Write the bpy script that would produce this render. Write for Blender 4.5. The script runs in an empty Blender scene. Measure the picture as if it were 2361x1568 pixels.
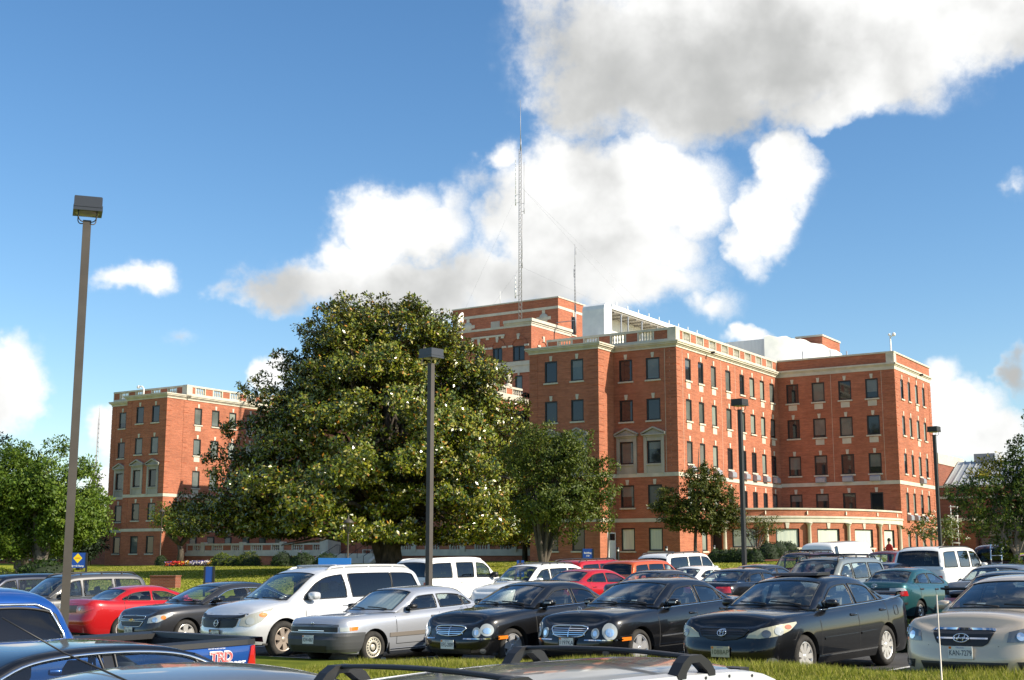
import bpy, bmesh, math, random
import numpy as np
from mathutils import Vector, Matrix
R=math.radians
S=bpy.context.scene; COL=S.collection
# ---------------------------------------------------------------- camera
cd=bpy.data.cameras.new('camera'); cam=bpy.data.objects.new('camera',cd); COL.objects.link(cam)
S.camera=cam
cd.sensor_width=36.0; cd.lens=36.0*2950/2361; cd.clip_start=.05; cd.clip_end=6000
cam.location=(0,0,1.75); cam.rotation_euler=(R(90)+math.atan(503/2950),0,0)
S.view_settings.view_transform='Standard'; S.view_settings.look='None'
S.view_settings.exposure=.6; S.view_settings.gamma=1.0; S.view_settings.use_curve_mapping=False
S.cycles.use_adaptive_sampling=True; S.cycles.adaptive_threshold=.01
S.cycles.max_bounces=8; S.cycles.transparent_max_bounces=16; S.cycles.use_denoising=True
S.cycles.sample_clamp_indirect=6.0; S.cycles.caustics_reflective=False; S.cycles.caustics_refractive=False
# ---------------------------------------------------------------- sun and sky
SUN_AZ,SUN_EL=111.5,32.0
SD=Vector((math.sin(R(SUN_AZ))*math.cos(R(SUN_EL)),math.cos(R(SUN_AZ))*math.cos(R(SUN_EL)),math.sin(R(SUN_EL))))
sl=bpy.data.lights.new('sun','SUN'); sl.energy=5.0; sl.angle=R(.53); sl.color=(1.0,.90,.74)
so=bpy.data.objects.new('sun',sl); COL.objects.link(so); so.rotation_euler=(-SD).to_track_quat('-Z','Y').to_euler(); so.location=(30,-20,60)
W=bpy.data.worlds.new('World'); S.world=W; W.use_nodes=True
def world_sky():
    nt=W.node_tree; N=nt.nodes; L=nt.links; N.clear()
    out=N.new('ShaderNodeOutputWorld'); bg=N.new('ShaderNodeBackground'); L.new(bg.outputs[0],out.inputs[0])
    sky=N.new('ShaderNodeTexSky'); sky.sky_type='NISHITA'; sky.sun_disc=False
    sky.sun_elevation=R(SUN_EL); sky.sun_rotation=R(SUN_AZ); sky.air_density=1.0; sky.dust_density=.35; sky.ozone_density=2.2
    def math_(op,a,b=None,c=None,clamp=False):
        n=N.new('ShaderNodeMath'); n.operation=op; n.use_clamp=clamp
        for i,v in enumerate((a,b,c)):
            if v is None: continue
            if hasattr(v,'links') or hasattr(v,'node'): L.new(v,n.inputs[i])
            else: n.inputs[i].default_value=v
        return n.outputs[0]
    def mix(f,a,b):
        n=N.new('ShaderNodeMix'); n.data_type='RGBA'
        for s,v in ((n.inputs[0],f),(n.inputs[6],a),(n.inputs[7],b)):
            if hasattr(v,'node'): L.new(v,s)
            else: s.default_value=v
        return n.outputs[2]
    def smooth(x,a,b):
        n=N.new('ShaderNodeMapRange'); n.interpolation_type='SMOOTHERSTEP'; L.new(x,n.inputs[0]); n.inputs[1].default_value=a; n.inputs[2].default_value=b
        return n.outputs[0]
    tc=N.new('ShaderNodeTexCoord'); sp=N.new('ShaderNodeSeparateXYZ'); L.new(tc.outputs['Generated'],sp.inputs[0])
    az=math_('ARCTAN2',sp.outputs[0],sp.outputs[1]); el=math_('ARCSINE',sp.outputs[2])
    q0=N.new('ShaderNodeCombineXYZ'); L.new(az,q0.inputs[0]); L.new(el,q0.inputs[1]); q0=q0.outputs[0]
    def noise(vec,scale,detail,rough=.55,off=(0,0,0)):
        m=N.new('ShaderNodeMapping'); L.new(vec,m.inputs[0]); m.inputs[1].default_value=off
        n=N.new('ShaderNodeTexNoise'); n.inputs['Scale'].default_value=scale; n.inputs['Detail'].default_value=detail; n.inputs['Roughness'].default_value=rough
        L.new(m.outputs[0],n.inputs['Vector']); return n
    def vm(op,a,b):
        n=N.new('ShaderNodeVectorMath'); n.operation=op
        for i,v in enumerate((a,b)):
            if hasattr(v,'node'): L.new(v,n.inputs[i])
            elif op=='SCALE' and i==1: n.inputs[3].default_value=v
            else: n.inputs[i].default_value=v
        return n.outputs[0]
    w1=noise(q0,9,5,.6); w=vm('SCALE',vm('SUBTRACT',w1.outputs['Color'],(.5,.5,.5)),.085)
    w2=noise(q0,34,5,.6); wb=vm('SCALE',vm('SUBTRACT',w2.outputs['Color'],(.5,.5,.5)),.022)
    q=vm('ADD',vm('ADD',q0,w),wb)
    # cloud masses: azimuth, elevation, half width, half height (degrees), tilt, weight, greyness
    blobs=[(15.5,24.6,11.53,1.99,0,0.9,0.05),(21.5,21.8,4.27,1.45,12,0.8,0.05),(5.6,25.0,6.39,1.29,0,0.6,0.3),(2.4,15.7,2.88,1.38,0,0.5,0.1),(7.9,22.2,8.2,4.4,0,1.1,0.85),(13.5,22.3,10.48,3.67,0,1.1,0.8),(19.2,22.6,8.37,2.72,8,1,0.5),(3.6,20.4,3.16,1.91,0,0.8,0.9),(9.3,20.6,7.86,2.11,-4,1,0.8),(22.5,22.5,5.28,2.46,10,1,0.3),(14.5,19.6,3.89,1.31,12,0.8,0.05),(16.3,20.6,5.87,1.72,15,0.9,0.35),(3.1,23.6,2.46,2.41,0,0.5,0.5),(6.4,17.1,4.54,2.73,-10,1,0.05),(3.0,16.5,5.54,2.98,0,0.95,0.4),(3.4,14.0,6.21,3.47,0,1,0.5),(8.4,16.0,2.12,2.05,0,0.9,0.05),(-0.6,18.2,1.46,1.25,0,0.7,0.05),(1.0,14.8,3.0,3.01,0,0.9,0.55),(5.3,12.6,4.73,1.85,0,0.8,0.5),(0.8,12.3,5.96,1.63,0,0.8,0.7),(7.5,13.9,1.88,1.61,0,0.7,0.3),(-5.6,15.1,2.74,1.95,0,0.95,0.05),(-4.2,14.0,2.62,1.85,0,0.8,0.3),(-7.1,13.4,2.59,1.73,0,0.85,0.2),(-8.5,12.0,4.19,1.5,-5,0.8,0.6),(-10.6,11.5,2.53,1.26,0,0.6,0.6),(-5.0,11.8,4.72,1.74,0,0.9,0.75),(-2.8,15.2,1.44,1.61,-30,0.35,0.2),(12.4,17.0,1.66,2.06,15,0.95,0.02),(11.5,15.3,1.43,2.15,20,0.9,0.05),(10.7,13.8,1.27,1.48,20,0.6,0.15),(-16.6,11.9,2.3,1.12,0,0.7,0.15),(-15.4,12.1,1.33,1.12,0,0.7,0.08),(-21.3,7.8,1.74,2.39,0,1,0.1),(-21.8,6.9,1.42,1.73,0,0.9,0.45),(19.6,5.6,2.28,1.86,0,1,0.1),(18.6,6.9,1.27,1.32,0,0.6,0.2),(20.8,4.9,1.83,1.51,0,0.9,0.15),(-10.9,7.7,1.18,1.03,0,0.85,0.05),(-17.8,5.5,1.06,1.32,0,0.7,0.2),(-17.9,3.7,1.16,1.32,0,0.8,0.1),(10.7,10.0,1.49,0.73,0,0.8,0.1),(9.0,11.4,1.74,1.15,0,0.5,0.5),(7.9,11.6,1.4,1.38,0,0.5,0.5),(21.8,7.3,0.81,1.08,0,0.55,0.95),(22.2,14.9,0.62,0.64,0,0.3,0.2),(-14.3,9.1,1.22,0.56,0,0.22,1)]
    dmax=None; gsum=None; dsum=None
    for (a,e,ra,re,rot,wt,gr) in blobs:
        m=N.new('ShaderNodeMapping'); m.vector_type='TEXTURE'; L.new(q,m.inputs[0])
        m.inputs[1].default_value=(R(a),R(e),0); m.inputs[2].default_value=(0,0,R(rot)); m.inputs[3].default_value=(R(ra)*1.1,R(re)*1.1,1)
        ln=N.new('ShaderNodeVectorMath'); ln.operation='LENGTH'; L.new(m.outputs[0],ln.inputs[0])
        d=math_('MULTIPLY',math_('SUBTRACT',1.0,ln.outputs['Value'],clamp=True),wt*1.25)
        dmax=d if dmax is None else math_('MAXIMUM',dmax,d)
        g=math_('MULTIPLY',d,gr); gsum=g if gsum is None else math_('ADD',gsum,g); dsum=d if dsum is None else math_('ADD',dsum,d)
    gsum=math_('MULTIPLY',math_('DIVIDE',gsum,math_('ADD',dsum,.02)),math_('MINIMUM',math_('MULTIPLY',dmax,2.6),1.0))
    # scattered clouds over the rest of the sky (seen in reflections)
    far=noise(q0,3.2,6,.55,(3.1,1.7,0)); faraz=smooth(math_('ABSOLUTE',az),.50,.75)
    dfar=math_('MULTIPLY',smooth(far.outputs[0],.5,.75),faraz)
    upel=smooth(el,.52,.66); dup=math_('MULTIPLY',smooth(far.outputs[0],.46,.72),upel)
    dfar=math_('MAXIMUM',dfar,dup)
    n1=noise(q0,18,9,.66); n2=noise(q0,5.5,4,.5,(7,3,0))
    det=math_('ADD',math_('MULTIPLY',math_('SUBTRACT',n1.outputs[0],.5),1.0),math_('MULTIPLY',math_('SUBTRACT',n2.outputs[0],.5),.25))
    dens=math_('ADD',dmax,math_('MULTIPLY',det,smooth(dmax,.0,.22)))
    cov=math_('MAXIMUM',smooth(dens,.0,.66),math_('MULTIPLY',dfar,.9))
    # light and shade inside the cloud: thickness falls off towards the sun side
    na=noise(q0,10,5,.5); nb=noise(q0,10,5,.5,(-.026,-.018,0))
    lit=math_('ADD',.5,math_('MULTIPLY',math_('SUBTRACT',na.outputs[0],nb.outputs[0]),2.4),clamp=True)
    gray=math_('ADD',math_('MULTIPLY',gsum,.82),math_('MULTIPLY',math_('MULTIPLY',math_('SUBTRACT',.5,lit),.8),math_('SUBTRACT',1.0,math_('MULTIPLY',gsum,.55))))
    gray=math_('ADD',gray,math_('MULTIPLY',math_('SUBTRACT',noise(q0,7,5,.55,(2,9,0)).outputs[0],.5),.85))
    gray=smooth(gray,-.08,1.12)
    cc=mix(gray,(.74,.74,.73,1),(.345,.35,.345,1))
    hs=N.new('ShaderNodeHueSaturation'); hs.inputs['Saturation'].default_value=SKY_SAT; hs.inputs['Value'].default_value=SKY_VAL; L.new(sky.outputs[0],hs.inputs['Color'])
    cs=N.new('ShaderNodeVectorMath'); cs.operation='SCALE'; L.new(cc,cs.inputs[0]); cs.inputs[3].default_value=1/SKY_STR
    fin=mix(cov,hs.outputs[0],cs.outputs[0])
    L.new(fin,bg.inputs[0]); bg.inputs[1].default_value=SKY_STR
SKY_STR,SKY_SAT,SKY_VAL=.10,1.22,1.12
world_sky()
# ---------------------------------------------------------------- helpers
def tag(o,label=None,cat=None,group=None,kind=None):
    if label: o['label']=label
    if cat: o['category']=cat
    if group: o['group']=group
    if kind: o['kind']=kind
    return o
def empty(name,loc,rz=0,label=None,cat=None,group=None):
    o=bpy.data.objects.new(name,None); o.empty_display_size=.3; COL.objects.link(o); o.location=loc; o.rotation_euler=(0,0,rz)
    return tag(o,label,cat,group)
class MB:
    def __init__(s): s.v=[]; s.f=[]; s.m=[]; s.s=[]
    def add(s,vs,fs,mi=0,sm=False):
        b=len(s.v); s.v.extend(vs)
        for f in fs: s.f.append(tuple(b+i for i in f)); s.m.append(mi); s.s.append(sm)
        return s
    def box(s,x0,x1,y0,y1,z0,z1,mi=0,xf=None):
        vs=[(x,y,z) for z in (z0,z1) for y in (y0,y1) for x in (x0,x1)]
        if xf: vs=[xf(*p) for p in vs]
        return s.add(vs,[(0,2,3,1),(4,5,7,6),(0,1,5,4),(2,6,7,3),(0,4,6,2),(1,3,7,5)],mi)
    def prism(s,poly,fa,fb,mi=0,sm=False):
        # polygon list of points, fa/fb map a point to the two ends
        n=len(poly); vs=[fa(p) for p in poly]+[fb(p) for p in poly]
        s.add(vs,[tuple(range(n))[::-1],tuple(range(n,2*n))],mi)
        b=len(s.v)-2*n
        for i in range(n):
            j=(i+1)%n; s.f.append((b+i,b+j,b+n+j,b+n+i)); s.m.append(mi); s.s.append(sm)
        return s
    def grid(s,rows,mi=0,sm=True,closev=False):
        b=len(s.v); n=len(rows[0])
        for r in rows: s.v.extend(r)
        for i in range(len(rows)-1):
            for j in range(n if closev else n-1):
                k=(j+1)%n
                s.f.append((b+i*n+j,b+i*n+k,b+(i+1)*n+k,b+(i+1)*n+j)); s.m.append(mi); s.s.append(sm)
        return s
    def tube(s,pts,rad,n=8,mi=0,cap=True,sm=True):
        pts=[Vector(p) for p in pts]
        if not hasattr(rad,'__len__'): rad=[rad]*len(pts)
        rows=[]; ref=None
        for i,p in enumerate(pts):
            d=(pts[min(i+1,len(pts)-1)]-pts[max(i-1,0)])
            d=d.normalized() if d.length>1e-9 else Vector((0,0,1))
            if ref is None or abs(ref.dot(d))>.95: ref=Vector((1,0,0)) if abs(d.x)<.8 else Vector((0,1,0))
            a=d.cross(ref).normalized(); b2=d.cross(a); ref=a.cross(d)
            rows.append([tuple(p+(a*math.cos(t)+b2*math.sin(t))*rad[i]) for t in [2*math.pi*k/n for k in range(n)]])
        b=len(s.v); s.grid(rows,mi,sm,True)
        if cap:
            s.f.append(tuple(range(b,b+n))[::-1]); s.m.append(mi); s.s.append(False)
            e=b+(len(pts)-1)*n; s.f.append(tuple(range(e,e+n))); s.m.append(mi); s.s.append(False)
        return s
    def lathe(s,prof,xf=lambda x,y,z:(x,y,z),n=16,mi=0,sm=True):
        # prof: (r,h) about local z
        rows=[[xf(r*math.cos(2*math.pi*k/n),r*math.sin(2*math.pi*k/n),h) for k in range(n)] for r,h in prof]
        return s.grid(rows,mi,sm,True)
    def build(s,name,mats,parent=None,weld=0,flip=False):
        me=bpy.data.meshes.new(name); me.from_pydata([tuple(p) for p in s.v],[],s.f); 
        if not isinstance(mats,(list,tuple)): mats=[mats]
        for m in mats: me.materials.append(m)
        me.polygons.foreach_set('material_index',s.m); me.polygons.foreach_set('use_smooth',s.s)
        if weld or flip:
            bm=bmesh.new(); bm.from_mesh(me)
            if weld: bmesh.ops.remove_doubles(bm,verts=bm.verts,dist=weld)
            bmesh.ops.recalc_face_normals(bm,faces=bm.faces); bm.to_mesh(me); bm.free()
        me.update()
        o=bpy.data.objects.new(name,me); COL.objects.link(o)
        if parent: o.parent=parent
        return o
# ---------------------------------------------------------------- materials
MATS={}
def mat(name,col=(.5,.5,.5),rough=.6,metal=0,spec=.5,coat=0,coat_r=.03,alpha=None):
    if name in MATS: return MATS[name]
    m=bpy.data.materials.new(name); m.use_nodes=True; p=m.node_tree.nodes['Principled BSDF']
    p.inputs['Base Color'].default_value=(*col,1); p.inputs['Roughness'].default_value=rough; p.inputs['Metallic'].default_value=metal
    p.inputs['Specular IOR Level'].default_value=spec; p.inputs['Coat Weight'].default_value=coat; p.inputs['Coat Roughness'].default_value=coat_r
    MATS[name]=m; return m
def nodes(m): return m.node_tree.nodes,m.node_tree.links,m.node_tree.nodes['Principled BSDF']
def noisy(name,c1,c2,scale=4,detail=6,rough=.7,bump=0,bscale=None,spec=.3,lo=.35,hi=.65,metal=0,coord='Object',stretch=(1,1,1),coat=0):
    if name in MATS: return MATS[name]
    m=mat(name,c1,rough,metal,spec,coat); N,L,p=nodes(m)
    tc=N.new('ShaderNodeTexCoord'); mp=N.new('ShaderNodeMapping'); mp.inputs[3].default_value=stretch; L.new(tc.outputs[coord],mp.inputs[0])
    n=N.new('ShaderNodeTexNoise'); n.inputs['Scale'].default_value=scale; n.inputs['Detail'].default_value=detail; L.new(mp.outputs[0],n.inputs['Vector'])
    r=N.new('ShaderNodeValToRGB'); r.color_ramp.elements[0].position=lo; r.color_ramp.elements[1].position=hi
    r.color_ramp.elements[0].color=(*c1,1); r.color_ramp.elements[1].color=(*c2,1); L.new(n.outputs[0],r.inputs[0]); L.new(r.outputs[0],p.inputs['Base Color'])
    if bump:
        b=N.new('ShaderNodeBump'); b.inputs['Strength'].default_value=bump; b.inputs['Distance'].default_value=.02
        n2=N.new('ShaderNodeTexNoise'); n2.inputs['Scale'].default_value=bscale or scale*6; n2.inputs['Detail'].default_value=4; L.new(mp.outputs[0],n2.inputs['Vector'])
        L.new(n2.outputs[0],b.inputs['Height']); L.new(b.outputs[0],p.inputs['Normal'])
    return m
def brick_mat(name,ca,cb,mortar,rough=.85):
    m=mat(name,ca,rough,0,.2); N,L,p=nodes(m)
    tc=N.new('ShaderNodeTexCoord'); sp=N.new('ShaderNodeSeparateXYZ'); L.new(tc.outputs['Object'],sp.inputs[0])
    ad=N.new('ShaderNodeMath'); ad.operation='ADD'; L.new(sp.outputs[0],ad.inputs[0]); L.new(sp.outputs[1],ad.inputs[1])
    cb_=N.new('ShaderNodeCombineXYZ'); L.new(ad.outputs[0],cb_.inputs[0]); L.new(sp.outputs[2],cb_.inputs[1])
    b=N.new('ShaderNodeTexBrick'); L.new(cb_.outputs[0],b.inputs['Vector'])
    b.inputs['Color1'].default_value=(*ca,1); b.inputs['Color2'].default_value=(*cb,1); b.inputs['Mortar'].default_value=(*mortar,1)
    b.inputs['Scale'].default_value=1; b.inputs['Brick Width'].default_value=.24; b.inputs['Row Height'].default_value=.085; b.inputs['Mortar Size'].default_value=.011; b.inputs['Bias'].default_value=-.1
    n=N.new('ShaderNodeTexNoise'); n.inputs['Scale'].default_value=.35; n.inputs['Detail'].default_value=7; n.inputs['Roughness'].default_value=.65; L.new(cb_.outputs[0],n.inputs['Vector'])
    n2=N.new('ShaderNodeTexNoise'); n2.inputs['Scale'].default_value=1; n2.inputs['Detail'].default_value=4
    mp=N.new('ShaderNodeMapping'); mp.inputs[3].default_value=(.6,7,1); L.new(cb_.outputs[0],mp.inputs[0]); L.new(mp.outputs[0],n2.inputs['Vector'])
    a2=N.new('ShaderNodeMath'); a2.operation='ADD'; L.new(n.outputs[0],a2.inputs[0]); L.new(n2.outputs[0],a2.inputs[1])
    mr=N.new('ShaderNodeMapRange'); mr.inputs[1].default_value=.7; mr.inputs[2].default_value=1.3; mr.inputs[3].default_value=.74; mr.inputs[4].default_value=1.24; L.new(a2.outputs[0],mr.inputs[0])
    vs=N.new('ShaderNodeVectorMath'); vs.operation='SCALE'; L.new(b.outputs[0],vs.inputs[0]); L.new(mr.outputs[0],vs.inputs[3]); L.new(vs.outputs[0],p.inputs['Base Color'])
    return m
def glass_mat(name,tint,refl=.10,rough=.02):
    m=bpy.data.materials.new(name); m.use_nodes=True; N=m.node_tree.nodes; L=m.node_tree.links; N.clear()
    o=N.new('ShaderNodeOutputMaterial'); mx=N.new('ShaderNodeMixShader'); t=N.new('ShaderNodeBsdfTransparent'); g=N.new('ShaderNodeBsdfGlossy')
    t.inputs[0].default_value=(*tint,1); g.inputs['Roughness'].default_value=rough; g.inputs[0].default_value=(.95,.97,1,1)
    lw=N.new('ShaderNodeLayerWeight'); lw.inputs[0].default_value=.5; pw=N.new('ShaderNodeMath'); pw.operation='POWER'; L.new(lw.outputs['Facing'],pw.inputs[0]); pw.inputs[1].default_value=3.2
    mr=N.new('ShaderNodeMapRange'); mr.inputs[3].default_value=refl-.03; mr.inputs[4].default_value=.95; L.new(pw.outputs[0],mr.inputs[0])
    L.new(mr.outputs[0],mx.inputs[0]); L.new(t.outputs[0],mx.inputs[1]); L.new(g.outputs[0],mx.inputs[2]); L.new(mx.outputs[0],o.inputs[0])
    MATS[name]=m; return m
def paint(name,col,metal=0,rough=.35,coat=1.0):
    if name in MATS: return MATS[name]
    m=mat(name,col,rough,metal,.18,coat,.02); N,L,p=nodes(m)
    # road dust and slight waviness of the lacquer
    tc=N.new('ShaderNodeTexCoord'); n=N.new('ShaderNodeTexNoise'); n.inputs['Scale'].default_value=3.0; n.inputs['Detail'].default_value=5; L.new(tc.outputs['Object'],n.inputs['Vector'])
    mr=N.new('ShaderNodeMapRange'); mr.inputs[1].default_value=.35; mr.inputs[2].default_value=.75; mr.inputs[3].default_value=.02; mr.inputs[4].default_value=.10; L.new(n.outputs[0],mr.inputs[0]); L.new(mr.outputs[0],p.inputs['Coat Roughness'])
    mx=N.new('ShaderNodeMix'); mx.data_type='RGBA'; mx.inputs[6].default_value=(*col,1); mx.inputs[7].default_value=(*[c*.92+.006 for c in col],1)
    m2=N.new('ShaderNodeMapRange'); m2.inputs[1].default_value=.45; m2.inputs[2].default_value=.8; m2.inputs[4].default_value=.35; L.new(n.outputs[0],m2.inputs[0]); L.new(m2.outputs[0],mx.inputs[0]); L.new(mx.outputs[2],p.inputs['Base Color'])
    return m
BRICK=brick_mat('red_brick',(.43,.118,.056),(.31,.074,.038),(.37,.23,.155))
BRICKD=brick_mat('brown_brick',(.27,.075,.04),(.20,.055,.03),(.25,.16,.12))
STONE=noisy('limestone',(.62,.57,.46),(.50,.47,.39),1.3,8,.8,.1,20)
STONEG=noisy('weathered_limestone',(.46,.43,.36),(.30,.285,.25),.8,8,.85,.1,20,stretch=(1,1,.4))
DARKF=mat('dark_window_frame',(.012,.012,.013),.45)
PANE_D=mat('dark_pane',(.018,.022,.026),.04,0,.6)
PANE_B=noisy('pane_over_blinds',(.14,.16,.145),(.085,.10,.095),.6,3,.08,spec=.6)
PANE_L=noisy('pane_over_pale_blinds',(.30,.33,.28),(.22,.25,.22),.5,3,.1,spec=.6)
CURT=noisy('curtained_pane',(.62,.66,.55),(.50,.56,.50),1.2,5,.15,spec=.5,stretch=(6,6,.3))
WHITE=mat('white_paint',(.8,.8,.78),.5)
ROOFG=mat('roof_gravel',(.3,.29,.27),.9)
METG=mat('grey_metal',(.34,.36,.40),.45,.2)
CHROME=mat('chrome',(.75,.76,.78),.08,1)
BLACKP=mat('black_plastic',(.012,.012,.013),.45)
RUBBER=noisy('tyre_rubber',(.022,.021,.020),(.04,.037,.033),9,4,.8,.3,60)
GLASS=glass_mat('car_glass',(.70,.77,.75),.09)
TINT=glass_mat('tinted_glass',(.05,.055,.06),.08)
ASPH=noisy('asphalt',(.058,.056,.054),(.085,.082,.078),1.2,10,.85,.5,60)
CONC=noisy('concrete',(.42,.40,.36),(.33,.32,.29),2,8,.85,.3,40)
# ---------------------------------------------------------------- ground
AX=(.656,.755); NX=(.755,-.656)                 # parking bay axis (away from the camera) and row direction
def TN(t,n): return (t*AX[0]+n*NX[0],t*AX[1]+n*NX[1])
def sstep(x,a,b):
    x=min(1,max(0,(x-a)/(b-a))); return x*x*(3-2*x)
def g(x,y):
    t=x*AX[0]+y*AX[1]
    z=max(-1.1,min(.75,.022*x))*(.3+.7*sstep(t,8,16))-.1+1.45*sstep(y,46,112)+.45*sstep(y,110,165)
    z-=.17*(1-sstep(t,9,15))
    if x<-20: z+=.006*(-20-x)*sstep(y,90,140)
    return z
def gv(x,y,dz=0): return (x,y,g(x,y)+dz)
def drape(name,pts,mat_,dz,nu,nv,kind='structure'):
    # pts: four corners (x,y) in order
    a,b,c,d=[Vector(p) for p in pts]; rows=[]
    for i in range(nu+1):
        p=a.lerp(b,i/nu); q=d.lerp(c,i/nu); rows.append([gv(*p.lerp(q,j/nv),dz) for j in range(nv+1)])
    o=MB().grid(rows,0,True).build(name,mat_,flip=True); tag(o,kind=kind); return o
LAWN=noisy('lawn_grass',(.30,.31,.045),(.19,.225,.032),.9,10,1,.6,30,spec=0)
def lawn_tune():
    N,L,p=nodes(LAWN); p.inputs['Sheen Weight'].default_value=0
lawn_tune()
xs=np.concatenate([np.array([-2500,-900,-400]),np.arange(-220,221,4.0),np.array([400,900,2500])])
ys=np.concatenate([np.array([-400,-100,-40]),np.arange(-16,240,4.0),np.array([300,400,700,1200,3500])])
MB().grid([[gv(float(x),float(y),-.05) for x in xs] for y in ys],0,True).build('ground',LAWN,flip=True)['kind']='structure'
drape('near_parking_lot',[TN(-9,-40),TN(-9,20),TN(10.6,20),TN(10.6,-40)],ASPH,.0,30,12)
drape('far_parking_lot',[TN(16.3,-46),TN(16.3,26),TN(31,34),TN(31,-40)],ASPH,.0,40,16)
drape('rear_parking_lot',[TN(31,-30.5),TN(31,34),TN(74,52),TN(62,-28)],ASPH,.0,40,30)
VERGE=noisy('verge_grass_soil',(.16,.18,.03),(.10,.125,.022),2.2,8,1,.5,40,spec=0)
def vh(n): return .11+.22*sstep(n,-17.5,-9.5)
VP=[(10.6,-.02),(10.62,.4),(11.2,.55),(12.5,.75),(14,.92),(15.2,1.0),(15.9,.95),(16.25,.35),(16.32,-.1)]
def verge():
    rows=[]
    for i in range(61):
        n=-44+i*66/60; r=[]
        for t,k in VP: r.append(gv(*TN(t,n),vh(n)*k))
        rows.append(r)
    MB().grid(rows,0,True).build('grass_verge',VERGE,flip=True)['kind']='structure'
    k=MB()
    for i in range(60):
        n0=-44+i*1.1; n1=n0+1.1
        for t0,t1,h in ((10.42,10.6,.12),(16.3,16.46,.05)):
            c=[TN(t0,n0),TN(t1,n0),TN(t1,n1),TN(t0,n1)]
            k.add([gv(*p,-.05) for p in c]+[gv(*p,h) for p in c],[(4,5,6,7),(0,1,5,4),(1,2,6,5),(2,3,7,6),(3,0,4,7)])
    k.build('kerb',CONC,flip=True)['kind']='structure'
verge()
GRASS=None
def leafmat(name,cols,rough=.5,trans=.25,spec=.35,back=None):
    m=mat(name,cols[0],rough,0,spec); N,L,p=nodes(m)
    a=N.new('ShaderNodeAttribute'); a.attribute_name='tint'
    r=N.new('ShaderNodeValToRGB'); e=r.color_ramp.elements
    r.color_ramp.interpolation='LINEAR'
    for i,c in enumerate(cols):
        x=i/(len(cols)-1)
        if i==0: el=e[0]
        elif i==len(cols)-1: el=e[len(e)-1]
        else: el=e.new(x)
        el.position=x; el.color=(*c,1)
    L.new(a.outputs['Fac'],r.inputs[0]); col=r.outputs[0]
    if back:
        ge=N.new('ShaderNodeNewGeometry'); mx=N.new('ShaderNodeMix'); mx.data_type='RGBA'; L.new(ge.outputs['Backfacing'],mx.inputs[0]); L.new(col,mx.inputs[6]); mx.inputs[7].default_value=(*back,1); col=mx.outputs[2]
    L.new(col,p.inputs['Base Color'])
    if trans:
        t=N.new('ShaderNodeBsdfTranslucent'); L.new(col,t.inputs[0]); ms=N.new('ShaderNodeMixShader'); ms.inputs[0].default_value=trans
        L.new(p.outputs[0],ms.inputs[1]); L.new(t.outputs[0],ms.inputs[2]); L.new(ms.outputs[0],N['Material Output'].inputs[0])
    return m
def fastmesh(name,V,F4,mats,tint=None,mi=None,parent=None):
    me=bpy.data.meshes.new(name); nv=len(V); nf,k=F4.shape
    me.vertices.add(nv); me.vertices.foreach_set('co',V.astype(np.float32).ravel())
    me.loops.add(nf*k); me.loops.foreach_set('vertex_index',F4.astype(np.int32).ravel())
    me.polygons.add(nf); me.polygons.foreach_set('loop_start',np.arange(0,nf*k,k,dtype=np.int32)); me.polygons.foreach_set('loop_total',np.full(nf,k,np.int32))
    for m in (mats if isinstance(mats,(list,tuple)) else [mats]): me.materials.append(m)
    if mi is not None: me.polygons.foreach_set('material_index',mi.astype(np.int32))
    if tint is not None:
        at=me.attributes.new('tint','FLOAT','POINT'); at.data.foreach_set('value',tint.astype(np.float32))
    me.update(calc_edges=True); o=bpy.data.objects.new(name,me); COL.objects.link(o)
    if parent: o.parent=parent
    return o
def blades(name,cnt,tr,nr,h,mat_,rng,dz=.12,label=None,fn=None):
    t=rng.uniform(*tr,cnt); n=rng.uniform(*nr,cnt)
    x=t*AX[0]+n*NX[0]; y=t*AX[1]+n*NX[1]
    z=np.array([g(a,b) for a,b in zip(x,y)])+(np.array([fn(a,b) for a,b in zip(t,n)]) if fn else dz)
    cl=.6+.8*np.clip(np.sin(x*1.3)*np.sin(y*1.7)+.5*np.sin(x*4.1+y*3.3)+.5,0,1.4)
    hh=h*cl*rng.uniform(.4,1.25,cnt); a=rng.uniform(0,2*np.pi,cnt); w=rng.uniform(.004,.009,cnt); lean=rng.uniform(.1,.9,cnt)*hh; la=rng.uniform(0,2*np.pi,cnt)
    V=np.zeros((cnt,3,3)); V[:,0]=np.stack([x-np.cos(a)*w,y-np.sin(a)*w,z],1); V[:,1]=np.stack([x+np.cos(a)*w,y+np.sin(a)*w,z],1); V[:,2]=np.stack([x+np.cos(la)*lean,y+np.sin(la)*lean,z+hh],1)
    o=fastmesh(name,V.reshape(-1,3),np.arange(cnt*3).reshape(-1,3),mat_,np.repeat(rng.uniform(0,1,cnt),3)); tag(o,label,kind='stuff'); o['category']='grass'; return o
rng=np.random.default_rng(5)
GRASSM=leafmat('grass_blade',[(.10,.135,.014),(.23,.26,.026),(.36,.36,.055),(.48,.42,.14)],.6,.4,.15)
def vz(t,n): return vh(n)*float(np.interp(t,[a for a,b in VP],[b for a,b in VP]))-.01
blades('verge_grass',150000,(11.2,16.35),(-17,-1),.075,GRASSM,rng,label='sunlit green grass strip in front of the parked cars',fn=vz)
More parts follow.
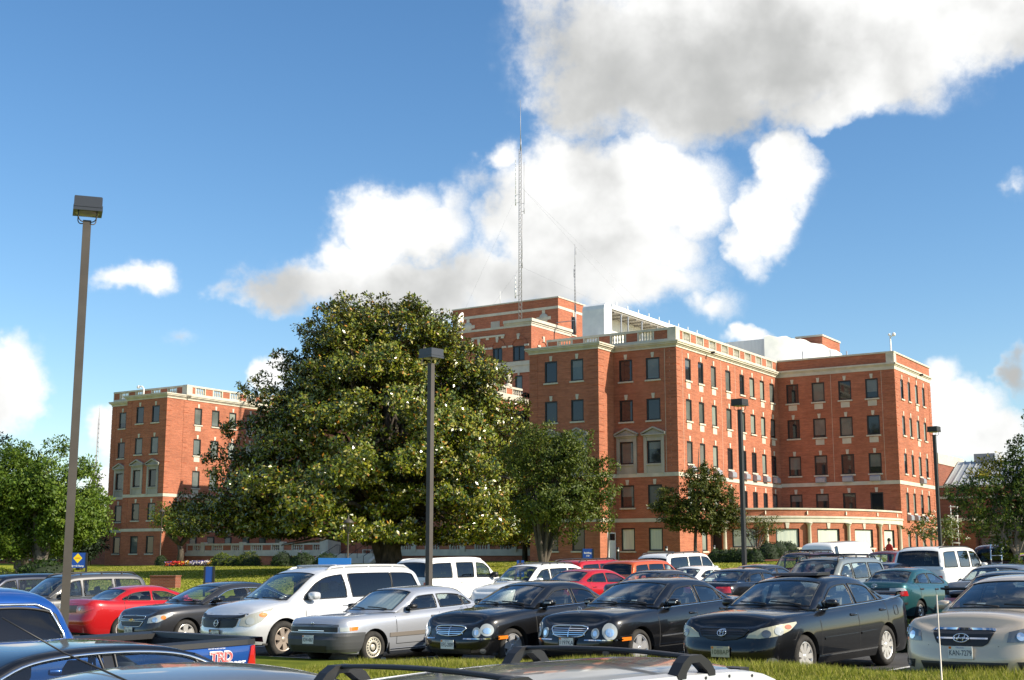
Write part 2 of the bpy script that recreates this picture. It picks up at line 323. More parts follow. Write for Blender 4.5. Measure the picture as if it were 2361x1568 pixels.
# painted bay lines on the far lot
ln=MB()
for k in range(-14,4):
    n=-9.0+k*2.95
    for (t0,t1) in ((16.9,21.6),(30.6,35.6)):
        c=[TN(t0,n),TN(t1,n),TN(t1,n+.1),TN(t0,n+.1)]; ln.add([gv(*p,.012) for p in c],[(0,1,2,3)])
ln.build('bay_lines',mat('road_paint',(.62,.61,.58),.7),flip=True)['kind']='structure'
def wheel_stop(t,n,label):
    m=MB(); m.prism([(-.1,0),(.1,0),(.06,.11),(-.06,.11)],lambda p:(p[0],-.9,p[1]),lambda p:(p[0],.9,p[1]))
    x,y=TN(t,n); o=m.build('wheel_stop',CONC,flip=True); o.location=(x,y,g(x,y)); o.rotation_euler=(0,0,math.atan2(AX[1],AX[0]))
    tag(o,label,'wheel stop','concrete wheel stops along the verge')
wheel_stop(16.75,-18.6,'pale concrete wheel stop beside the front tyre of the silver pop-up-light sedan')
wheel_stop(16.75,-9.0,'pale concrete wheel stop between black sedan and tan sedan')

def lawn_blades(cnt,rng):
    x=rng.uniform(-46,24,cnt); y=rng.uniform(56,146,cnt); t=x*AX[0]+y*AX[1]; k=(x*.545+y*.839<106)&((t>44)|(x<-17)); x,y=x[k],y[k]; cnt=len(x)
    z=np.array([g(a,b) for a,b in zip(x,y)])-.05; a=rng.uniform(0,6.283,cnt); w=rng.uniform(.04,.10,cnt); h=rng.uniform(.02,.07,cnt); la=rng.uniform(0,6.283,cnt)
    V=np.zeros((cnt,3,3)); V[:,0]=np.stack([x-np.cos(a)*w,y-np.sin(a)*w,z],1); V[:,1]=np.stack([x+np.cos(a)*w,y+np.sin(a)*w,z],1); V[:,2]=np.stack([x+np.cos(la)*h*.6,y+np.sin(la)*h*.6,z+h],1)
    o=fastmesh('lawn_tufts',V.reshape(-1,3),np.arange(cnt*3).reshape(-1,3),GRASSM,np.repeat(rng.uniform(0,1,cnt),3)); tag(o,'sunlit lawn grass sloping up to the brick building',kind='stuff')
lawn_blades(170000,rng)
# ---------------------------------------------------------------- hospital buildings (u along the facade, w away from the camera)
A33=R(33)
def BW(u,w,z): return (u*math.cos(A33)+w*math.sin(A33),-u*math.sin(A33)+w*math.cos(A33),z)
class Bld:
    def __init__(s,name,label,cat,u0,w0,z0=0.9):
        s.o=(u0,w0,z0); s.root=empty(name,BW(u0,w0,z0),-A33,label,cat)
        s.walls=MB(); s.stone=MB(); s.quoin=s.walls
    def T(s,u,w,z): return (u-s.o[0],w-s.o[1],z-s.o[2])
    def P(s,face,pos,a,d,z): return s.T(a,pos-d,z) if face=='S' else s.T(pos+d,a,z)
    def fbox(s,mb,face,pos,a0,a1,d0,d1,z0,z1,mi=0):
        mb.box(a0,a1,d0,d1,z0,z1,mi,lambda a,d,z:s.P(face,pos,a,d,z))
    def slab(s,mb,u0,u1,w0,w1,z0,z1,mi=0): mb.box(u0,u1,w0,w1,z0,z1,mi,s.T)
    def wall(s,face,pos,a0,a1,z0,z1,ops=(),mb=None):
        mb=mb or s.walls
        ops=[o for o in ops if o[1]>a0 and o[0]<a1 and o[3]>z0 and o[2]<z1]
        A=sorted(set([a0,a1]+[v for o in ops for v in o[:2] if a0<v<a1])); Z=sorted(set([z0,z1]+[v for o in ops for v in o[2:4] if z0<v<z1]))
        for i in range(len(A)-1):
            for j in range(len(Z)-1):
                ca,cz=(A[i]+A[i+1])/2,(Z[j]+Z[j+1])/2
                if any(o[0]<ca<o[1] and o[2]<cz<o[3] for o in ops): continue
                mb.add([s.P(face,pos,A[i],0,Z[j]),s.P(face,pos,A[i+1],0,Z[j]),s.P(face,pos,A[i+1],0,Z[j+1]),s.P(face,pos,A[i],0,Z[j+1])],[(0,1,2,3)])
    def quoins(s,face,pos,a0,a1,z0,z1,st=.62,proud=.035):
        z=z0
        while z<z1-.2:
            s.fbox(s.quoin,face,pos,a0,a1,-.02,proud,z+.05,min(z+st-.05,z1)); z+=st
    def window(s,face,pos,a0,a1,z0,z1,key=True,sill=True,vent=None,pane=None,ped=False,mull=False,dep=.14,name='window'):
        f=MB(); t=.13
        F=lambda *a,mi=0:s.fbox(f,face,pos,*a,mi)
        # reveals
        for q in ([(a0,0,z0),(a0,-dep-.06,z0),(a0,-dep-.06,z1),(a0,0,z1)],[(a1,0,z0),(a1,-dep-.06,z0),(a1,-dep-.06,z1),(a1,0,z1)],[(a0,0,z1),(a1,0,z1),(a1,-dep-.06,z1),(a0,-dep-.06,z1)],[(a0,0,z0),(a1,0,z0),(a1,-dep-.06,z0),(a0,-dep-.06,z0)]):
            f.add([s.P(face,pos,*p) for p in q],[(0,1,2,3)],1)
        e=.004
        F(a0+e,a0+t,-dep,-.045,z0+e,z1-e); F(a1-t,a1-e,-dep,-.045,z0+e,z1-e); F(a0+t,a1-t,-dep,-.045,z1-t,z1-e); F(a0+t,a1-t,-dep,-.045,z0+e,z0+t)
        if mull:
            c=(a0+a1)/2; F(c-.05,c+.05,-dep,-.055,z0+t,z1-t)
        wo=f.build(name,[DARKF,BRICK],s.root)
        p=MB(); s.fbox(p,face,pos,a0+.05,a1-.05,-dep-.05,-dep+.02,z0+.05,z1-.05); p.build('pane',pane or PANE_D,wo)
        if pane in (PANE_D,PANE_B) and z1-z0>1.9 and rr.random()<.38:
            hb=(z1-z0)*rr.choice((.3,.45,.6,.8)); q=MB(); s.fbox(q,face,pos,a0+t,a1-t,-dep+.02,-dep+.026,z1-t-hb,z1-t); q.build('blind',BLINDM,wo)
        c=(a0+a1)/2
        if sill and not ped:
            q=MB(); s.fbox(q,face,pos,a0-.09,a1+.09,-.1,.11,z0-.15,z0-.003); q.build('sill',STONE,wo)
        if key and not ped:
            q=MB(); h=.5 if key is True else key; tr=lambda d:(lambda p:s.P(face,pos,p[0],d,p[1]))
            q.prism([(c-.11,z1+.02),(c+.11,z1+.02),(c+.17,z1+h),(c-.17,z1+h)],tr(-.05),tr(.05)); q.build('keystone',STONE,wo)
        if vent=='panel':
            q=MB(); s.fbox(q,face,pos,c-.47,c+.47,-.05,.02,z0-.78,z0-.2); q.build('vent_panel',STONE,wo)
        if vent=='ac':
            q=MB(); tr=lambda a:(lambda p:s.P(face,pos,a,p[0],p[1]))
            q.prism([(-.02,z0-.2),(.30,z0-.2),(.46,z0-.34),(.46,z0-.72),(.38,z0-.8),(-.02,z0-.8)],tr(c-.52),tr(c+.52)); q.build('air_conditioner',METG,wo)
        if ped:
            q=MB(); G=lambda *a:s.fbox(q,face,pos,*a)
            G(a0-.32,a0-.02,-.03,.12,z0-.9,z1+.35); G(a1+.02,a1+.32,-.03,.12,z0-.9,z1+.35)
            G(a0-.02,a1+.02,-.03,.07,z0-.9,z0-.004); G(a0-.02,a1+.02,-.03,.07,z1+.004,z1+.35); G(a0-.1,a1+.1,.07,.16,z0-.16,z0-.01)
            G(a0-.36,a1+.36,-.03,.16,z1+.35,z1+.5); G(a0-.48,a1+.48,-.03,.3,z1+.5,z1+.62)
            tr=lambda d:(lambda p:s.P(face,pos,p[0],d,p[1]))
            q.prism([(a0-.4,z1+.62),(a1+.4,z1+.62),(c,z1+1.1)],tr(-.03),tr(.14))
            for sg in (-1,1):
                ex=c+sg*((a1-a0)/2+.52)
                q.prism([(ex,z1+.62),(c,z1+1.14),(c,z1+1.3),(ex,z1+.76)],tr(-.03),tr(.32))
            q.build('stone_surround',STONEG,wo)
        return wo
    def cornice(s,u0,u1,w0,w1,z,mb=None):
        mb=mb or s.stone
        for d,za,zb in ((.07,0,.2),(.16,.2,.32),(.30,.32,.46),(.38,.46,.60)): s.slab(mb,u0-d,u1+d,w0-d,w1+d,z+za,z+zb)
    def band(s,u0,u1,w0,w1,za,zb,d=.06): s.slab(s.stone,u0-d,u1+d,w0-d,w1+d,za,zb)
    def balustrade(s,face,pos,a0,a1,z0,h=1.27,start='brick',per=1.47,mbB=None,mbS=None,first=1.0,depth=.3):
        B=mbB or s.walls; St=mbS or s.stone
        s.fbox(St,face,pos,a0,a1,-depth,.02,z0,z0+.24); s.fbox(St,face,pos,a0,a1,-depth-.03,.06,z0+h-.22,z0+h)
        a=a0; kind='brick'; L=first; zt=z0+h-.22
        while a<a1-.01:
            e=min(a+L,a1)
            if a1-e<.5: e=a1
            if kind=='brick':
                s.fbox(B,face,pos,a+.14,e-.14,-depth+.03,0,z0+.24,zt)
                for x0,x1 in ((a,a+.14),(e-.14,e)): s.fbox(St,face,pos,x0,x1,-depth+.02,.025,z0+.24,zt)
            else:
                n=5; 
                for k in range(n):
                    c=a+(k+.5)*(e-a)/n; hh=zt-z0-.24
                    St.lathe([(.10,0),(.10,.06),(.05,.1),(.06,.16),(.10,.32*hh/.8),(.055,.6*hh/.8),(.05,.68*hh/.8),(.095,hh-.06),(.095,hh)],lambda x,y,z,c=c:s.P(face,pos,c+x,-.15+y,z0+.24+z),8)
            a=e; kind='bal' if kind=='brick' else 'brick'; L=per
    def finish(s,brick=None):
        s.walls.build('wall',brick or BRICK,s.root)
        if s.stone.v: s.stone.build('stone_trim',STONE,s.root)
rr=random.Random(3)
BLINDM=noisy('window_blind',(.16,.165,.15),(.11,.115,.11),.7,3,.12,spec=.5)
ROWS={5:(18.17,20.24),4:(14.36,16.40),3:(10.37,12.47),2:(6.35,8.43),1:(2.4,4.5)}
def pane(lit): return rr.choice([PANE_B,PANE_B,PANE_L,PANE_D] if lit else [PANE_D,PANE_D,PANE_B])  # sunlit faces draw paler panes, shaded faces darker: light put into colour
# ----- right wing
def right_wing():
    b=Bld('hospital_wing','five storey red brick wing with curved ground floor bay at right','building',-50.9,118)
    us=[(-56.88,-55.45),(-54.04,-52.6)]; up=[(-63.3,-61.9),(-60.42,-59.05)]
    ws=[(108.1,109.35),(110.95,112.15),(113.9,115.1),(117.36,118.65),(120.9,122.1),(123.5,124.8),(126.3,127.5),(129.0,130.3)]
    def ops(al,rows): return [(a0,a1,*ROWS[r]) for a0,a1 in al for r in rows]
    b.wall('S',106.2,-57.46,-50.9,.6,21.05,ops(us,(1,2,3,4,5))); b.wall('S',103.2,-65,-57.46,.6,21.05,ops(up,(1,2,3,4,5)))
    b.wall('E',-57.46,103.2,106.2,.6,21.05); 
    litops=ops(ws,(2,3,4,5))+ops(ws[1:3],(1,)); b.wall('E',-50.9,106.2,131.4,.6,21.05,litops)
    b.walls.add([b.T(-65,103.2,.6),b.T(-65,150,.6),b.T(-65,150,21.05),b.T(-65,103.2,21.05)],[(0,1,2,3)])
    for al,face,pos in ((us,'S',106.2),(up,'S',103.2)):
        for r in (1,2,3,4,5):
            for k,(a0,a1) in enumerate(al):
                pn=CURT if (r==1 and al is us) else (PANE_D if (r+k)%3 else PANE_B)
                b.window(face,pos,a0,a1,*ROWS[r],key=r!=1,ped=(r==3),pane=pn)
    vent={5:(1,1,1,1,0,0,1,1),4:(1,1,1,1,1,0,1,1)}
    for r in (2,3,4,5):
        for k,(a0,a1) in enumerate(ws): b.window('E',-50.9,a0,a1,*ROWS[r],vent=('ac' if r==3 else 'panel' if r in vent and vent[r][k] else None),pane=PANE_D if (k==7 and r<5) else pane(1))
    for a0,a1 in ws[1:3]: b.window('E',-50.9,a0,a1,*ROWS[1],key=False,pane=PANE_L)
    q=MB(); b.fbox(q,'S',106.2,-53.95,-52.7,-.05,.03,1.62,2.08); q.build('vent_panel',STONEG,b.root)
    # trims
    b.cornice(-65,-57.46,103.2,106.3,21.05); b.cornice(-65,-50.9,106.2,131.35,21.05)
    b.slab(b.stone,-65,-50.92,106.25,150,21.3,21.64)
    for za,zb in ((9.14,9.5),(5.02,5.36)):
        b.band(-65,-57.46,103.2,106.3,za,zb)
        if za>8: b.band(-65,-50.9,106.2,131.35,za,zb)
        else: b.band(-65,-50.9,106.2,113.2,za,zb)
    b.balustrade('S',106.22,-64.9,-51.6,21.66,first=1.35); b.balustrade('E',-50.92,106.95,131.3,21.66,first=.9)
    b.slab(b.stone,-51.62,-50.86,106.16,106.96,21.66,22.95)
    for z0,z1 in ((5.4,9.1),(9.55,20.95)):
        b.quoins('S',106.2,-51.85,-50.9,z0,z1); b.quoins('E',-50.9,106.17,107.0,z0,z1); b.quoins('S',103.2,-58.5,-57.46,z0,z1); b.quoins('E',-57.46,103.17,104.3,z0,z1); b.quoins('S',103.2,-65,-64.1,z0,z1)
    # annex
    ua=[(-49.96,-48.58),(-47.1,-45.7),(-44.2,-42.81),(-41.3,-39.95)]; wa=[(133.38,134.42),(136.0,136.96),(138.75,139.83),(141.46,142.48)]
    b.wall('S',131.4,-50.9,-38.2,.6,21.05,ops(ua,(2,3,4,5))); b.wall('E',-38.2,131.4,144.9,.6,21.05,ops(wa,(1,2,3,4,5)))
    for r in (2,3,4,5):
        for k,(a0,a1) in enumerate(ua):
            v='ac' if (r==3 and k) else 'panel' if (r==5 or (r==4 and k)) else None
            b.window('S',131.4,a0,a1,*ROWS[r],vent=v,pane=PANE_D if r<4 or k==3 else pane(0))
    for r in (1,2,3,4,5):
        for k,(a0,a1) in enumerate(wa):
            v='panel' if (k==2 and r>3) else 'ac' if (r==3 and k==2) or (r==2 and k<3) else None
            b.window('E',-38.2,a0,a1,*ROWS[r],vent=v,key=r!=1,pane=pane(1))
    for d,za,zb in ((.05,21.05,21.45),(.12,21.45,21.58),(.24,21.58,21.75)): b.slab(b.stone,-50.85,-38.2+d,131.4-d,144.9+d,za,zb)
    b.slab(b.walls,-50.95,-38.22,131.42,144.88,21.75,22.78); b.slab(b.stone,-50.95,-38.12,131.32,144.98,22.78,22.95)
    for (u0,u1,w0,w1) in ((-39.0,-38.16,131.36,132.2),): b.slab(b.stone,u0,u1,w0,w1,21.75,22.78)
    for za,zb in ((9.22,9.6),): b.band(-50.8,-38.2,131.4,144.9,za,zb)
    for z0,z1 in ((5.4,9.15),(9.65,20.95)):
        b.quoins('S',131.4,-39.2,-38.2,z0,z1); b.quoins('E',-38.2,131.37,132.3,z0,z1); b.quoins('E',-38.2,144.0,144.9,z0,z1)
    # curved single storey bay in the corner
    def el(f,d=0): f=R(f); n=Vector((math.cos(f)/12.7,-math.sin(f)/18)).normalized(); return (-50.9+12.7*math.cos(f)+n.x*d,131.4-18*math.sin(f)+n.y*d)
    def strip(mb,f0,f1,d,z0,z1,top=False,n=None):
        n=n or max(2,int(abs(f1-f0)/2)); fs=[f0+(f1-f0)*i/n for i in range(n+1)]
        mb.grid([[b.T(*el(f,d),z0) for f in fs],[b.T(*el(f,d),z1) for f in fs]],0,False)
        if top: mb.grid([[b.T(*el(f,d),z1) for f in fs],[b.T(*el(f,-.4),z1) for f in fs]],0,False); mb.grid([[b.T(*el(f,d),z0) for f in fs],[b.T(*el(f,-.1),z0) for f in fs]],0,False)
    bay=MB(); trim=MB()
    wins=[(7.6,15.0),(21.8,31.2),(38.2,47.6),(54.8,64.0),(71.5,81.5)]
    edges=[0]+[v for w in wins for v in w]+[86]
    for i in range(0,len(edges),2): strip(bay,edges[i],edges[i+1],0,.6,5.1)
    for f0,f1 in wins: strip(bay,f0,f1,0,.6,2.75); strip(bay,f0,f1,0,4.5,5.1)
    strip(bay,0,90,0,5.66,6.26); strip(bay,86,90,0,4.6,5.1)
    strip(trim,0,90,.10,5.08,5.50,True); strip(trim,0,90,.18,5.50,5.68,True); strip(trim,0,90,.09,6.26,6.42,True)
    bay.build('curved_bay',BRICK,b.root); trim.build('curved_stone_band',STONE,b.root)
    rf=MB(); rf.add([b.T(-50.8,131.3,6.2)]+[b.T(*el(f,-.2),6.2) for f in range(0,91,6)],[(0,i,i+1) for i in range(1,16)]); rf.build('bay_roof',ROOFG,b.root)
    for f0,f1 in wins:
        p=MB(); strip(p,f0,f1,-.16,2.75,4.5); w=MB()
        for fa,fb in ((f0,f0+.5),(f1-.5,f1)): strip(w,fa,fb,-.1,2.75,4.5,n=2)
        strip(w,f0,f1,-.1,4.40,4.5); strip(w,f0,f1,-.1,2.75,2.85)
        for f in (f0,f1): w.add([b.T(*el(f,0),2.75),b.T(*el(f,-.2),2.75),b.T(*el(f,-.2),4.5),b.T(*el(f,0),4.5)],[(0,1,2,3)])
        wo=w.build('bay_window',DARKF,b.root); p.build('curtained_pane',CURT,wo)
        q=MB(); strip(q,f0-.8,f1+.8,.14,2.58,2.74,True)
        for f in (f0+.3,f1-.3): q.box(-.09,.09,-.05,.14,2.3,2.58,0,lambda x,y,z,f=f:b.T(*[c+k for c,k in zip(el(f,y),(0,x))],z))
        q.build('sill',STONE,wo)
        q=MB(); f=(f0+f1)/2; u,w_=el(f); fn=math.atan2(-math.sin(R(f))/18,math.cos(R(f))/12.7)
        q.prism([(-.13,4.52),(.13,4.52),(.2,5.05),(-.2,5.05)],lambda p:b.T(u-p[0]*math.sin(fn)-.03*math.cos(fn),w_+p[0]*math.cos(fn)-.03*math.sin(fn),p[1]),lambda p:b.T(u-p[0]*math.sin(fn)+.07*math.cos(fn),w_+p[0]*math.cos(fn)+.07*math.sin(fn),p[1])); q.build('keystone',STONE,wo)
    for f in (4.3,18.6,34.8,51.2,67.6,84.4):
        q=MB(); u,w_=el(f,.22); q.lathe([(.26,.7),(.26,1.0),(.2,1.05),(.19,2.4),(.16,4.75),(.21,4.8),(.24,4.86),(.24,4.93),(.30,4.94),(.30,5.08),(.0,5.08)],lambda x,y,z:b.T(u+x,w_+y,z),14); q.build('column',STONE,b.root)
        m=MB(); m.box(-.17,.17,-.04,.045,5.8,6.14,0,lambda x,y,z:b.T(*[c+k for c,k in zip(el(f,y),(0,x))],z)); m.build('medallion',STONE,b.root)
    d=MB(); strip(d,86,89.9,-.05,.6,4.6); d.build('entrance_shade_sheet',mat('entrance_shade',(.006,.006,.007),.6),b.root)  # flat near-black sheet; the doorway's shade is put into its colour
    # white door with glazed transom in the lit return
    d=MB(); b.fbox(d,'E',-57.46,104.55,106.1,-.02,.05,1.5,4.1); do=d.build('door',WHITE,b.root)
    d=MB(); b.fbox(d,'E',-57.46,104.75,105.9,.05,.065,4.1-.72,4.1-.12); d.build('transom_pane',PANE_D,do)
    for face,pos,a in (('S',106.2,-51.6),('S',131.4,-45.0),('S',131.4,-39.6),('E',-50.9,107.5),('E',-50.9,116.3),('E',-50.9,119.8),('S',106.2,-52.1)):
        b.fbox(b.stone,face,pos,a,a+.03,-.02,.004,9.6,21.0)
    for p in ((-50.65,113),(-38.05,139.5)): q=MB(); q.box(-.05,.3,-.12,.12,21.1,21.3,0,lambda x,y,z:b.T(p[0]+x+.3,p[1]+y,z+.15)); q.build('floodlight',BLACKP,b.root)
    b.finish(); return b
RW=right_wing()
def left_wing():
    b=Bld('hospital_wing','five storey red brick wing at far left with sunlit right face','building',-119,112)
    up=[(-124.4,-123.05),(-121.6,-120.25)]; ur=[(-131.2,-129.9)]
    zo=-.05; RZ={k:(a-.06+zo,c-.06+zo) for k,(a,c) in ROWS.items()}
    ops=lambda al,rows:[(a0,a1,*RZ[r]) for a0,a1 in al for r in rows]
    R5=(1,2,3,4,5); wl=[(111.0,112.25),(113.9,115.2),(116.9,118.15),(120.0,121.3),(123.0,124.3),(126,127.3),(129,130.3)]
    b.wall('S',106.5,-126.1,-119,.5,21.0,ops(up,R5)); b.wall('S',109.6,-132.6,-126.1,.5,21.0,ops(ur,R5)); b.wall('E',-119,106.5,150,.5,21.0,ops(wl,R5))
    b.walls.add([b.T(-126.1,106.5,.5),b.T(-126.1,109.6,.5),b.T(-126.1,109.6,21),b.T(-126.1,106.5,21)],[(0,1,2,3)])
    b.walls.add([b.T(-132.6,109.6,.5),b.T(-132.6,150,.5),b.T(-132.6,150,21),b.T(-132.6,109.6,21)],[(0,1,2,3)])
    for r in R5:
        for al,pos in ((up,106.5),(ur,109.6)):
            for a0,a1 in al: b.window('S',pos,a0,a1,*RZ[r],key=r!=1,ped=r==3,pane=pane(0))
        for k,(a0,a1) in enumerate(wl): b.window('E',-119,a0,a1,*RZ[r],vent='panel' if k%3==0 and r>2 else None,key=r!=1,pane=PANE_L if k==2 else PANE_B)
    b.cornice(-126.1,-119,106.5,109.7,20.98); b.cornice(-132.6,-119,109.6,150,20.98); b.slab(b.stone,-132.5,-119.05,109.7,149.9,21.2,21.6)
    b.balustrade('S',109.62,-132.5,-119.7,21.6,first=1.3); b.balustrade('E',-119.02,110.35,150,21.6,first=.75); b.slab(b.stone,-119.72,-118.98,109.58,110.36,21.6,22.9)
    for za,zb in ((9.05,9.42),(4.92,5.27)): b.band(-126.1,-119,106.5,109.7,za,zb); b.band(-132.6,-119,109.6,150,za,zb)
    for z0,z1 in ((5.3,9.0),(9.47,20.9)):
        b.quoins('S',106.5,-119.9,-119,z0,z1); b.quoins('S',106.5,-126.1,-125.2,z0,z1); b.quoins('E',-119,106.47,107.3,z0,z1); b.quoins('E',-119,109.2,110.0,z0,z1); b.quoins('S',109.6,-132.6,-131.8,z0,z1)
    q=MB(); q.tube([b.T(-124.3,107.4,21.5),b.T(-124.3,107.4,22.5),b.T(-124.5,107.3,22.8),b.T(-125.0,107.2,22.85)],.09,8); q.lathe([(0,-.1),(.2,-.1),(.2,.3),(0,.34)],lambda x,y,z:b.T(-125.1+z*.6,107.2+x,22.75+y),10); q.build('security_camera',WHITE,b.root)
    b.finish(); return b
left_wing()
def tower():
    b=Bld('hospital_tower','taller red brick centre block with arched top windows and stone bands rising behind the magnolia','building',-84,126)
    ar=[(-79.12,-77.5),(-81.9,-80.56),(-84.46,-83.16),(-87.1,-85.8)]; ops=[(a0,a1,24.05,25.8) for a0,a1 in ar]+[(-78.8,-77.8,20.35,22.36),(-82.4,-81.4,20.35,22.36)]
    b.wall('S',122,-107.4,-76.6,1,28.0,ops); b.wall('E',-76.6,122,142,1,28.0,[(123.9,125.2,24.05,25.8)])
    for a0,a1 in ar: b.window('S',122,a0,a1,24.05,25.8,key=False,mull=True,sill=False,pane=PANE_D)
    for a0,a1 in ((-78.8,-77.8),(-82.4,-81.4)): b.window('S',122,a0,a1,20.35,22.36,pane=PANE_B)
    b.window('E',-76.6,123.9,125.2,24.05,25.8,key=False,mull=True,sill=False,pane=PANE_L)
    for face,pos,c,hw in [('S',122,(a0+a1)/2,(a1-a0)/2+.05) for a0,a1 in ar]+[('E',-76.6,124.55,.7)]:
        f0=24.05+1.75; q=MB(); n=12; r1,r2=hw,hw+.34
        pts=[(math.cos(math.pi*i/n),math.sin(math.pi*i/n)) for i in range(n+1)]
        for i in range(n):
            quad=[(c+pts[i][0]*r1,f0+pts[i][1]*r1*.95),(c+pts[i][0]*r2,f0+pts[i][1]*r2*.95),(c+pts[i+1][0]*r2,f0+pts[i+1][1]*r2*.95),(c+pts[i+1][0]*r1,f0+pts[i+1][1]*r1*.95)]
            q.prism(quad,lambda p:b.P(face,pos,p[0],-.02,p[1]),lambda p:b.P(face,pos,p[0],.09,p[1]))
        ao=q.build('brick_arch',BRICK,b.root)
        k=MB(); tr=lambda d:(lambda p:b.P(face,pos,p[0],d,p[1])); zt=f0+r1*.95
        k.prism([(c-.12,zt-.05),(c+.12,zt-.05),(c+.2,zt+.6),(c-.2,zt+.6)],tr(0),tr(.15))
        k.build('keystone',STONE,ao)
        for sg in (-1,1): k=MB(); b.fbox(k,face,pos,c+sg*r1-.05+(.0 if sg>0 else -.5),c+sg*r1+.05+(.5 if sg>0 else 0),0,.12,f0-.1,f0+.12); k.build('impost',STONE,ao)
    b.band(-107.4,-76.6,122,142,22.65,23.0,.10); b.band(-107.4,-76.6,122,142,23.0,23.5,.05); b.band(-107.4,-76.6,122,142,23.5,23.98,.14)
    for d,za,zb in ((.04,28.0,28.3),(.12,28.3,28.5),(.26,28.5,28.84)): b.slab(b.stone,-80.3,-76.6+d,122-d,131,za,zb)
    b.slab(b.stone,-107.4,-80.3,121.95,131,28.0,28.25)
    b.fbox(b.stone,'S',122,-84.8,-80.2,0,.16,27.1,27.3); 
    for a in (-84.7,-82.6,-80.5): b.fbox(b.stone,'S',122,a-.2,a+.2,0,.12,26.85,27.1)
    # penthouse
    b.wall('S',128,-92,-76.6,27.9,32.3); b.wall('E',-76.6,128,141.5,27.9,32.3,[(131.1,132.1,28.3,30.5)]); b.window('E',-76.6,131.1,132.1,28.3,30.5,pane=PANE_D,mull=True)
    b.walls.add([b.T(-92,128,27.9),b.T(-92,141,27.9),b.T(-92,141,32.3),b.T(-92,128,32.3)],[(0,1,2,3)])
    b.slab(b.stone,-92.08,-76.52,127.92,141.5,32.3,32.45); b.band(-92,-76.6,128,141.5,31.0,31.32,.04); b.slab(b.walls,-91.9,-76.7,128.2,141.4,31.4,32.3)
    for c in (-78.6,-89.6):
        q=MB(); q.lathe([(0,0),(.62,0),(.62,.1),(0,.1)],lambda x,y,z:b.P('S',128,c+x,z,29.95+y),20)
        for sx,sy in ((1,0),(-1,0),(0,1),(0,-1)): b.fbox(q,'S',128,c+sx*.8-.2,c+sx*.8+.2,-.02,.08,29.95+sy*.8-.2,29.95+sy*.8+.2)
        q.build('roundel',STONE,b.root)
    q=MB(); b.fbox(q,'S',128,-86.2,-84.9,-.02,.03,28.9,30.3); q.build('vent_panel',STONEG,b.root)
    # lower connecting roof block behind and portico in front
    b.slab(b.walls,-76.5,-69.5,134.1,142,20,28.0); b.slab(b.stone,-76.4,-69.5,134.0,142,28.0,28.2)
    b.slab(b.walls,-105,-77.2,112.2,121.9,1,19.0); b.slab(b.stone,-105.1,-76.9,112.1,121.9,19.0,19.5)
    b.slab(b.stone,-105.2,-76.95,112.0,121.9,17.6,18.0)
    b.balustrade('E',-77.2,112.6,121,19.5,h=1.1,first=.6); b.balustrade('S',112.3,-104,-77.3,19.5,h=1.1,first=.8)
    q=MB(); q.lathe([(.42,0),(.42,.3),(.2,.36),(.14,.5),(.36,.75),(.42,1.1),(.36,1.3),(.2,1.38),(.24,1.5),(.1,1.62),(.12,1.72),(0,1.85)],lambda x,y,z:b.T(-77.45+x,118.5+y,20.55+z),14); q.build('stone_urn',STONE,b.root)
    b.finish(); return b
tower()
# ----- entrance terrace with balustrade and steps
def terrace():
    b=Bld('terrace_wall','low brick terrace wall with stone balustrade and entrance steps between the wings','wall',-92,110.5)
    b.slab(b.walls,-119,-95.5,110.5,121,.6,2.0); b.slab(b.walls,-88.3,-65,110.5,121,.6,2.0)
    for a0,a1 in ((-119,-96.6),(-87.2,-65)):
        b.slab(b.stone,a0,a1,110.35,121,2.0,2.42); b.balustrade('S',110.45,a0+.2,a1-.2,2.42,h=1.05,first=1.2,per=1.6)
        a=a0+3
        while a<a1: b.slab(b.stone,a-.3,a+.3,110.3,110.9,2.42,3.62); a+=6.4
    for k in range(8): b.slab(b.stone,-95.4,-88.4,107.6+k*.36,113,.9+k*.17,.9+(k+1)*.17)
    for u in (-96.6,-88.4): b.slab(b.stone,u,u+1.2,109.4,111.6,.6,4.0); b.slab(b.stone,u-.1,u+1.3,109.3,111.7,4.0,4.25)
    for u in (-96.2,-88.2): b.stone.prism([(107.4,.8),(109.4,.8),(109.4,2.5),(107.4,1.3)],lambda p:b.T(u,p[0],p[1]),lambda p:b.T(u+.5,p[0],p[1]))
    for u in (-95.0,-92.7,-91.0,-88.8):
        q=MB(); q.tube([b.T(u,107.6,.9),b.T(u,107.6,1.95),b.T(u,110.4,3.2),b.T(u,111.0,3.2),b.T(u,111.0,2.2)],.035,6); q.tube([b.T(u,109.2,1.7),b.T(u,109.2,2.7)],.03,6); q.build('handrail',BLACKP,b.root)
    for u in (-92.2,-89.6):
        q=MB(); b.slab(q,u,u+1.2,111.5,112,2.62,2.7); b.slab(q,u,u+.1,111.5,112,2.2,2.62); b.slab(q,u+1.1,u+1.2,111.5,112,2.2,2.62); q.build('bench',STONE,b.root)
    b.finish()
terrace()
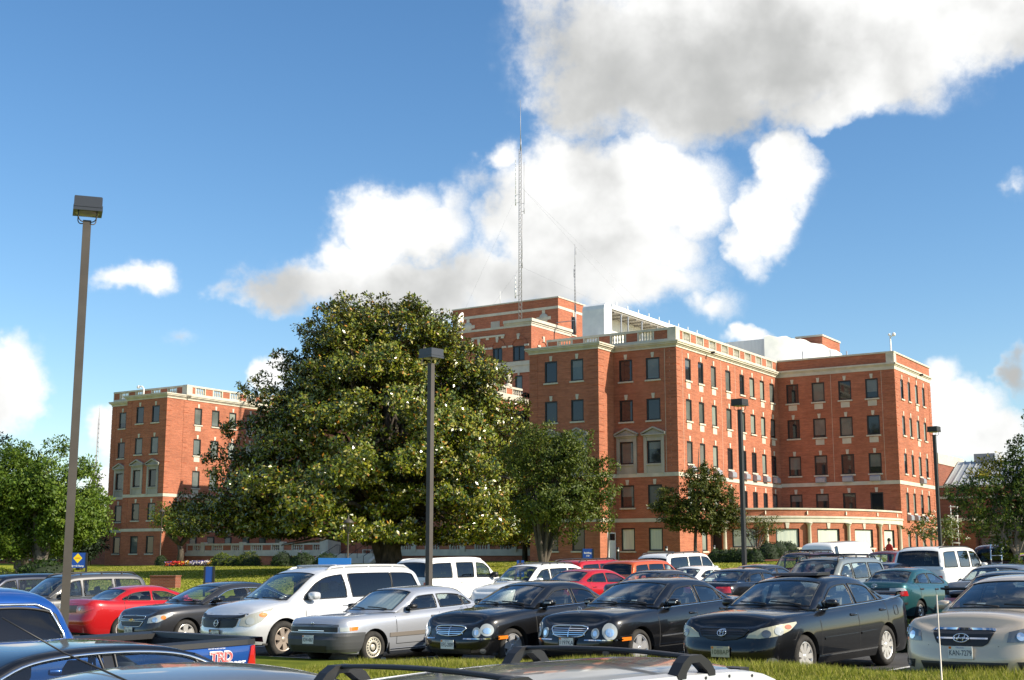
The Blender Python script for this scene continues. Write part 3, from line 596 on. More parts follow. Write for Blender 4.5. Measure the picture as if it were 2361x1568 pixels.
# ----- things on the roofs
def roof_shelter():
    r=empty('roof_canopy',BW(-62,112,21.7),-A33,'long white sheeted roof shelter with curved end and steel posts behind the balustrade','roof canopy')
    T=lambda u,w,z:(u+62,w-112,z-21.7)
    m=MB(); prof=[(110.0,21.7),(110.0,26.3),(110.12,26.7),(110.4,26.92),(110.8,27.0)]
    m.prism([(110.0,21.7),(111.6,21.7),(111.6,26.6),(111.3,26.95),(110.8,27.0),(110.4,26.92),(110.12,26.7),(110.0,26.3)],lambda p:T(-63.0,p[0],p[1]),lambda p:T(-60.5,p[0],p[1])); m.build('end_cover',noisy('white_membrane',(.78,.79,.79),(.62,.64,.66),.8,6,.55),r)
    m=MB(); m.box(-63.0,-60.45,111.6,134,26.52,26.98,0,T); m.build('canopy_roof',WHITE,r)
    m=MB(); m.box(-63.1,-60.6,111.6,134,26.34,26.5,0,T); 
    for k in range(14): m.box(-63,-60.6,112.4+k*1.6,112.55+k*1.6,26.2,26.34,0,T)
    m.build('roof_deck',mat('deck_steel',(.30,.28,.25),.7),r)
    m=MB(); m.box(-62.9,-62.6,111.6,134,21.7,26.4,0,T); m.build('rear_panel',mat('cream_panel',(.76,.75,.68),.7),r)
    for k,w in enumerate((113.9,115.4,118.5,122.1,126,130)):
        m=MB(); m.box(-60.75,-60.62,w-.06,w+.06,21.7,26.34,0,T); m.build('post',METG,r)
    for k in range(9):
        m=MB(); m.box(-60.5,-60.42,112.5+k*2.4,112.6+k*2.4,26.9,27.35,0,T); m.build('roof_bracket',WHITE,r)
roof_shelter()
def tarp():
    r=empty('roof_cover',BW(-52,136,21.8),-A33,'bulging white tarpaulin cover on the roof behind the right parapet','roof cover')
    T=lambda u,w,z:(u+52,w-136,z-21.8)
    m=MB(); m.box(-66,-52.9,134,139,21.8,26.0,0,T); m.build('sheeted_wall',noisy('grey_white_sheet',(.70,.73,.75),(.6,.63,.66),1,5,.5,stretch=(3,3,.3)),r)
    rows=[]
    for i in range(17):
        f=i/16; u=-53+6.6*f; hgt=4.3*(1-.38*f**2.2)*(1-max(0,f-.86)/.14*.55) ; wd=133.2+6.5*f-.7*math.sin(math.pi*min(1,f*1.1))
        rows.append([T(u,wd+ (0.0 if j<6 else (j-6)*.8),21.9+hgt*min(1,math.sin(math.pi/2*min(1,j/6))**.6)+.12*math.sin(i*1.7+j)) for j in range(11)])
    m=MB(); m.grid(rows); m.build('bulging_sheet',noisy('bright_tarpaulin',(.80,.81,.78),(.7,.72,.7),1.2,6,.5,.15,8),r)
    m=MB(); m.box(-51.8,-48.7,140,146,21.8,26.9,0,T); m.box(-51.9,-48.6,139.9,146.1,26.9,27.1,1,T); 
    bx=empty('stair_house',BW(-50,143,21.8),-A33,'small brick stair house rising behind the white roof cover','roof house'); 
    m=MB(); m.box(-1.8,1.3,-3,3,0,4.95); m.build('wall',BRICK,bx); m=MB(); m.box(-1.9,1.4,-3.1,3.1,4.95,5.15); m.build('coping',STONE,bx)
    for k,(u,z) in enumerate(((-48.4,23.9),(-45.3,23.8),(-43.5,23.5))):
        v=MB(); v.tube([(0,0,0),(0,0,z-21.7)],.07,8); o=v.build('vent_pipe',METG); o.location=BW(u,132.6,21.75); tag(o,['tall grey vent pipe left of the bulge in the roof cover','middle grey vent pipe in front of the roof cover','short grey vent pipe at the right end of the roof cover'][k],'pipe','vent pipes on the roof')
    c=empty('camera_mast',BW(-38.6,132,22.95),-A33,'white camera mast with domed cameras on the right parapet corner','camera')
    v=MB(); v.lathe([(.28,0),(.28,.08),(.1,.12),(.07,1.5),(.07,1.75)],n=10); v.build('pole',WHITE,c)
    v=MB(); v.tube([(0,0,1.5),(.35,0,1.85)],.05,8); v.lathe([(0,0),(.16,.05),(.2,.2),(.16,.35),(0,.42)],lambda x,y,z:(.38+x,y,1.62+z),10); v.lathe([(0,0),(.12,.03),(.13,.2),(0,.26)],lambda x,y,z:(-.1+x,y,1.72+z),10); v.build('camera_dome',WHITE,c)
tarp()
def masts():
    steel=mat('galvanised_steel',(.36,.36,.37),.5,.5)
    r=empty('radio_mast',BW(-80.9,126.5,28.3),-A33,'tall thin lattice radio mast with side antennas on the tower roof','mast')
    def lattice(mb,h,wd,step,rad):
        c=[(wd*math.cos(R(a)),wd*math.sin(R(a))) for a in (90,210,330)]
        for x,y in c: mb.tube([(x,y,0),(x*.8,y*.8,h)],rad,5)
        n=int(h/step)
        for i in range(n):
            s0=1-.2*i/n; z=i*step
            for k in range(3): a,b=c[k],c[(k+1)%3]; mb.tube([(a[0]*s0,a[1]*s0,z),(b[0]*s0,b[1]*s0,z+step)],rad*.6,4)
    m=MB(); lattice(m,22.7,.24,.55,.04); m.build('lattice',steel,r)
    m=MB(); m.tube([(0,0,22.5),(0,0,29.0)],[.05,.02],6); m.tube([(.02,0,22.7),(.02,0,24)],.08,6); m.build('top_whip',steel,r)
    for dx,z0,z1,rad in ((-.72,15.9,21.7,.045),(.5,14.7,21.0,.03),(-.75,4.4,7.0,.06),(.22,8,14.5,.03)):
        m=MB(); m.tube([(dx,0,z0),(dx,0,z1)],rad,6); m.tube([(0,0,z0+.1),(dx,0,z0+.1)],.03,5); m.tube([(0,0,z0+1.1),(dx,0,z0+1.1)],.025,5); m.tube([(dx,0,z0-.2),(dx,0,z0+1.2)],rad*1.5,6); m.build('side_antenna',WHITE if rad>.04 else steel,r)
    for q in ((-22,10,-6,18),(14,6,2,18),(17,0,-1,18),(-22,10,-6,8),(11,5,2,8)):
        m=MB(); m.tube([(0,0,q[3]),(q[0],q[1],q[2])],.006,4); m.build('guy_wire',steel,r)
    r=empty('radio_mast',BW(-74.0,127.6,30.2),-A33,'shorter slim radio mast clamped to the sunlit penthouse wall','mast')
    m=MB(); m.tube([(0,0,-2.6),(0,0,.8)],.1,8); lattice(m,5.6,.10,.4,.025); m.tube([(0,0,5.5),(0,0,8.2)],[.04,.02],6); m.tube([(-.16,0,4.2),(-.16,0,5.2)],.03,5); m.tube([(.14,0,6.9),(.14,0,7.8)],.025,5); m.build('pole',steel,r)
    m=MB(); m.tube([(0,0,-1),(-2.6,0,-1)],.05,6); m.build('clamp',steel,r)
    o=MB().tube([(0,0,0),(0,0,3.4)],.03,6).build('whip_antenna',WHITE); o.location=BW(-85,128.4,32.4)
    o.location=BW(-85.2,128.5,32.4); o.scale=(1,1,.5); tag(o,'short white whip antenna on the penthouse roof left of the mast','antenna')
    r=empty('satellite_dish',BW(-87.4,123.6,28.1),-A33,'large white satellite dish on the roof just above the magnolia','satellite dish')
    m=MB(); prof=[(1.25*t,.45*t*t) for t in [k/8 for k in range(9)]]
    ax=Vector((-.86,-.35,.38)).normalized(); e1=ax.cross(Vector((0,0,1))).normalized(); e2=e1.cross(ax)
    xf=lambda x,y,z:tuple(Vector((0,0,1.45))+e1*x+e2*y+ax*z); m.lathe(prof,xf,24); m.lathe([(1.25,.45),(1.27,.42),(.1,-.06),(0,-.06)],xf,24); m.build('reflector',WHITE,r)
    m=MB(); m.tube([(0,0,0),(0,0,1.3)],.1,8); m.build('post',METG,r)
    m=MB(); m.tube([xf(0,-.9,.25),xf(0,0,1.2)],.03,6); m.lathe([(0,0),(.14,0),(.14,.3),(0,.3)],lambda x,y,z:xf(x,y,1.1+z),8); m.build('feed_horn',WHITE,r)
masts()
# ----- building beyond the annex at the right
def far_hall():
    b=Bld('brick_hall','lower brick hall with cream parapet, seamed metal roof and glazed entrance at far right','building',-26,150,1.2)
    b.slab(b.walls,-52,-40.7,156,168,1,12.9); b.slab(b.stone,-52,-40.62,155.92,168.1,12.9,14.15)
    b.slab(b.walls,-52,-8,155.2,155.95,1,9.95); b.slab(b.stone,-52,-7.9,155.1,156,9.95,10.2); b.slab(b.stone,-52,-7.95,155.16,155.9,8.65,8.9)
    b.slab(b.walls,-40.6,-4,158.4,176,1,10.4)
    q=MB(); P=[(-40.55,157.6,10.3),(-3,157.6,10.3),(-3,165,13.6),(-40.55,165,13.6)]
    q.add([b.T(*p) for p in P],[(0,1,2,3)])
    for k in range(48):
        u=-40.5+k*.78; q.prism([(u,0),(u+.1,0),(u+.1,.14),(u,.14)],lambda p:b.T(p[0],157.6,10.3+p[1]),lambda p:b.T(p[0],165,13.6+p[1]))
    q.build('metal_roof',mat('pale_metal_roof',(.42,.44,.45),.45,.3),b.root)
    q=MB(); b.slab(q,-38.5,-36,164.5,167,13.4,14.5); q.build('roof_vent',METG,b.root)
    b.slab(b.walls,-45,-35.2,149,155,1,5.9); b.slab(b.stone,-45.1,-35.2,148.9,155,5.9,6.2)
    b.slab(b.walls,-35.1,-20,150.2,155,1,5.0); b.slab(b.stone,-35.15,-19.9,149.2,155,5.55,6.3)
    for k in range(6):
        u=-34.9+k*1.75; b.window('S',150.05,u,u+1.7,1.5,4.0,key=False,sill=False,pane=PANE_B,dep=.06); b.window('S',150.05,u,u+1.7,4.1,5.5,key=False,sill=False,pane=PANE_B,dep=.06)
    q=MB()
    for u in (-37.6,-36.9): q.tube([b.T(u,148.4,1),b.T(u,148.4,7.6)],.05,6)
    for k in range(13): q.tube([b.T(-37.6,148.4,1.5+k*.5),b.T(-36.9,148.4,1.5+k*.5)],.03,5)
    for k in range(5):
        z=3.4+k*1.0; q.tube([b.T(-37.25+.5*math.cos(t),148.3-.6*math.sin(t),z) for t in [math.pi*i/8 for i in range(9)]],.035,5)
    q.build('caged_ladder',WHITE,b.root)
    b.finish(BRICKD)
far_hall()
# low brown brick building seen under the left trees
def left_low():
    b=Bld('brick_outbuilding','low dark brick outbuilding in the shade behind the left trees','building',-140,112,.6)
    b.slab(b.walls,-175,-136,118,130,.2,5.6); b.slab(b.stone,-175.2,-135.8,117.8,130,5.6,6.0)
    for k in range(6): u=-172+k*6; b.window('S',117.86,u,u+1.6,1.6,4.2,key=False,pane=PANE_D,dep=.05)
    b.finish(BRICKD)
left_low()
# ---------------------------------------------------------------- cars
def crom(pts,n=14):
    P=[np.array(p,float) for p in pts]; P=[2*P[0]-P[1]]+P+[2*P[-1]-P[-2]]; out=[]
    for i in range(1,len(P)-2):
        p0,p1,p2,p3=P[i-1:i+3]
        for k in range(n):
            t=k/n; out.append(.5*((2*p1)+(-p0+p2)*t+(2*p0-5*p1+4*p2-p3)*t*t+(-p0+3*p1-3*p2+p3)*t**3))
    out.append(P[-2]); return np.array(out)
FONT=None
def text_mesh(txt,size,bold=0.0):
    c=bpy.data.curves.new('lettering','FONT'); c.body=txt; c.size=size; c.align_x='CENTER'; c.align_y='CENTER'; c.offset=bold
    o=bpy.data.objects.new('lettering',c); COL.objects.link(o); bpy.context.view_layer.update()
    dg=bpy.context.evaluated_depsgraph_get(); me=bpy.data.meshes.new_from_object(o.evaluated_get(dg)); bpy.data.objects.remove(o); bpy.data.curves.remove(c)
    V=[tuple(v.co) for v in me.vertices]; F=[tuple(p.vertices) for p in me.polygons]; bpy.data.meshes.remove(me); return V,F
LENS=mat('headlamp_lens',(.42,.44,.43),.08,.0,.8,1); LENSY=mat('yellowed_lens',(.50,.47,.33),.2,0,.6,.6); REFL=mat('lamp_reflector',(.85,.86,.88),.12,.9); LAMPD=mat('lamp_dark',(.12,.13,.14),.15,.4,.6,1)
RED=mat('red_lens',(.45,.012,.012),.1,0,.6,1); AMB=mat('amber_lens',(.75,.20,.02),.12,0,.6,1); PLATE=mat('plate_white',(.72,.73,.72),.4); INK=mat('plate_ink',(.02,.03,.07),.5); PLB=mat('plate_blue',(.15,.2,.45),.5)
ALLOY=mat('alloy_rim',(.78,.76,.72),.25,.6); ALLOYD=mat('shade_and_seam_black',(.02,.02,.02),.7); INT=noisy('car_interior',(.045,.046,.05),(.07,.07,.075),5,3,.8); INTB=noisy('beige_interior',(.30,.26,.20),(.24,.21,.17),5,3,.8); BLIN=noisy('bed_liner',(.028,.028,.029),(.045,.045,.046),6,4,.7)  # ALLOYD: near-black for seams, liners, underbody and the painted shade behind spokes
CLEARL=mat('clear_lamp',(.13,.14,.15),.08,.2,.8,1)
STICK=mat('sticker_white',(.6,.62,.6),.6)
class Car:
    def __init__(c,sp,paintm,x,y,hd,label,cat='car',detail=1,group=None,name='parked_car',z=None):
        c.sp=sp; c.pm=paintm; c.L=sp['L']; c.W=sp['W']; c.det=detail
        z0=g(x,y) if z is None else z
        c.root=empty(name,(x,y,z0),0,label,cat,group)
        e=.8; nx=Vector((1,0,(g(x+e,y)-g(x-e,y))/(2*e))); ny=Vector((0,1,(g(x,y+e)-g(x,y-e))/(2*e))); up=nx.cross(ny).normalized()
        f=Vector((math.cos(R(hd)),math.sin(R(hd)),0)); f=(f-up*f.dot(up)).normalized(); l=up.cross(f)
        c.root.rotation_euler=Matrix((f,l,up)).transposed().to_euler()
        c.setup(); c.body()
    # --- surface functions: s is the distance back from the nose, returned points are local (x forward, y left)
    def setup(c):
        sp=c.sp; L=c.L; W=c.W; nr=sp.get('nose',.32); tr=sp.get('tail',.28); bl=sp.get('nosebluff',.12); tb=sp.get('tailbluff',.06)
        P=[(0,0),(bl*.16,.40*W),(bl*.62,.68*W),(bl*.62+nr*.42,.875*W),(bl+nr,.955*W),(bl+nr+.45,W*.992),(L*.42,W),(L*.62,W),(L-tb-tr-.35,W*.985),(L-tb-tr,.95*W),(L-tb*.6-tr*.4,.87*W),(L-tb*.6,.68*W),(L-tb*.15,.4*W),(L,0)]
        q=crom(P,24); d=np.r_[0,np.cumsum(np.hypot(*(q[1:]-q[:-1]).T))]
        c.q=q; c.d=d; c.Lh=d[-1]
        t=np.gradient(q,axis=0); t/=np.linalg.norm(t,axis=1)[:,None]; c.nrm=np.stack([-t[:,1],t[:,0]],1)   # outward (s,y)
        sh=crom(sp['sh'],10); c.shs,c.shz=sh[:,0],sh[:,1]
        c.zb=sp.get('sill',.2); rf=crom(sp['roof'],30); dd=np.r_[0,np.cumsum(np.hypot(*(rf[1:,:2]-rf[:-1,:2]).T))]; kk=np.linspace(0,dd[-1],int(dd[-1]/(.045 if c.det else .09))+2); c.rf=np.stack([np.interp(kk,dd,rf[:,i]) for i in range(3)],1)
        c.fr=sp.get('fprof',[(0,.10),(.18,.02),(.35,0),(.52,.01),(.60,.035),(.8,.06),(.93,.10),(1,.2)])
        c.rr=sp.get('rprof',[(0,.12),(.2,.03),(.38,0),(.52,.01),(.6,.05),(.8,.06),(.95,.08),(1,.14)])
        c.sd=sp.get('sprof',[(0,.075),(.12,.035),(.3,.012),(.55,0),(.75,.008),(.88,.03),(.96,.065),(1,.10)])
    def zsh(c,s): return float(np.interp(s,c.shs,c.shz))
    def zbot(c,s):
        z=c.zb+c.sp.get('endlift',.06)*(max(0,1-s/.6)**2+max(0,1-(c.L-s)/.6)**2)
        for sw in c.sp['wheels']:
            r=c.sp['arch']; d=abs(s-sw)
            if d<r: z=max(z,c.sp['wr']+math.sqrt(r*r-d*d)*c.sp.get('archk',1.0))
        return z
    def F(c,a,z,off=0,rear=False):
        # a: distance round the outline from the nose centre (positive = left side), or from the tail centre when rear
        sg=1 if a>=0 else -1; a=abs(a)
        if rear: a=c.Lh-a
        s=float(np.interp(a,c.d,c.q[:,0])); y=float(np.interp(a,c.d,c.q[:,1])); nx=float(np.interp(a,c.d,c.nrm[:,0])); ny=float(np.interp(a,c.d,c.nrm[:,1]))
        zs=c.zsh(s); t=min(1,max(0,(z-c.zb)/(zs-c.zb)))
        ins=c.inset(t,nx); y2=max(0.0,y-(ins-off)*ny); return Vector((c.L/2-(s-(ins-off)*nx),sg*y2,z))
    def inset(c,t,nx):
        f=max(0,-nx)**1.3; r=max(0,nx)**1.3; si=max(0,1-f-r)
        I=lambda p:float(np.interp(t,[k[0] for k in p],[k[1] for k in p]))
        return f*I(c.fr)+r*I(c.rr)+si*I(c.sd)
    def arc(c,s): return float(np.interp(s,c.q[:,0],c.d))
    def ys(c,s,z=None,off=0):
        return c.F(c.arc(s),c.zsh(s) if z is None else z,off).y
    # --- panels laid on the body
    def panel(c,mb,up,lo,off=.006,rear=False,n=12,m=4,mi=0,thick=.02,mirror=True):
        def smp(P,t):
            P=np.array(P,float); d=np.r_[0,np.cumsum(np.hypot(*(P[1:]-P[:-1]).T))]; d=d/d[-1]; return np.interp(t,d,P[:,0]),np.interp(t,d,P[:,1])
        for sg in ((1,-1) if mirror else (1,)):
            rows=[]
            for k in range(n+1):
                u=smp(up,k/n); l=smp(lo,k/n); row=[]
                pts=[(u[0]+(l[0]-u[0])*j/m,u[1]+(l[1]-u[1])*j/m) for j in range(m+1)]
                row.append(c.F(sg*pts[0][0],pts[0][1],off-thick,rear)); row+=[c.F(sg*p[0],p[1],off,rear) for p in pts]; row.append(c.F(sg*pts[-1][0],pts[-1][1],off-thick,rear)); rows.append(row)
            a=[c.F(sg*p[0],p[1],off-thick,rear) for p in [(smp(up,0)[0]+(smp(lo,0)[0]-smp(up,0)[0])*j/(m+2),smp(up,0)[1]+(smp(lo,0)[1]-smp(up,0)[1])*j/(m+2)) for j in range(m+3)]]
            mb.grid([a]+rows,mi,False)
        return mb
    def strip(c,mb,pts,w,off=.008,rear=False,n=24,mi=0,mirror=True,thick=.015):
        return c.panel(mb,[(p[0],p[1]+w/2) for p in pts],[(p[0],p[1]-w/2) for p in pts],off,rear,n,1,mi,thick,mirror)
    def disc(c,mb,a,z,ra,rz,off=.012,rear=False,mi=0,mirror=True,n=16):
        up=[(a-ra*math.cos(math.pi*k/n),z+rz*math.sin(math.pi*k/n)) for k in range(n+1)]; lo=[(p[0],2*z-p[1]) for p in up]
        return c.panel(mb,up,lo,off,rear,n,2,mi,.015,mirror)
    def part(c,mb,name,m,parent=None,weld=0): return mb.build(name,m,parent or c.root,weld,flip=bool(weld))
    # --- body shell
    def body(c):
        sp=c.sp; L=c.L; W=c.W
        A=list(np.arange(0,c.Lh,.10 if c.det else .16))+[c.Lh]
        for sw in sp['wheels']:
            r=sp['arch']; A+= [c.arc(sw+r*math.cos(t)) for t in np.linspace(.0,math.pi,17 if c.det else 9)]
            A+=[c.arc(sw+sg*(r+.002)) for sg in (-1,1)]
        cow,dk=sp['cowl'],sp['deck']; A+=[c.arc(cow+.2),c.arc(min(dk-.14,L-.02))]; A=sorted(set(round(a,4) for a in A)); 
        A=[a for i,a in enumerate(A) if i==0 or a-A[i-1]>.0015]
        nj=12 if c.det else 9; mb=MB(); tops=[]
        TJ=[0,.06,.14,.26,.38,.5,.6,.7,.8,.88,.94,.975,1] if c.det else [0,.1,.25,.4,.55,.7,.85,.94,1]
        for sg in (1,-1):
            rows=[]
            for a in A:
                s=float(np.interp(a,c.d,c.q[:,0])); z0=c.zbot(s); z1=c.zsh(s); zz=[max(z0,c.zb+(z1-c.zb)*t) for t in TJ]; zz[0]=z0
                row=[]
                for z in zz: row.append(tuple(c.F(sg*a,z)))
                rows.append(row)
            mb.grid(rows,0,True)
            if sg==1: tops=[(float(np.interp(a,c.d,c.q[:,0])),c.F(a,c.zsh(float(np.interp(a,c.d,c.q[:,0]))))) for a in A]
        # hood and deck
        def cap(lo,hi,crown):
            rows=[]; n=14
            for s,p in tops:
                if lo-1e-3<=s<=hi+1e-3:
                    cr=crown(s); rows.append([(p.x-.0*abs(v),p.y*v,p.z+cr*(1-abs(v)**2.4)) for v in [1-2*k/n for k in range(n+1)]])
            if len(rows)>1: mb.grid(rows,0,True)
        hc=sp.get('hoodcrown',.06); cap(0,cow+.2,lambda s:hc*min(1,(s/.45))**.7)
        if dk<L-.03 and not sp.get('bed'): cap(dk-.14,L,lambda s:.035*min(1,(L-s)/.3+.2))
        c.part(mb,'body',c.pm,weld=.0006)
        for sw in sp['wheels']:
            for sg in (1,-1):
                q=MB(); rows=[]
                for t in np.linspace(0,math.pi,25): s=sw+sp['arch']*.999*math.cos(t); p=c.F(sg*c.arc(s),c.zbot(s)); rows.append([(p.x,p.y-sg*.004,p.z+.002),(p.x,p.y-sg*.26,p.z+.002)])
                q.grid(rows); c.part(q,'wheel_arch_liner',ALLOYD)
        c.cabin()
        # underside and wheel wells
        u=MB(); w2=W-.27; u.box(-L/2+.25,L/2-.25,-w2,w2,c.zb+.02,min(sp['wr']+sp['arch']+.12,c.zsh(L/2)-.2)); 
        u.box(-L/2+.5,L/2-.5,-W+.12,W-.12,c.zb-.01,c.zb+.03)
        c.part(u,'underbody',ALLOYD)
        if sp.get('bed'): c.bed()
    def roofp(c,f):  # interpolated roof control at float index
        i=f*(len(c.rf)-1); k=min(int(i),len(c.rf)-2); t=i-k; return c.rf[k]*(1-t)+c.rf[k+1]*t
    def top_pt(c,k,v,off=0):
        s,z,w=c.rf[k]; sp=c.sp
        fw=max(0,1-(s-sp['cowl'])/.9); wrap=.20*fw*abs(v)**2.2
        bw=max(0,1-(c.rf[-1][0]-s)/.5) if sp.get('bw',True) else 0; wrap-=.10*bw*abs(v)**2.2
        cf=sp.get('crown',1); cr=.05*cf; zz=z-cr*abs(v)**2.2*min(1,(z-c.zsh(s))/.25 if z>c.zsh(s) else 0)-.035*cf*abs(v)**9*min(1,max(0,(z-c.zsh(s))/.3))
        return Vector((c.L/2-(s+wrap),v*w,zz))
    def cabin(c):
        sp=c.sp; rf=c.rf; n=len(rf); NV=16; sh=MB(); W=c.W
        kw=[k for k in range(n) if sp['ws'][0]<=rf[k][0]<=sp['ws'][1]]; 
        kb=[k for k in range(n) if sp['bl'][0]<=rf[k][0]<=sp['bl'][1]+1e-6]
        if sp.get('blz'): kb=[k for k in range(n) if rf[k][0]>sp['bl'][0]-.001 and sp['blz'][0]<=rf[k][1]<=sp['blz'][1]]
        V=[1-2*j/NV for j in range(NV+1)]; inn=set(range(1,NV-1)) 
        g1,g2=set(zip(kw[:-1],kw[1:])),set(zip(kb[:-1],kb[1:]))
        P=[[tuple(c.top_pt(k,v)) for v in V] for k in range(n)]
        sh.v=[p for r in P for p in r]
        wsf,blf=[],[]
        for k in range(n-1):
            for j in range(NV):
                f=(k*(NV+1)+j,k*(NV+1)+j+1,(k+1)*(NV+1)+j+1,(k+1)*(NV+1)+j)
                if (k,k+1) in g1 and j in inn: wsf.append(f); continue
                if (k,k+1) in g2 and j in inn: blf.append(f); continue
                sh.f.append(f); sh.m.append(0); sh.s.append(True)
        # sides: columns at each roof point, rows from roof edge to belt
        def belt(s): 
            s=min(max(s,.05),c.L-.03); return c.ys(s)-.012
        E=[c.top_pt(k,1) for k in range(n)]
        es=np.array([c.L/2-e.x for e in E]); ez=np.array([e.z for e in E]); ey=np.array([e.y for e in E])
        c.es=np.maximum.accumulate(es+np.arange(n)*1e-6); c.ez=ez; c.ey=ey
        def side(s,z,off=0):
            e_z=float(np.interp(s,c.es,ez)); e_y=float(np.interp(s,c.es,ey)); zb=c.zsh(s); yb=belt(s)
            t=0 if e_z-zb<1e-3 else min(1,max(0,(z-zb)/(e_z-zb))); return yb+(e_y-yb)*t+.018*math.sin(math.pi*t)*(1 if e_z-zb>.2 else 0)+off
        c.side=side
        S_=list(c.es)
        rail=sp.get('rail',.075); bel=.03; wins=sp['wins']
        def inwin(s,z):
            for (f0,f1,r0,r1) in wins:   # front edge bottom/top s, rear edge bottom/top s
                zb=c.zsh(s); ze=float(np.interp(s,c.es,ez)); t=(z-zb)/max(.05,ze-zb)
                if f0+(f1-f0)*t<s<r0+(r1-r0)*t: return True
            return False
        for sg in (1,-1):
            rows=[]
            for s in S_:
                ze=float(np.interp(s,c.es,ez)); zb=min(c.zsh(s),ze); x=c.L/2-s
                if ze-zb>rail+bel+.02: zz=[ze,ze-rail*.5,ze-rail]+[ze-rail-(ze-rail-zb-bel)*k/6 for k in range(1,7)]+[zb-.01]
                else: zz=[ze-(ze-zb)*k/9 for k in range(10)]; zz[-1]=zb-.01
                zz=zz[:10]; rows.append([(x,sg*side(s,z),z) for z in zz])
            b0=len(sh.v)
            for r in rows: sh.v.extend(r)
            for i in range(len(rows)-1):
                sm=(S_[i]+S_[i+1])/2
                for j in range(9):
                    q=[rows[i][j],rows[i][j+1],rows[i+1][j+1],rows[i+1][j]]; zm=sum(p[2] for p in q)/4
                    hole=2<=j<=7 and float(np.interp(sm,c.es,ez))-c.zsh(sm)>rail+bel+.03 and inwin(sm,zm)
                    if not hole: sh.f.append((b0+i*10+j,b0+i*10+j+1,b0+(i+1)*10+j+1,b0+(i+1)*10+j)); sh.m.append(0); sh.s.append(True)
        c.part(sh,'cabin',c.pm,weld=.0008)
        gl=sp.get('glass',GLASS)
        def sub(fs,name,m):
            if not fs: return
            o=MB(); ids=sorted(set(i for f in fs for i in f)); mp={i:k for k,i in enumerate(ids)}; o.v=[sh0[i] for i in ids]; o.f=[tuple(mp[i] for i in f) for f in fs]; o.m=[0]*len(fs); o.s=[True]*len(fs)
            ob=c.part(o,name,m); return ob
        sh0=[p for r in P for p in r]
        sub(wsf,'windshield',sp.get('wsglass',GLASS)); sub(blf,'rear_window',sp.get('rglass',gl))
        # black edge of windshield and rear window
        fr=MB()
        for ks in (kw,kb):
            if len(ks)<2: continue
            loop=[Vector(P[k][1]) for k in ks]+[Vector(P[ks[-1]][j]) for j in range(2,NV)]+[Vector(P[k][NV-1]) for k in ks[::-1][1:]]+[Vector(P[ks[0]][j]) for j in range(NV-2,0,-1)]
            fr.tube(loop,.012,5,0,False)
        # side windows with trims
        for wi,(f0,f1,r0,r1) in enumerate(wins):
            top,bot=[],[]
            for s in np.linspace(min(f0,f1),max(r0,r1),40):
                zb=c.zsh(s)+bel; ze=float(np.interp(s,c.es,ez)); zt=ze-rail
                if zt-zb<.02: continue
                lo,hi=zb,zt; H=max(.05,ze-c.zsh(s))
                if f1!=f0:
                    t=(s-f0)/(f1-f0); zc=c.zsh(s)+t*H
                    if f1>f0:  
                        if s<f1: hi=min(hi,zc)
                    elif s<f0: lo=max(lo,zc)
                if r1!=r0:
                    t=(s-r0)/(r1-r0); zc=c.zsh(s)+t*H
                    if r1<r0:
                        if s>r1: hi=min(hi,zc)
                    elif s>r0: lo=max(lo,zc)
                if hi-lo>.004: top.append((s,hi)); bot.append((s,lo))
            if len(top)<3: continue
            for sg in (1,-1):
                w=MB(); w.grid([[(c.L/2-s,sg*side(s,zb+(zt-zb)*j/5,.001),zb+(zt-zb)*j/5) for j in range(6)] for (s,zt),(_,zb) in zip(top,bot)],0,True)
                dark=sp.get('tint',[]); c.part(w,'side_window',TINT if wi in dark else gl)
                loop=[Vector((c.L/2-s,sg*side(s,z,.004),z)) for s,z in top]+[Vector((c.L/2-s,sg*side(s,z,.004),z)) for s,z in bot[::-1]]; loop.append(loop[0])
                fr.tube(loop,.012 if c.det>1 else .016,5,0,False)
        c.part(fr,'window_trim',BLACKP)
        if sp.get('chrome'):
            t=MB()
            s0,s1=sp['chrome']
            for sg in (1,-1):
                t.tube([(c.L/2-s,sg*(side(s,c.zsh(s)+.012,.010)),c.zsh(s)+.012) for s in np.linspace(s0,s1,24)],.011,5,0)
                if sp.get('chrometop'): t.tube([(c.L/2-s,sg*side(s,float(np.interp(s,c.es,ez))-rail,.012),float(np.interp(s,c.es,ez))-rail+.006) for s in np.linspace(sp['chrometop'][0],sp['chrometop'][1],40)],.012,5,0)
            c.part(t,'chrome_trim',CHROME)
        if c.det: c.interior()
    def interior(c):
        sp=c.sp; im=sp.get('int',INT); L=c.L; zf=.42; cow=sp['cowl']; zc=c.zsh(cow+.3); W=c.W
        m=MB(); m.box(L/2-sp['inend'],L/2-cow-.15,-W+.16,W-.16,.32,.40); m.prism([(cow+.12,zc-.45),(cow+.85,zc-.5),(cow+.82,zc-.06),(cow+.6,zc+.03),(cow+.22,zc-.02)],lambda p:(L/2-p[0],-W+.2,p[1]),lambda p:(L/2-p[0],W-.2,p[1])); 
        for sg in (1,-1): m.box(L/2-sp['inend'],L/2-cow-.3,sg*(W-.12)-.02,sg*(W-.12)+.02,.35,c.zsh(L/2)-.03)
        m.box(L/2-sp['inend']-.02,L/2-sp['inend'],-W+.16,W-.16,.35,c.zsh(L/2)-.02)
        if sp['inend']>L-.9: pass
        else: m.box(L/2-min(sp['inend']+.7,L-.4),L/2-sp['inend']+.0,-W+.2,W-.2,c.zsh(sp['inend'])-.1,c.zsh(sp['inend'])-.04)
        c.part(m,'dashboard',im)
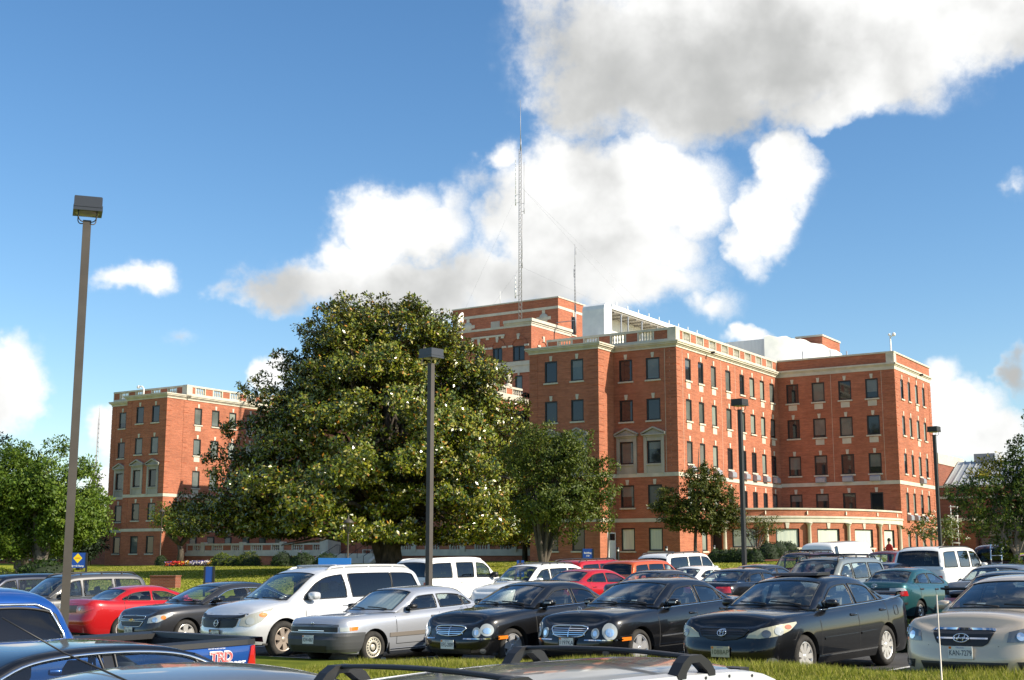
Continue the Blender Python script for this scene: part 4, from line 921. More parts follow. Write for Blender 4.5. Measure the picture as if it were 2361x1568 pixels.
        def seat(s,y,name,w=.25,hr=.82):
            q=MB(); zf=c.zsh(s)-.56
            prof=[(s-.5,zf),(s-.52,zf+.12),(s-.05,zf+.1),(s+.06,zf+.08),(s+.26,zf+.66),(s+.16,zf+.68),(s+.02,zf+.22),(s+.0,zf)]
            q.prism([(s-.5,zf),(s+.05,zf),(s+.27,zf+.62),(s+.22,zf+.70),(s+.14,zf+.66),(s+.0,zf+.2),(s-.48,zf+.16)],lambda p:(L/2-p[0],y-w,p[1]),lambda p:(L/2-p[0],y+w,p[1]))
            q.lathe([(0,-.10),(.10,-.095),(.14,-.03),(.14,.05),(.09,.105),(0,.11)],lambda a,b,h:(L/2-(s+.25)+a*.45,y+b,zf+hr+h),12); return c.part(q,name,im)
        sx=sp.get('seat',cow+1.35); seat(sx,.37,'front_seat'); seat(sx,-.37,'front_seat')
        if c.det>1 or sp.get('row2'):
            for y in (-.36,.36): seat(sx+.82,y,'rear_seat',.33,.70)
            q=MB(); q.tube([(L/2-(sx-.55)+.1*math.sin(t)*.5,.37+.18*math.cos(t),zc+.02+.17*math.sin(t)) for t in [2*math.pi*k/20 for k in range(21)]],.016,6,0,False); q.tube([(L/2-sx+.55,.37,zc+.02),(L/2-cow-.5,.37,zc-.15)],.03,6); c.part(q,'steering_wheel',BLACKP)
            q=MB(); s,z,w=c.roofp(0); k=[i for i in range(len(c.rf)) if c.rf[i][0]>=sp['ws'][1]-.12][0]; p=c.top_pt(k,0); q.box(p.x-.16,p.x-.13,-.12,.12,p.z-.14,p.z-.06); c.part(q,'rear_view_mirror',BLACKP)
    # --- fittings
    def wheels(c,spokes=5,rim=.22,m=None,style='spoke',tyre=.0):
        sp=c.sp; m=m or ALLOY; wr=sp['wr']; tw=.20
        for sw in sp['wheels']:
            for sg in (1,-1):
                yo=c.F(sg*c.arc(sw),c.zsh(sw)*.55).y-sg*.035; x=c.L/2-sw
                X=lambda a,b,h,sg=sg,yo=yo,x=x:(x+a,yo-sg*(.0)+sg*h,wr+b)
                t=MB(); t.lathe([(rim,-.01),(rim+.01,.012),(wr-.06,.018),(wr-.03,.008),(wr-.008,-.02),(wr,-.05),(wr,-tw+.03),(wr-.02,-tw),(rim,-tw)],X,36 if c.det>1 else 22); w=c.part(t,'wheel',RUBBER)
                if c.det==0 and not sp.get('hub'): 
                    r=MB(); r.lathe([(rim,-.012),(rim-.02,-.03),(.05,-.02),(0,-.02)],X,18); c.part(r,'rim',m,w); continue
                d=MB(); d.lathe([(rim,-.08),(0,-.08)],X,24); c.part(d,'spoke_gap_shade',ALLOYD,w)  # dark disc filling the spoke gaps; their shade is put into its colour
                r=MB(); r.lathe([(rim+.004,-.012),(rim-.012,-.004),(rim-.028,-.014),(rim-.032,-.05),(rim-.03,-.08)],X,36)
                r.lathe([(.062,-.06),(.058,-.022),(.04,-.014),(0,-.012)],X,16)
                if style=='spoke':
                    for k in range(spokes):
                        an=2*math.pi*k/spokes+.3; wd=.62/spokes+.012
                        for h0,h1 in ((-.012,-.05),):
                            def pt(rr,ww,h,an=an): return X(rr*math.cos(an)-ww*math.sin(an),rr*math.sin(an)+ww*math.cos(an),h)
                            i,o=.045,rim-.02; wi,wo=wd*.34,wd*.5
                            vs=[pt(i,-wi,-.018),pt(i,wi,-.018),pt(o,wo,-.012),pt(o,-wo,-.012),pt(i,-wi*1.2,-.06),pt(i,wi*1.2,-.06),pt(o,wo*1.1,-.055),pt(o,-wo*1.1,-.055)]
                            r.add(vs,[(0,1,2,3),(0,4,5,1),(1,5,6,2),(2,6,7,3),(3,7,4,0)])
                else:
                    r.lathe([(.085,-.02),(.095,-.012),(rim-.075,-.008),(rim-.065,-.012),(rim-.028,-.02)],X,36)
                    q=MB(); n=18
                    for k in range(n):
                        an=2*math.pi*k/n; r0,r1=rim-.062,rim-.034
                        pt=lambda rr,ww:X(rr*math.cos(an)-ww*math.sin(an),rr*math.sin(an)+ww*math.cos(an),-.006)
                        q.add([pt(r0,-.011),pt(r0,.011),pt(r1,.013),pt(r1,-.013)],[(0,1,2,3)])
                    c.part(q,'hubcap_ring',ALLOYD,w)
                c.part(r,'rim',m,w)
    def plate(c,txt,z,rear=False,ink=None,w=.305,h=.152,y=0,state=True,frame=False,off=.03,bg=None):
        xs=[c.F(.0001,z+k*h/2,.012,rear).x for k in (-1,-.5,0,.5,1)]; x=(min(xs)-.012) if rear else (max(xs)+.012); sx=-1 if rear else 1
        q=MB(); q.box(min(x,x-sx*.01),max(x,x-sx*.01),y-w/2,y+w/2,z-h/2,z+h/2); o=c.part(q,'license_plate',bg or PLATE)
        if frame:
            q=MB(); 
            for y0,y1,z0,z1 in ((-w/2-.012,w/2+.012,h/2,h/2+.014),(-w/2-.012,w/2+.012,-h/2-.014,-h/2),(-w/2-.014,-w/2,-h/2,h/2),(w/2,w/2+.014,-h/2,h/2)): q.box(x-.012,x+.006*sx,y+y0,y+y1,z+z0,z+z1)
            c.part(q,'plate_frame',BLACKP,o)
        q=MB(); V,F=text_mesh(txt,h*.62,0); k=min(1,w*.92/(max(v[0] for v in V)-min(v[0] for v in V)))
        q.add([(x+sx*.003,y+sx*v[0]*k,z-.008+v[1]) for v in V],F,0)
        V,F=text_mesh('VIRGINIA',h*.17,0); q.add([(x+sx*.003,y+sx*v[0],z+h*.38+v[1]) for v in V],F,1)
        q.add([(x+sx*.003,y+a,z+b) for a,b in ((-sx*w*.47,h*.28),(-sx*w*.36,h*.28),(-sx*w*.36,h*.47),(-sx*w*.47,h*.47))],[(0,1,2,3)],2)
        c.part(q,'plate_lettering',[ink or INK,PLB,AMB],o)
    def mirrors(c,s=None,m=None,sz=(.10,.20,.13),lamp=False):
        s=s or c.sp['cowl']+.55; z=c.zsh(s)+.10
        for sg in (1,-1):
            y=sg*(c.side(s,z-.03)+.10)
            q=MB(); n=10; rows=[]
            for i in range(9):
                t=math.pi*i/8; rr=math.sin(t)**.45; yy=-math.cos(t)
                rows.append([(c.L/2-s+.02+sz[0]*rr*math.copysign(abs(math.cos(u))**.6,math.cos(u)),y+sg*.03+sg*yy*sz[1]/2,z+sz[2]/2*rr*math.copysign(abs(math.sin(u))**.6,math.sin(u))) for u in [2*math.pi*k/12 for k in range(12)]])
            q.grid(rows,0,True,True); mo=c.part(q,'mirror',m or c.pm)
            q=MB(); q.tube([(c.L/2-s,sg*c.side(s,z-.07),z-.07),(c.L/2-s+.01,y,z-.02)],.028,6); c.part(q,'mirror_arm',BLACKP,mo)
            if lamp: q=MB(); q.box(c.L/2-s+.105,c.L/2-s+.13,y-.05+sg*.03,y+.09*sg+.03*sg if sg>0 else y+.05-.03,z-.015,z+.015); c.part(q,'turn_lamp',LENS,mo)
    def doors(c,ds,handles=(),zlow=None,fuel=None,hm=None):
        W=c.W
        for s in ds:
            z0=max(zlow or c.zb+.13,c.zbot(s)+.02); z1=c.zsh(s)-.005
            for sg in (1,-1):
                rows=[]
                for k in range(11):
                    z=z0+(z1-z0)*k/10; ss=s+.05*math.sin(math.pi*k/10)*0
                    rows.append([tuple(c.F(sg*c.arc(ss-.006),z,.0022)),tuple(c.F(sg*c.arc(ss+.006),z,.0022))])
                q=MB(); q.grid(rows); c.part(q,'door_seam',ALLOYD)
        for i in range(len(ds)-1):
            for sg in (1,-1): q=MB(); q.grid([[tuple(c.F(sg*c.arc(s),(zlow or c.zb+.13)-.006,.0022)),tuple(c.F(sg*c.arc(s),(zlow or c.zb+.13)+.006,.0022))] for s in np.linspace(ds[i],ds[i+1],30) if c.zbot(s)<c.zb+.1]); c.part(q,'door_seam',ALLOYD)
        for s in handles:
            z=c.zsh(s)-.12
            for sg in (1,-1):
                q=MB(); rows=[]
                for k in range(7):
                    u=k/6; ss=s-.1+.2*u; o=.014+.022*math.sin(math.pi*u); rows.append([tuple(c.F(sg*c.arc(ss),z+dz,o*f)) for dz,f in ((.02,.2),(.014,1),(-.014,1),(-.02,.2))])
                q.grid(rows); c.part(q,'door_handle',hm or c.pm)
        if fuel:
            q=MB(); a=c.arc(fuel); z=c.zsh(fuel)-.17; r=.075
            loop=[c.F(a+r*math.copysign(abs(math.cos(t))**.5,math.cos(t)),z+r*math.copysign(abs(math.sin(t))**.5,math.sin(t)),.002) for t in [2*math.pi*k/24 for k in range(25)]]; q.tube(loop,.004,4,0,False); c.part(q,'fuel_flap',ALLOYD)
    def wipers(c):
        k=[i for i in range(len(c.rf)) if c.rf[i][0]>=c.sp['ws'][0]][0]
        for v0,v1 in ((.75,.12),(.05,-.6)):
            q=MB(); a=c.top_pt(k,v0); b=c.top_pt(k+1,v1); q.tube([a+Vector((.03,0,.02)),(a+b)/2+Vector((.02,0,.03)),b+Vector((.015,0,.025))],.012,5); c.part(q,'wiper',BLACKP)
    def rack(c,s0,s1,h=.07,bars=(),inset=.12,m=None,rad=.022):
        m=m or BLACKP; ez=lambda s:float(np.interp(s,c.es,c.ez)); ey=lambda s:float(np.interp(s,c.es,c.ey))
        for sg in (1,-1):
            q=MB(); pts=[(c.L/2-s0,sg*(ey(s0)-inset),ez(s0)+.02)]+[(c.L/2-s,sg*(ey(s)-inset),ez(s)+.03+h) for s in np.linspace(s0+.15,s1-.15,10)]+[(c.L/2-s1,sg*(ey(s1)-inset),ez(s1)+.02)]; q.tube(pts,rad,6)
            for s in np.linspace(s0+.5,s1-.5,3): q.tube([(c.L/2-s,sg*(ey(s)-inset),ez(s)),(c.L/2-s,sg*(ey(s)-inset),ez(s)+.03+h)],rad,6)
            c.part(q,'roof_rail',m)
        for s in bars:
            q=MB(); q.tube([(c.L/2-s,y,ez(s)+.05+h+.01*(1-abs(y))) for y in np.linspace(-(ey(s)-inset),ey(s)-inset,9)],rad*.9,6); c.part(q,'crossbar',m)
    def tails(c,up,lo,m=None,rear=True,name='taillight',inner=None):
        for sg in (1,-1):
            q=MB(); c.panel(q,[(sg*a,z) for a,z in up],[(sg*a,z) for a,z in lo],.008,rear,12,4,0,.03,False); o=c.part(q,name,m or RED)
            for (a,z,ra,rz,mm) in (inner or []):
                d=MB(); c.disc(d,sg*a,z,ra,rz,.013,rear,0,False); c.part(d,'lamp_inner',mm,o)
    def bed(c):
        s0,s1=c.sp['bed']; L=c.L; W=c.W-.1; zt=c.zsh(s0+.3); m=MB(); zf=.72
        x0,x1=L/2-s1,L/2-s0
        for sg in (1,-1): m.box(x0,x1,min(sg*W,sg*(W-.05)),max(sg*W,sg*(W-.05)),zf,zt-.015)
        m.box(x0,x1,-W,W,zf-.03,zf); m.box(x0,x0+.04,-W,W,zf,zt-.01); m.box(x1-.04,x1,-W,W,zf,zt-.01)
        for k in range(9): m.box(x0+.05,x1-.05,-W+.18*k+.15,-W+.18*k+.23,zf,zf+.02)
        for sg in (1,-1):
            for x in (x0+.45,x1-.5): m.box(x,x+.35,min(sg*(W-.06),sg*(W-.26)),max(sg*(W-.06),sg*(W-.26)),zf,zf+.2)
        o=c.part(m,'bed_liner',BLIN)
        m=MB()
        for sg in (1,-1):
            rows=[]
            for s in np.linspace(s0,s1+.04,16):
                p=c.F(sg*c.arc(s),c.zsh(s)); rows.append([(p.x,p.y+sg*.035,p.z-.035),(p.x,p.y+sg*.03,p.z+.012),(p.x,p.y-sg*.05,p.z+.03),(p.x,p.y-sg*.17,p.z+.012),(p.x,p.y-sg*.17,p.z-.04)])
            m.grid(rows,0,False)
        rows=[]
        for y in np.linspace(-c.W*.93,c.W*.93,9): x=L/2-s1-.02; z=c.zsh(L-.05)+.005; rows.append([(x-.1,y,z-.03),(x-.09,y,z+.02),(x+.03,y,z+.02),(x+.04,y,z-.03)])
        m.grid(rows,0,False); c.part(m,'rail_cap',BLACKP)
# ---------------------------------------------------------------- car kinds
def sedan(L=4.7,W=.885,H=1.44,cowl=1.22,wh=(.92,3.6),belt=.95,nose=.68,tailz=1.0,wr=.315,**k):
    sc=(L-cowl)/3.55; S_=lambda v:cowl+v*sc
    d=dict(L=L,W=W,cowl=cowl,deck=S_(2.72),wheels=wh,wr=wr,arch=wr+.045,
      sh=[(0,nose-.03),(.22,nose+.07),(.75,(nose+belt)/2+.045),(cowl,belt-.01),(S_(.9),belt+.015),(S_(2.1),belt+.05),(S_(2.75),belt+.075),(L-.3,tailz+.02),(L,tailz-.05)],
      roof=[(cowl,belt+.045,W-.10),(S_(.32),belt+.045+(H-belt)*.36,W-.165),(S_(.78),H-.095,W-.245),(S_(1.08),H-.02,W-.28),(S_(1.55),H,W-.29),(S_(1.98),H-.03,W-.285),(S_(2.25),H-.115,W-.27),(S_(2.6),H-.29,W-.225),(S_(2.88),belt+.09,W-.175)],
      ws=(cowl+.05,S_(.83)),bl=(S_(2.16),S_(2.8)),
      wins=[(S_(.5),S_(.5),S_(1.48),S_(1.44)),(S_(1.56),S_(1.52),S_(2.3),S_(2.12)),(S_(2.34),S_(2.16),S_(2.66),S_(2.3))],inend=S_(2.5),seat=S_(1.2))
    d.update(k); return d
def suv(L=4.6,W=.91,H=1.74,cowl=1.2,wh=(.88,3.6),belt=1.06,nose=.85,wr=.355,**k):
    d=dict(L=L,W=W,cowl=cowl,deck=L,wheels=wh,wr=wr,arch=wr+.06,sill=.28,bw=False,nosebluff=.08,nose=.26,tail=.16,tailbluff=.03,
      sh=[(0,nose-.02),(.22,nose+.07),(cowl-.1,belt-.02),(2.2,belt+.005),(3.4,belt+.02),(L-.25,belt+.03),(L,belt+.02)],
      roof=[(cowl,belt+.04,W-.10),(cowl+.36,belt+(H-belt)*.46,W-.16),(cowl+.74,H-.12,W-.21),(cowl+1.02,H-.03,W-.235),(cowl+1.7,H,W-.24),(L-.9,H-.01,W-.24),(L-.46,H-.035,W-.235),(L-.26,H-.12,W-.22),(L-.16,H-.32,W-.18),(L-.085,belt+.16,W-.13),(L-.06,belt-.02,W-.09)],
      rprof=[(0,.10),(.2,.02),(.36,0),(.5,.02),(.6,.05),(.85,.055),(1,.065)],
      ws=(cowl+.05,cowl+.8),bl=(L-.4,L),blz=(belt+.08,H-.13),
      wins=[(cowl+.55,cowl+.55,2.42,2.38),(2.5,2.46,3.4,3.38),(3.5,3.46,L-.24,L-.42)],inend=L-.7,seat=2.5,rail=.10,row2=1)
    d.update(k); d['nose']=k.get('nosec',.26); return d
PK=paint('black_paint',(.004,.0042,.005),.0,.3); PSIL=paint('silver_paint',(.68,.69,.70),.35,.32); PBLU=paint('silver_blue_paint',(.40,.42,.46),.45,.33); PTAN=paint('champagne_paint',(.58,.485,.37),.3,.35)
PRED=paint('red_paint',(.42,.010,.012),.1,.3); PWH=paint('white_paint_gloss',(.80,.80,.77),0,.35); PGR=paint('charcoal_paint',(.035,.036,.040),.4,.32); PBL=paint('blue_paint',(.010,.070,.30),.35,.28)
PTE=paint('teal_paint',(.018,.085,.095),.4,.35); PNV=paint('navy_paint',(.006,.010,.024),.3,.3); PGRN=paint('grey_green_paint',(.24,.26,.24),.5,.35); PMAR=paint('maroon_paint',(.13,.02,.018),.2,.35); POR=paint('orange_paint',(.52,.085,.015),.2,.35); PSG=paint('pewter_paint',(.23,.235,.235),.6,.33); PBRO=paint('bronze_paint',(.055,.018,.014),.3,.4); PGC=paint('grey_hood_paint',(.10,.105,.12),.3,.4)
FH,AH=-131.0,49.0
def lights(c,up,lo,m=None,inner=(),name='headlight'):
    for sg in (1,-1):
        q=MB(); c.panel(q,[(sg*a,z) for a,z in up],[(sg*a,z) for a,z in lo],.007,False,14,5,0,.03,False); o=c.part(q,name,m or LENS)
        for (a,z,ra,rz,mm) in inner:
            d=MB(); c.disc(d,sg*a,z,ra,rz,.012,False,0,False); c.part(d,'lamp_reflector',mm,o)
def grille(c,up,lo,bars,m=None,chrome=True,vert=0,name='grille',off=.01):
    q=MB(); c.panel(q,up,lo,off,False,14,4,0,.03,True); o=c.part(q,name,m or BLACKP)
    q=MB()
    for (a,z,w) in bars: c.strip(q,[(0,z),(a,z)],w,off+.007,n=10)
    if vert: c.panel(q,[(0,up[0][1]),(vert,up[0][1])],[(0,lo[0][1]),(vert,lo[0][1])],off+.009,n=2)
    c.part(q,'grille_bars',CHROME if chrome else PGR,o); return o
def outline(c,pts,r,m=CHROME,off=.012,name='grille_frame',close=True,mirror=True):
    for sg in ((1,-1) if mirror else (1,)):
        q=MB(); P=[]
        for (a0,z0),(a1,z1) in zip(pts[:-1],pts[1:]): P+=[c.F(sg*(a0+(a1-a0)*k/8),z0+(z1-z0)*k/8,off) for k in range(8)]
        P.append(c.F(sg*pts[-1][0],pts[-1][1],off)); q.tube(P,r,6); c.part(q,name,m)
def logo(c,rings,z,off=.03,rear=False,m=CHROME,rad=.006,name='emblem',y=0):
    # rings: closed or open 2-D loops in metres
    q=MB(); sx=-1 if rear else 1
    for L_ in rings:
        q.tube([Vector((c.F(.0001,z+b,off,rear).x,sx*a+y,z+b)) for a,b in L_],rad,6)
    return c.part(q,name,m)
def ring(ra,rz,cx=0,cz=0,n=24): return [(cx+ra*math.cos(2*math.pi*k/n),cz+rz*math.sin(2*math.pi*k/n)) for k in range(n+1)]
OVALS=[ring(.072,.05),ring(.026,.046),ring(.05,.018,0,.022)]
def hood_star(c,s,m=CHROME):
    q=MB(); z=c.zsh(s)+.035; x=c.L/2-s; q.tube([(x,.0+.042*math.cos(t),z+.075+.042*math.sin(t)) for t in [2*math.pi*k/20 for k in range(21)]],.005,5)
    for a in (90,210,330): q.tube([(x,0,z+.075),(x,.042*math.cos(R(a)),z+.075+.042*math.sin(R(a)))],.004,4)
    q.tube([(x,0,z-.04),(x,0,z+.034)],.006,5); c.part(q,'hood_ornament',m)
def lower_intake(c,a,z0,z1,m=None,off=.006,bars=0):
    q=MB(); c.panel(q,[(0,z1),(a,z1)],[(0,z0),(a*.93,z0)],off); o=c.part(q,'lower_intake',m or BLACKP)
def fog(c,a,z,ra,rz,m=CLEARL):
    for sg in (1,-1): q=MB(); c.disc(q,sg*a,z,ra,rz,.012,False,0,False); c.part(q,'fog_lamp',m)
def moulding(c,s0,s1,z,w=.035,m=None,name='side_moulding'):
    w0,w1=c.sp['wheels']; ar=c.sp['arch']+.03
    for a,b in ((s0,w0-ar),(max(s0,w0+ar),min(s1,w1-ar)),(max(s0,w1+ar),s1)):
        if b-a<.08: continue
        for sg in (1,-1): q=MB(); c.strip(q,[(sg*c.arc(a),z),(sg*c.arc(b),z+.012)],w,.012,n=30,mirror=False); c.part(q,name,m or c.pm)
def bumper_line(c,z,a0,a1,w=.02,m=CHROME,name='bumper_trim'):
    q=MB(); c.strip(q,[(a0,z),(a1,z)],w,.012,n=24); c.part(q,name,m)
def seam(c,pts):
    for sg in (1,-1): q=MB(); q.tube([c.F(sg*a,z,.0) for a,z in pts],.004,4); c.part(q,'panel_seam',ALLOYD)
def stickers(c,ys=(.12,-.5)):
    k=[i for i in range(len(c.rf)) if c.rf[i][0]>=c.sp['ws'][0]][0]
    for y in ys:
        a=c.top_pt(k+1,y/c.rf[k+1][2]); b=c.top_pt(k+2,y/c.rf[k+2][2]); d=(b-a); a=a+d*.1; p=a+d.normalized()*.07
        q=MB(); q.add([(a.x-.012,a.y-.06,a.z),(a.x-.012,a.y+.06,a.z),(p.x-.012,p.y+.06,p.z),(p.x-.012,p.y-.06,p.z)],[(0,1,2,3)]); c.part(q,'windshield_sticker',STICK)
ROWG='cars parked nose out in the first row'
# ---- black sedan with oval emblem
sp=sedan(4.81,.90,1.49,1.24,(.96,3.68),.965,.815,1.06,.325,chrome=(1.55,4.75),int=INTB,hoodcrown=.07)
c=Car(sp,PK,4.62,20.9,FH,'black sedan with yellowed headlights and raised sunroof deflector parked on the verge edge','car',2,ROWG)
c.wheels(9,.225); c.mirrors(lamp=False); c.doors([1.42,2.66,3.72],[2.5,3.55],fuel=4.05); c.wipers(); stickers(c,(.1,))
lights(c,[(.44,.70),(.62,.77),(.92,.82),(1.20,.84),(1.36,.848)],[(.40,.64),(.62,.635),(.86,.66),(1.15,.73),(1.36,.825)],LENSY,[(.72,.70,.075,.055,LAMPD),(.93,.735,.08,.06,LENS),(1.13,.785,.075,.032,mat('amber_dull',(.45,.16,.07),.2,0,.6,.8))])
grille(c,[(0,.76),(.34,.76),(.42,.75)],[(0,.61),(.24,.63),(.36,.675)],[(.39,.73,.012),(.37,.70,.008),(.33,.665,.008)],chrome=False); outline(c,[(0,.765),(.34,.765),(.43,.755),(.36,.67),(.24,.625),(0,.605)],.007,PK)
logo(c,OVALS,.715,.035); lower_intake(c,.62,.245,.34); fog(c,.78,.315,.10,.05)
c.plate('1088AP',.445,bg=mat('old_plate',(.55,.50,.36),.6),ink=mat('olive_ink',(.10,.10,.05),.6)); moulding(c,1.5,2.62,.56); moulding(c,2.7,3.6,.575); seam(c,[(.36,.555),(.9,.555),(1.28,.60),(1.40,.72)])
q=MB(); q.prism([(2.28,1.475),(2.34,1.512),(2.74,1.518),(2.74,1.475)],lambda p:(c.L/2-p[0],-.40,p[1]),lambda p:(c.L/2-p[0],.40,p[1])); c.part(q,'sunroof_deflector',BLACKP)
q=MB(); q.grid([[(c.L/2-s,y,z+.0) for y in np.linspace(-.62,.62,13)] for s,z in ((4.62,1.10),(4.66,1.145),(4.80,1.155),(4.86,1.15),(4.85,1.13),(4.68,1.115),(4.62,1.10))],0,True)
for y in (-.6,.6): q.box(c.L/2-4.8,c.L/2-4.68,y-.02,y+.02,1.02,1.13)
c.part(q,'spoiler',PK); c.tails([(.55,.98),(.85,.98)],[(.55,.80),(.9,.80)])
# ---- black sedan with four oval lamps and wide chrome grille
def merc(x,y,L,W,H,cowl,wh,plate,label,big,small,gr,wheel,fz):
    sp=sedan(L,W,H,cowl,wh,.94,.775,1.02,.322,chrome=(1.6,4.3),hoodcrown=.075,tint=[1,2] if fz else [])
    c=Car(sp,PK,x,y,FH,label,'car',2,ROWG); c.wheels(wheel,.236,mat('bright_alloy',(.86,.86,.87),.16,.7)); c.mirrors(lamp=True); c.doors([1.40,2.60,3.62],[2.45,3.45],fuel=None); c.wipers(); stickers(c,(-.25,.3))
    for sg in (1,-1):
        q=MB(); c.disc(q,sg*big[0],big[1],big[2],big[3],.010,False,0,False); o=c.part(q,'headlight',LENS); d=MB(); c.disc(d,sg*big[0],big[1]-.015,big[2]*.55,big[3]*.5,.016,False,0,False); c.part(d,'lamp_reflector',REFL,o)
        q=MB(); c.disc(q,sg*small[0],small[1],small[2],small[3],.012,False,0,False); o=c.part(q,'headlight',LENS); d=MB(); c.disc(d,sg*small[0],small[1],small[2]*.55,small[3]*.55,.017,False,0,False); c.part(d,'lamp_reflector',REFL,o)
    a0,a1,z0,z1=gr
    up=[(0,z1+.01),(a1*.7,z1+.005),(a1,z1-.01)]; lo=[(0,z0-.01),(a0*.7,z0),(a0,z0+.02)]
    grille(c,up,lo,[(a1-.03,z0+(z1-z0)*k/5,.012) for k in (1,2,3,4)],vert=.011); outline(c,[(0,z1+.012),(a1*.7,z1+.007),(a1,z1-.008),(a1+.01,z1-.04),(a0,z0+.02),(a0*.7,z0),(0,z0-.012)],.013)
    hood_star(c,.36); lower_intake(c,.5,.24,.33); fog(c,.72,.29,.06,.045); bumper_line(c,.50,.34,1.05); 
    for sg in (1,-1): q=MB(); c.panel(q,[(sg*1.02,.535),(sg*1.24,.535)],[(sg*1.02,.475),(sg*1.24,.48)],.012,False,6,2,0,.02,False); c.part(q,'side_marker',AMB)
    moulding(c,1.45,2.55,.50,.02,CHROME); moulding(c,2.65,3.4,.505,.02,CHROME); c.plate(plate,.40 if fz else .46,frame=fz==0,off=.02); c.tails([(.5,.9),(.9,.9)],[(.5,.72),(.95,.72)]); seam(c,[(.32,.545),(.7,.535),(1.0,.545),(1.3,.57)]); return c
cE=merc(2.5,23.5,4.82,.905,1.455,1.32,(.88,3.73),'1197KA','black sedan with large separate oval headlights beside the yellowed-headlight sedan',(.80,.635,.135,.135),(.535,.605,.075,.085),(.30,.375,.55,.715),5,0)
cC=merc(.38,24.5,4.53,.865,1.425,1.25,(.80,3.52),'XFG-2009','black sedan with joined figure-eight headlights next to the silver sedan',(.80,.645,.13,.105),(.60,.605,.085,.085),(.27,.35,.555,.705),5,1)
# ---- silver eighties sedan with hidden headlights
sp=sedan(4.57,.845,1.355,1.30,(.87,3.47),.885,.755,.93,.295,hoodcrown=.03,nosebluff=.05,fprof=[(0,.10),(.12,.02),(.3,0),(.56,0),(.62,.05),(.8,.055),(.97,.07),(1,.10)])
sp['roof']=[(1.28,.905,.745),(1.62,1.09,.70),(2.02,1.285,.63),(2.25,1.335,.60),(2.8,1.355,.595),(3.2,1.335,.595),(3.42,1.27,.61),(3.68,1.10,.65),(3.95,.955,.70)]; sp['bl']=(3.3,3.9); sp['ws']=(1.33,2.08); sp['deck']=3.85
sp['wins']=[(1.78,1.78,2.62,2.57),(2.70,2.65,3.36,3.28),(3.39,3.31,3.72,3.42)]
c=Car(sp,PBLU,-2.2,25.65,FH,'boxy silver sedan with hidden headlights and a silver sunshade in its windshield','car',2,ROWG)
c.wheels(0,.19,mat('cream_hubcap',(.62,.58,.48),.35,.4),'cap'); c.mirrors(m=BLACKP,sz=(.09,.16,.10)); c.doors([1.42,2.60,3.42],[2.45,3.3],hm=BLACKP); c.wipers()
q=MB(); c.panel(q,[(0,.585),(.8,.585),(1.2,.585),(1.27,.58)],[(0,.24),(.8,.24),(1.15,.24),(1.2,.33)],.022,False,48,6,0,.05); c.part(q,'front_bumper',mat('grey_bumper',(.055,.057,.06),.55))
q=MB(); c.panel(q,[(0,.695),(.62,.69),(.70,.69)],[(0,.605),(.62,.605),(.70,.605)],.006); c.part(q,'grille',BLACKP); q=MB(); c.strip(q,[(0,.625),(.36,.625)],.012,.014); c.part(q,'grille_trim',CHROME)
q=MB(); c.panel(q,[(0,.745),(.50,.74),(.72,.735)],[(0,.70),(.5,.695),(.72,.695)],.004); c.part(q,'lamp_cover',PGC)
lights(c,[(.74,.685),(.98,.685)],[(.74,.61),(.98,.615)],LENS,name='park_lamp'); lights(c,[(.93,.687),(1.12,.687)],[(.93,.615),(1.10,.625)],AMB,name='turn_lamp'); lights(c,[(.55,.475),(.72,.475)],[(.55,.42),(.72,.42)],AMB,name='bumper_lamp')
logo(c,[[(-.03,-.03),(-.022,.035)],[(.03,-.03),(.022,.035)],[(-.026,0),(.026,0)]],.755,.012,rad=.006); lower_intake(c,.5,.27,.37,off=.03); c.plate('XDW-4067',.47,off=.04)
moulding(c,.3,4.4,.50,.075,mat('taupe_moulding',(.16,.14,.12),.6)); q=MB(); c.strip(q,[(c.arc(1.3),.235),(c.arc(3.1),.235)],.014,.008); c.part(q,'sill_trim',CHROME); c.tails([(.45,.85),(.8,.85)],[(.45,.68),(.85,.68)])
q=MB()
for sg in (1,-1): q.box(c.L/2-1.24,c.L/2-1.22,sg*.80-.02,sg*.80+.03,.16,.36)
c.part(q,'mud_flap',BLACKP)
sh=MB(); rows=[]
for k in [i for i in range(len(c.rf)) if 1.40<=c.rf[i][0]<=2.02]: rows.append([tuple(c.top_pt(k,v)+Vector((-.03-.012*(j%2),0,-.035))) for j,v in enumerate(np.linspace(-.82,.82,23))])
sh.grid(rows,0,False); o=sh.build('sunshade',mat('silver_sunshade',(.80,.82,.80),.28,.5)); o.location=c.root.location; o.rotation_euler=c.root.rotation_euler; tag(o,'crinkled silver sunshade inside the windshield of the boxy silver sedan','sunshade')
# ---- silver minivan
sp=suv(5.05,.985,1.78,.98,(.98,4.05),1.08,.76,.36,nosebluff=.20,nosec=.42,rail=.09,tint=[1,2],rglass=TINT,hoodcrown=.08)
sp['sh']=[(0,.86),(.25,.94),(.9,1.05),(1.6,1.08),(3.4,1.10),(4.8,1.13),(5.05,1.10)]; sp['roof'][0:5]=[(.98,1.08,.86),(1.45,1.36,.80),(1.95,1.63,.745),(2.3,1.735,.73),(3.0,1.78,.73)]; sp['ws']=(1.02,2.0)
sp['wins']=[(1.50,1.62,2.72,2.62),(2.86,2.76,4.05,4.0),(4.06,4.01,4.92,4.62)]
c=Car(sp,PSIL,-4.2,27.8,FH,'large silver minivan with black bug shield and silver roof rails','van',2,ROWG); c.sp['tint']=[1,2]
c.wheels(6,.235,mat('tan_alloy',(.50,.42,.35),.35,.6)); c.mirrors(1.72,sz=(.11,.24,.17)); c.doors([1.5,2.80,4.0],[2.6,3.0]); c.wipers(); c.rack(2.3,4.7,.04,(2.6,),.10,mat('rail_silver',(.5,.5,.49),.4,.3),.028); stickers(c,(.55,))
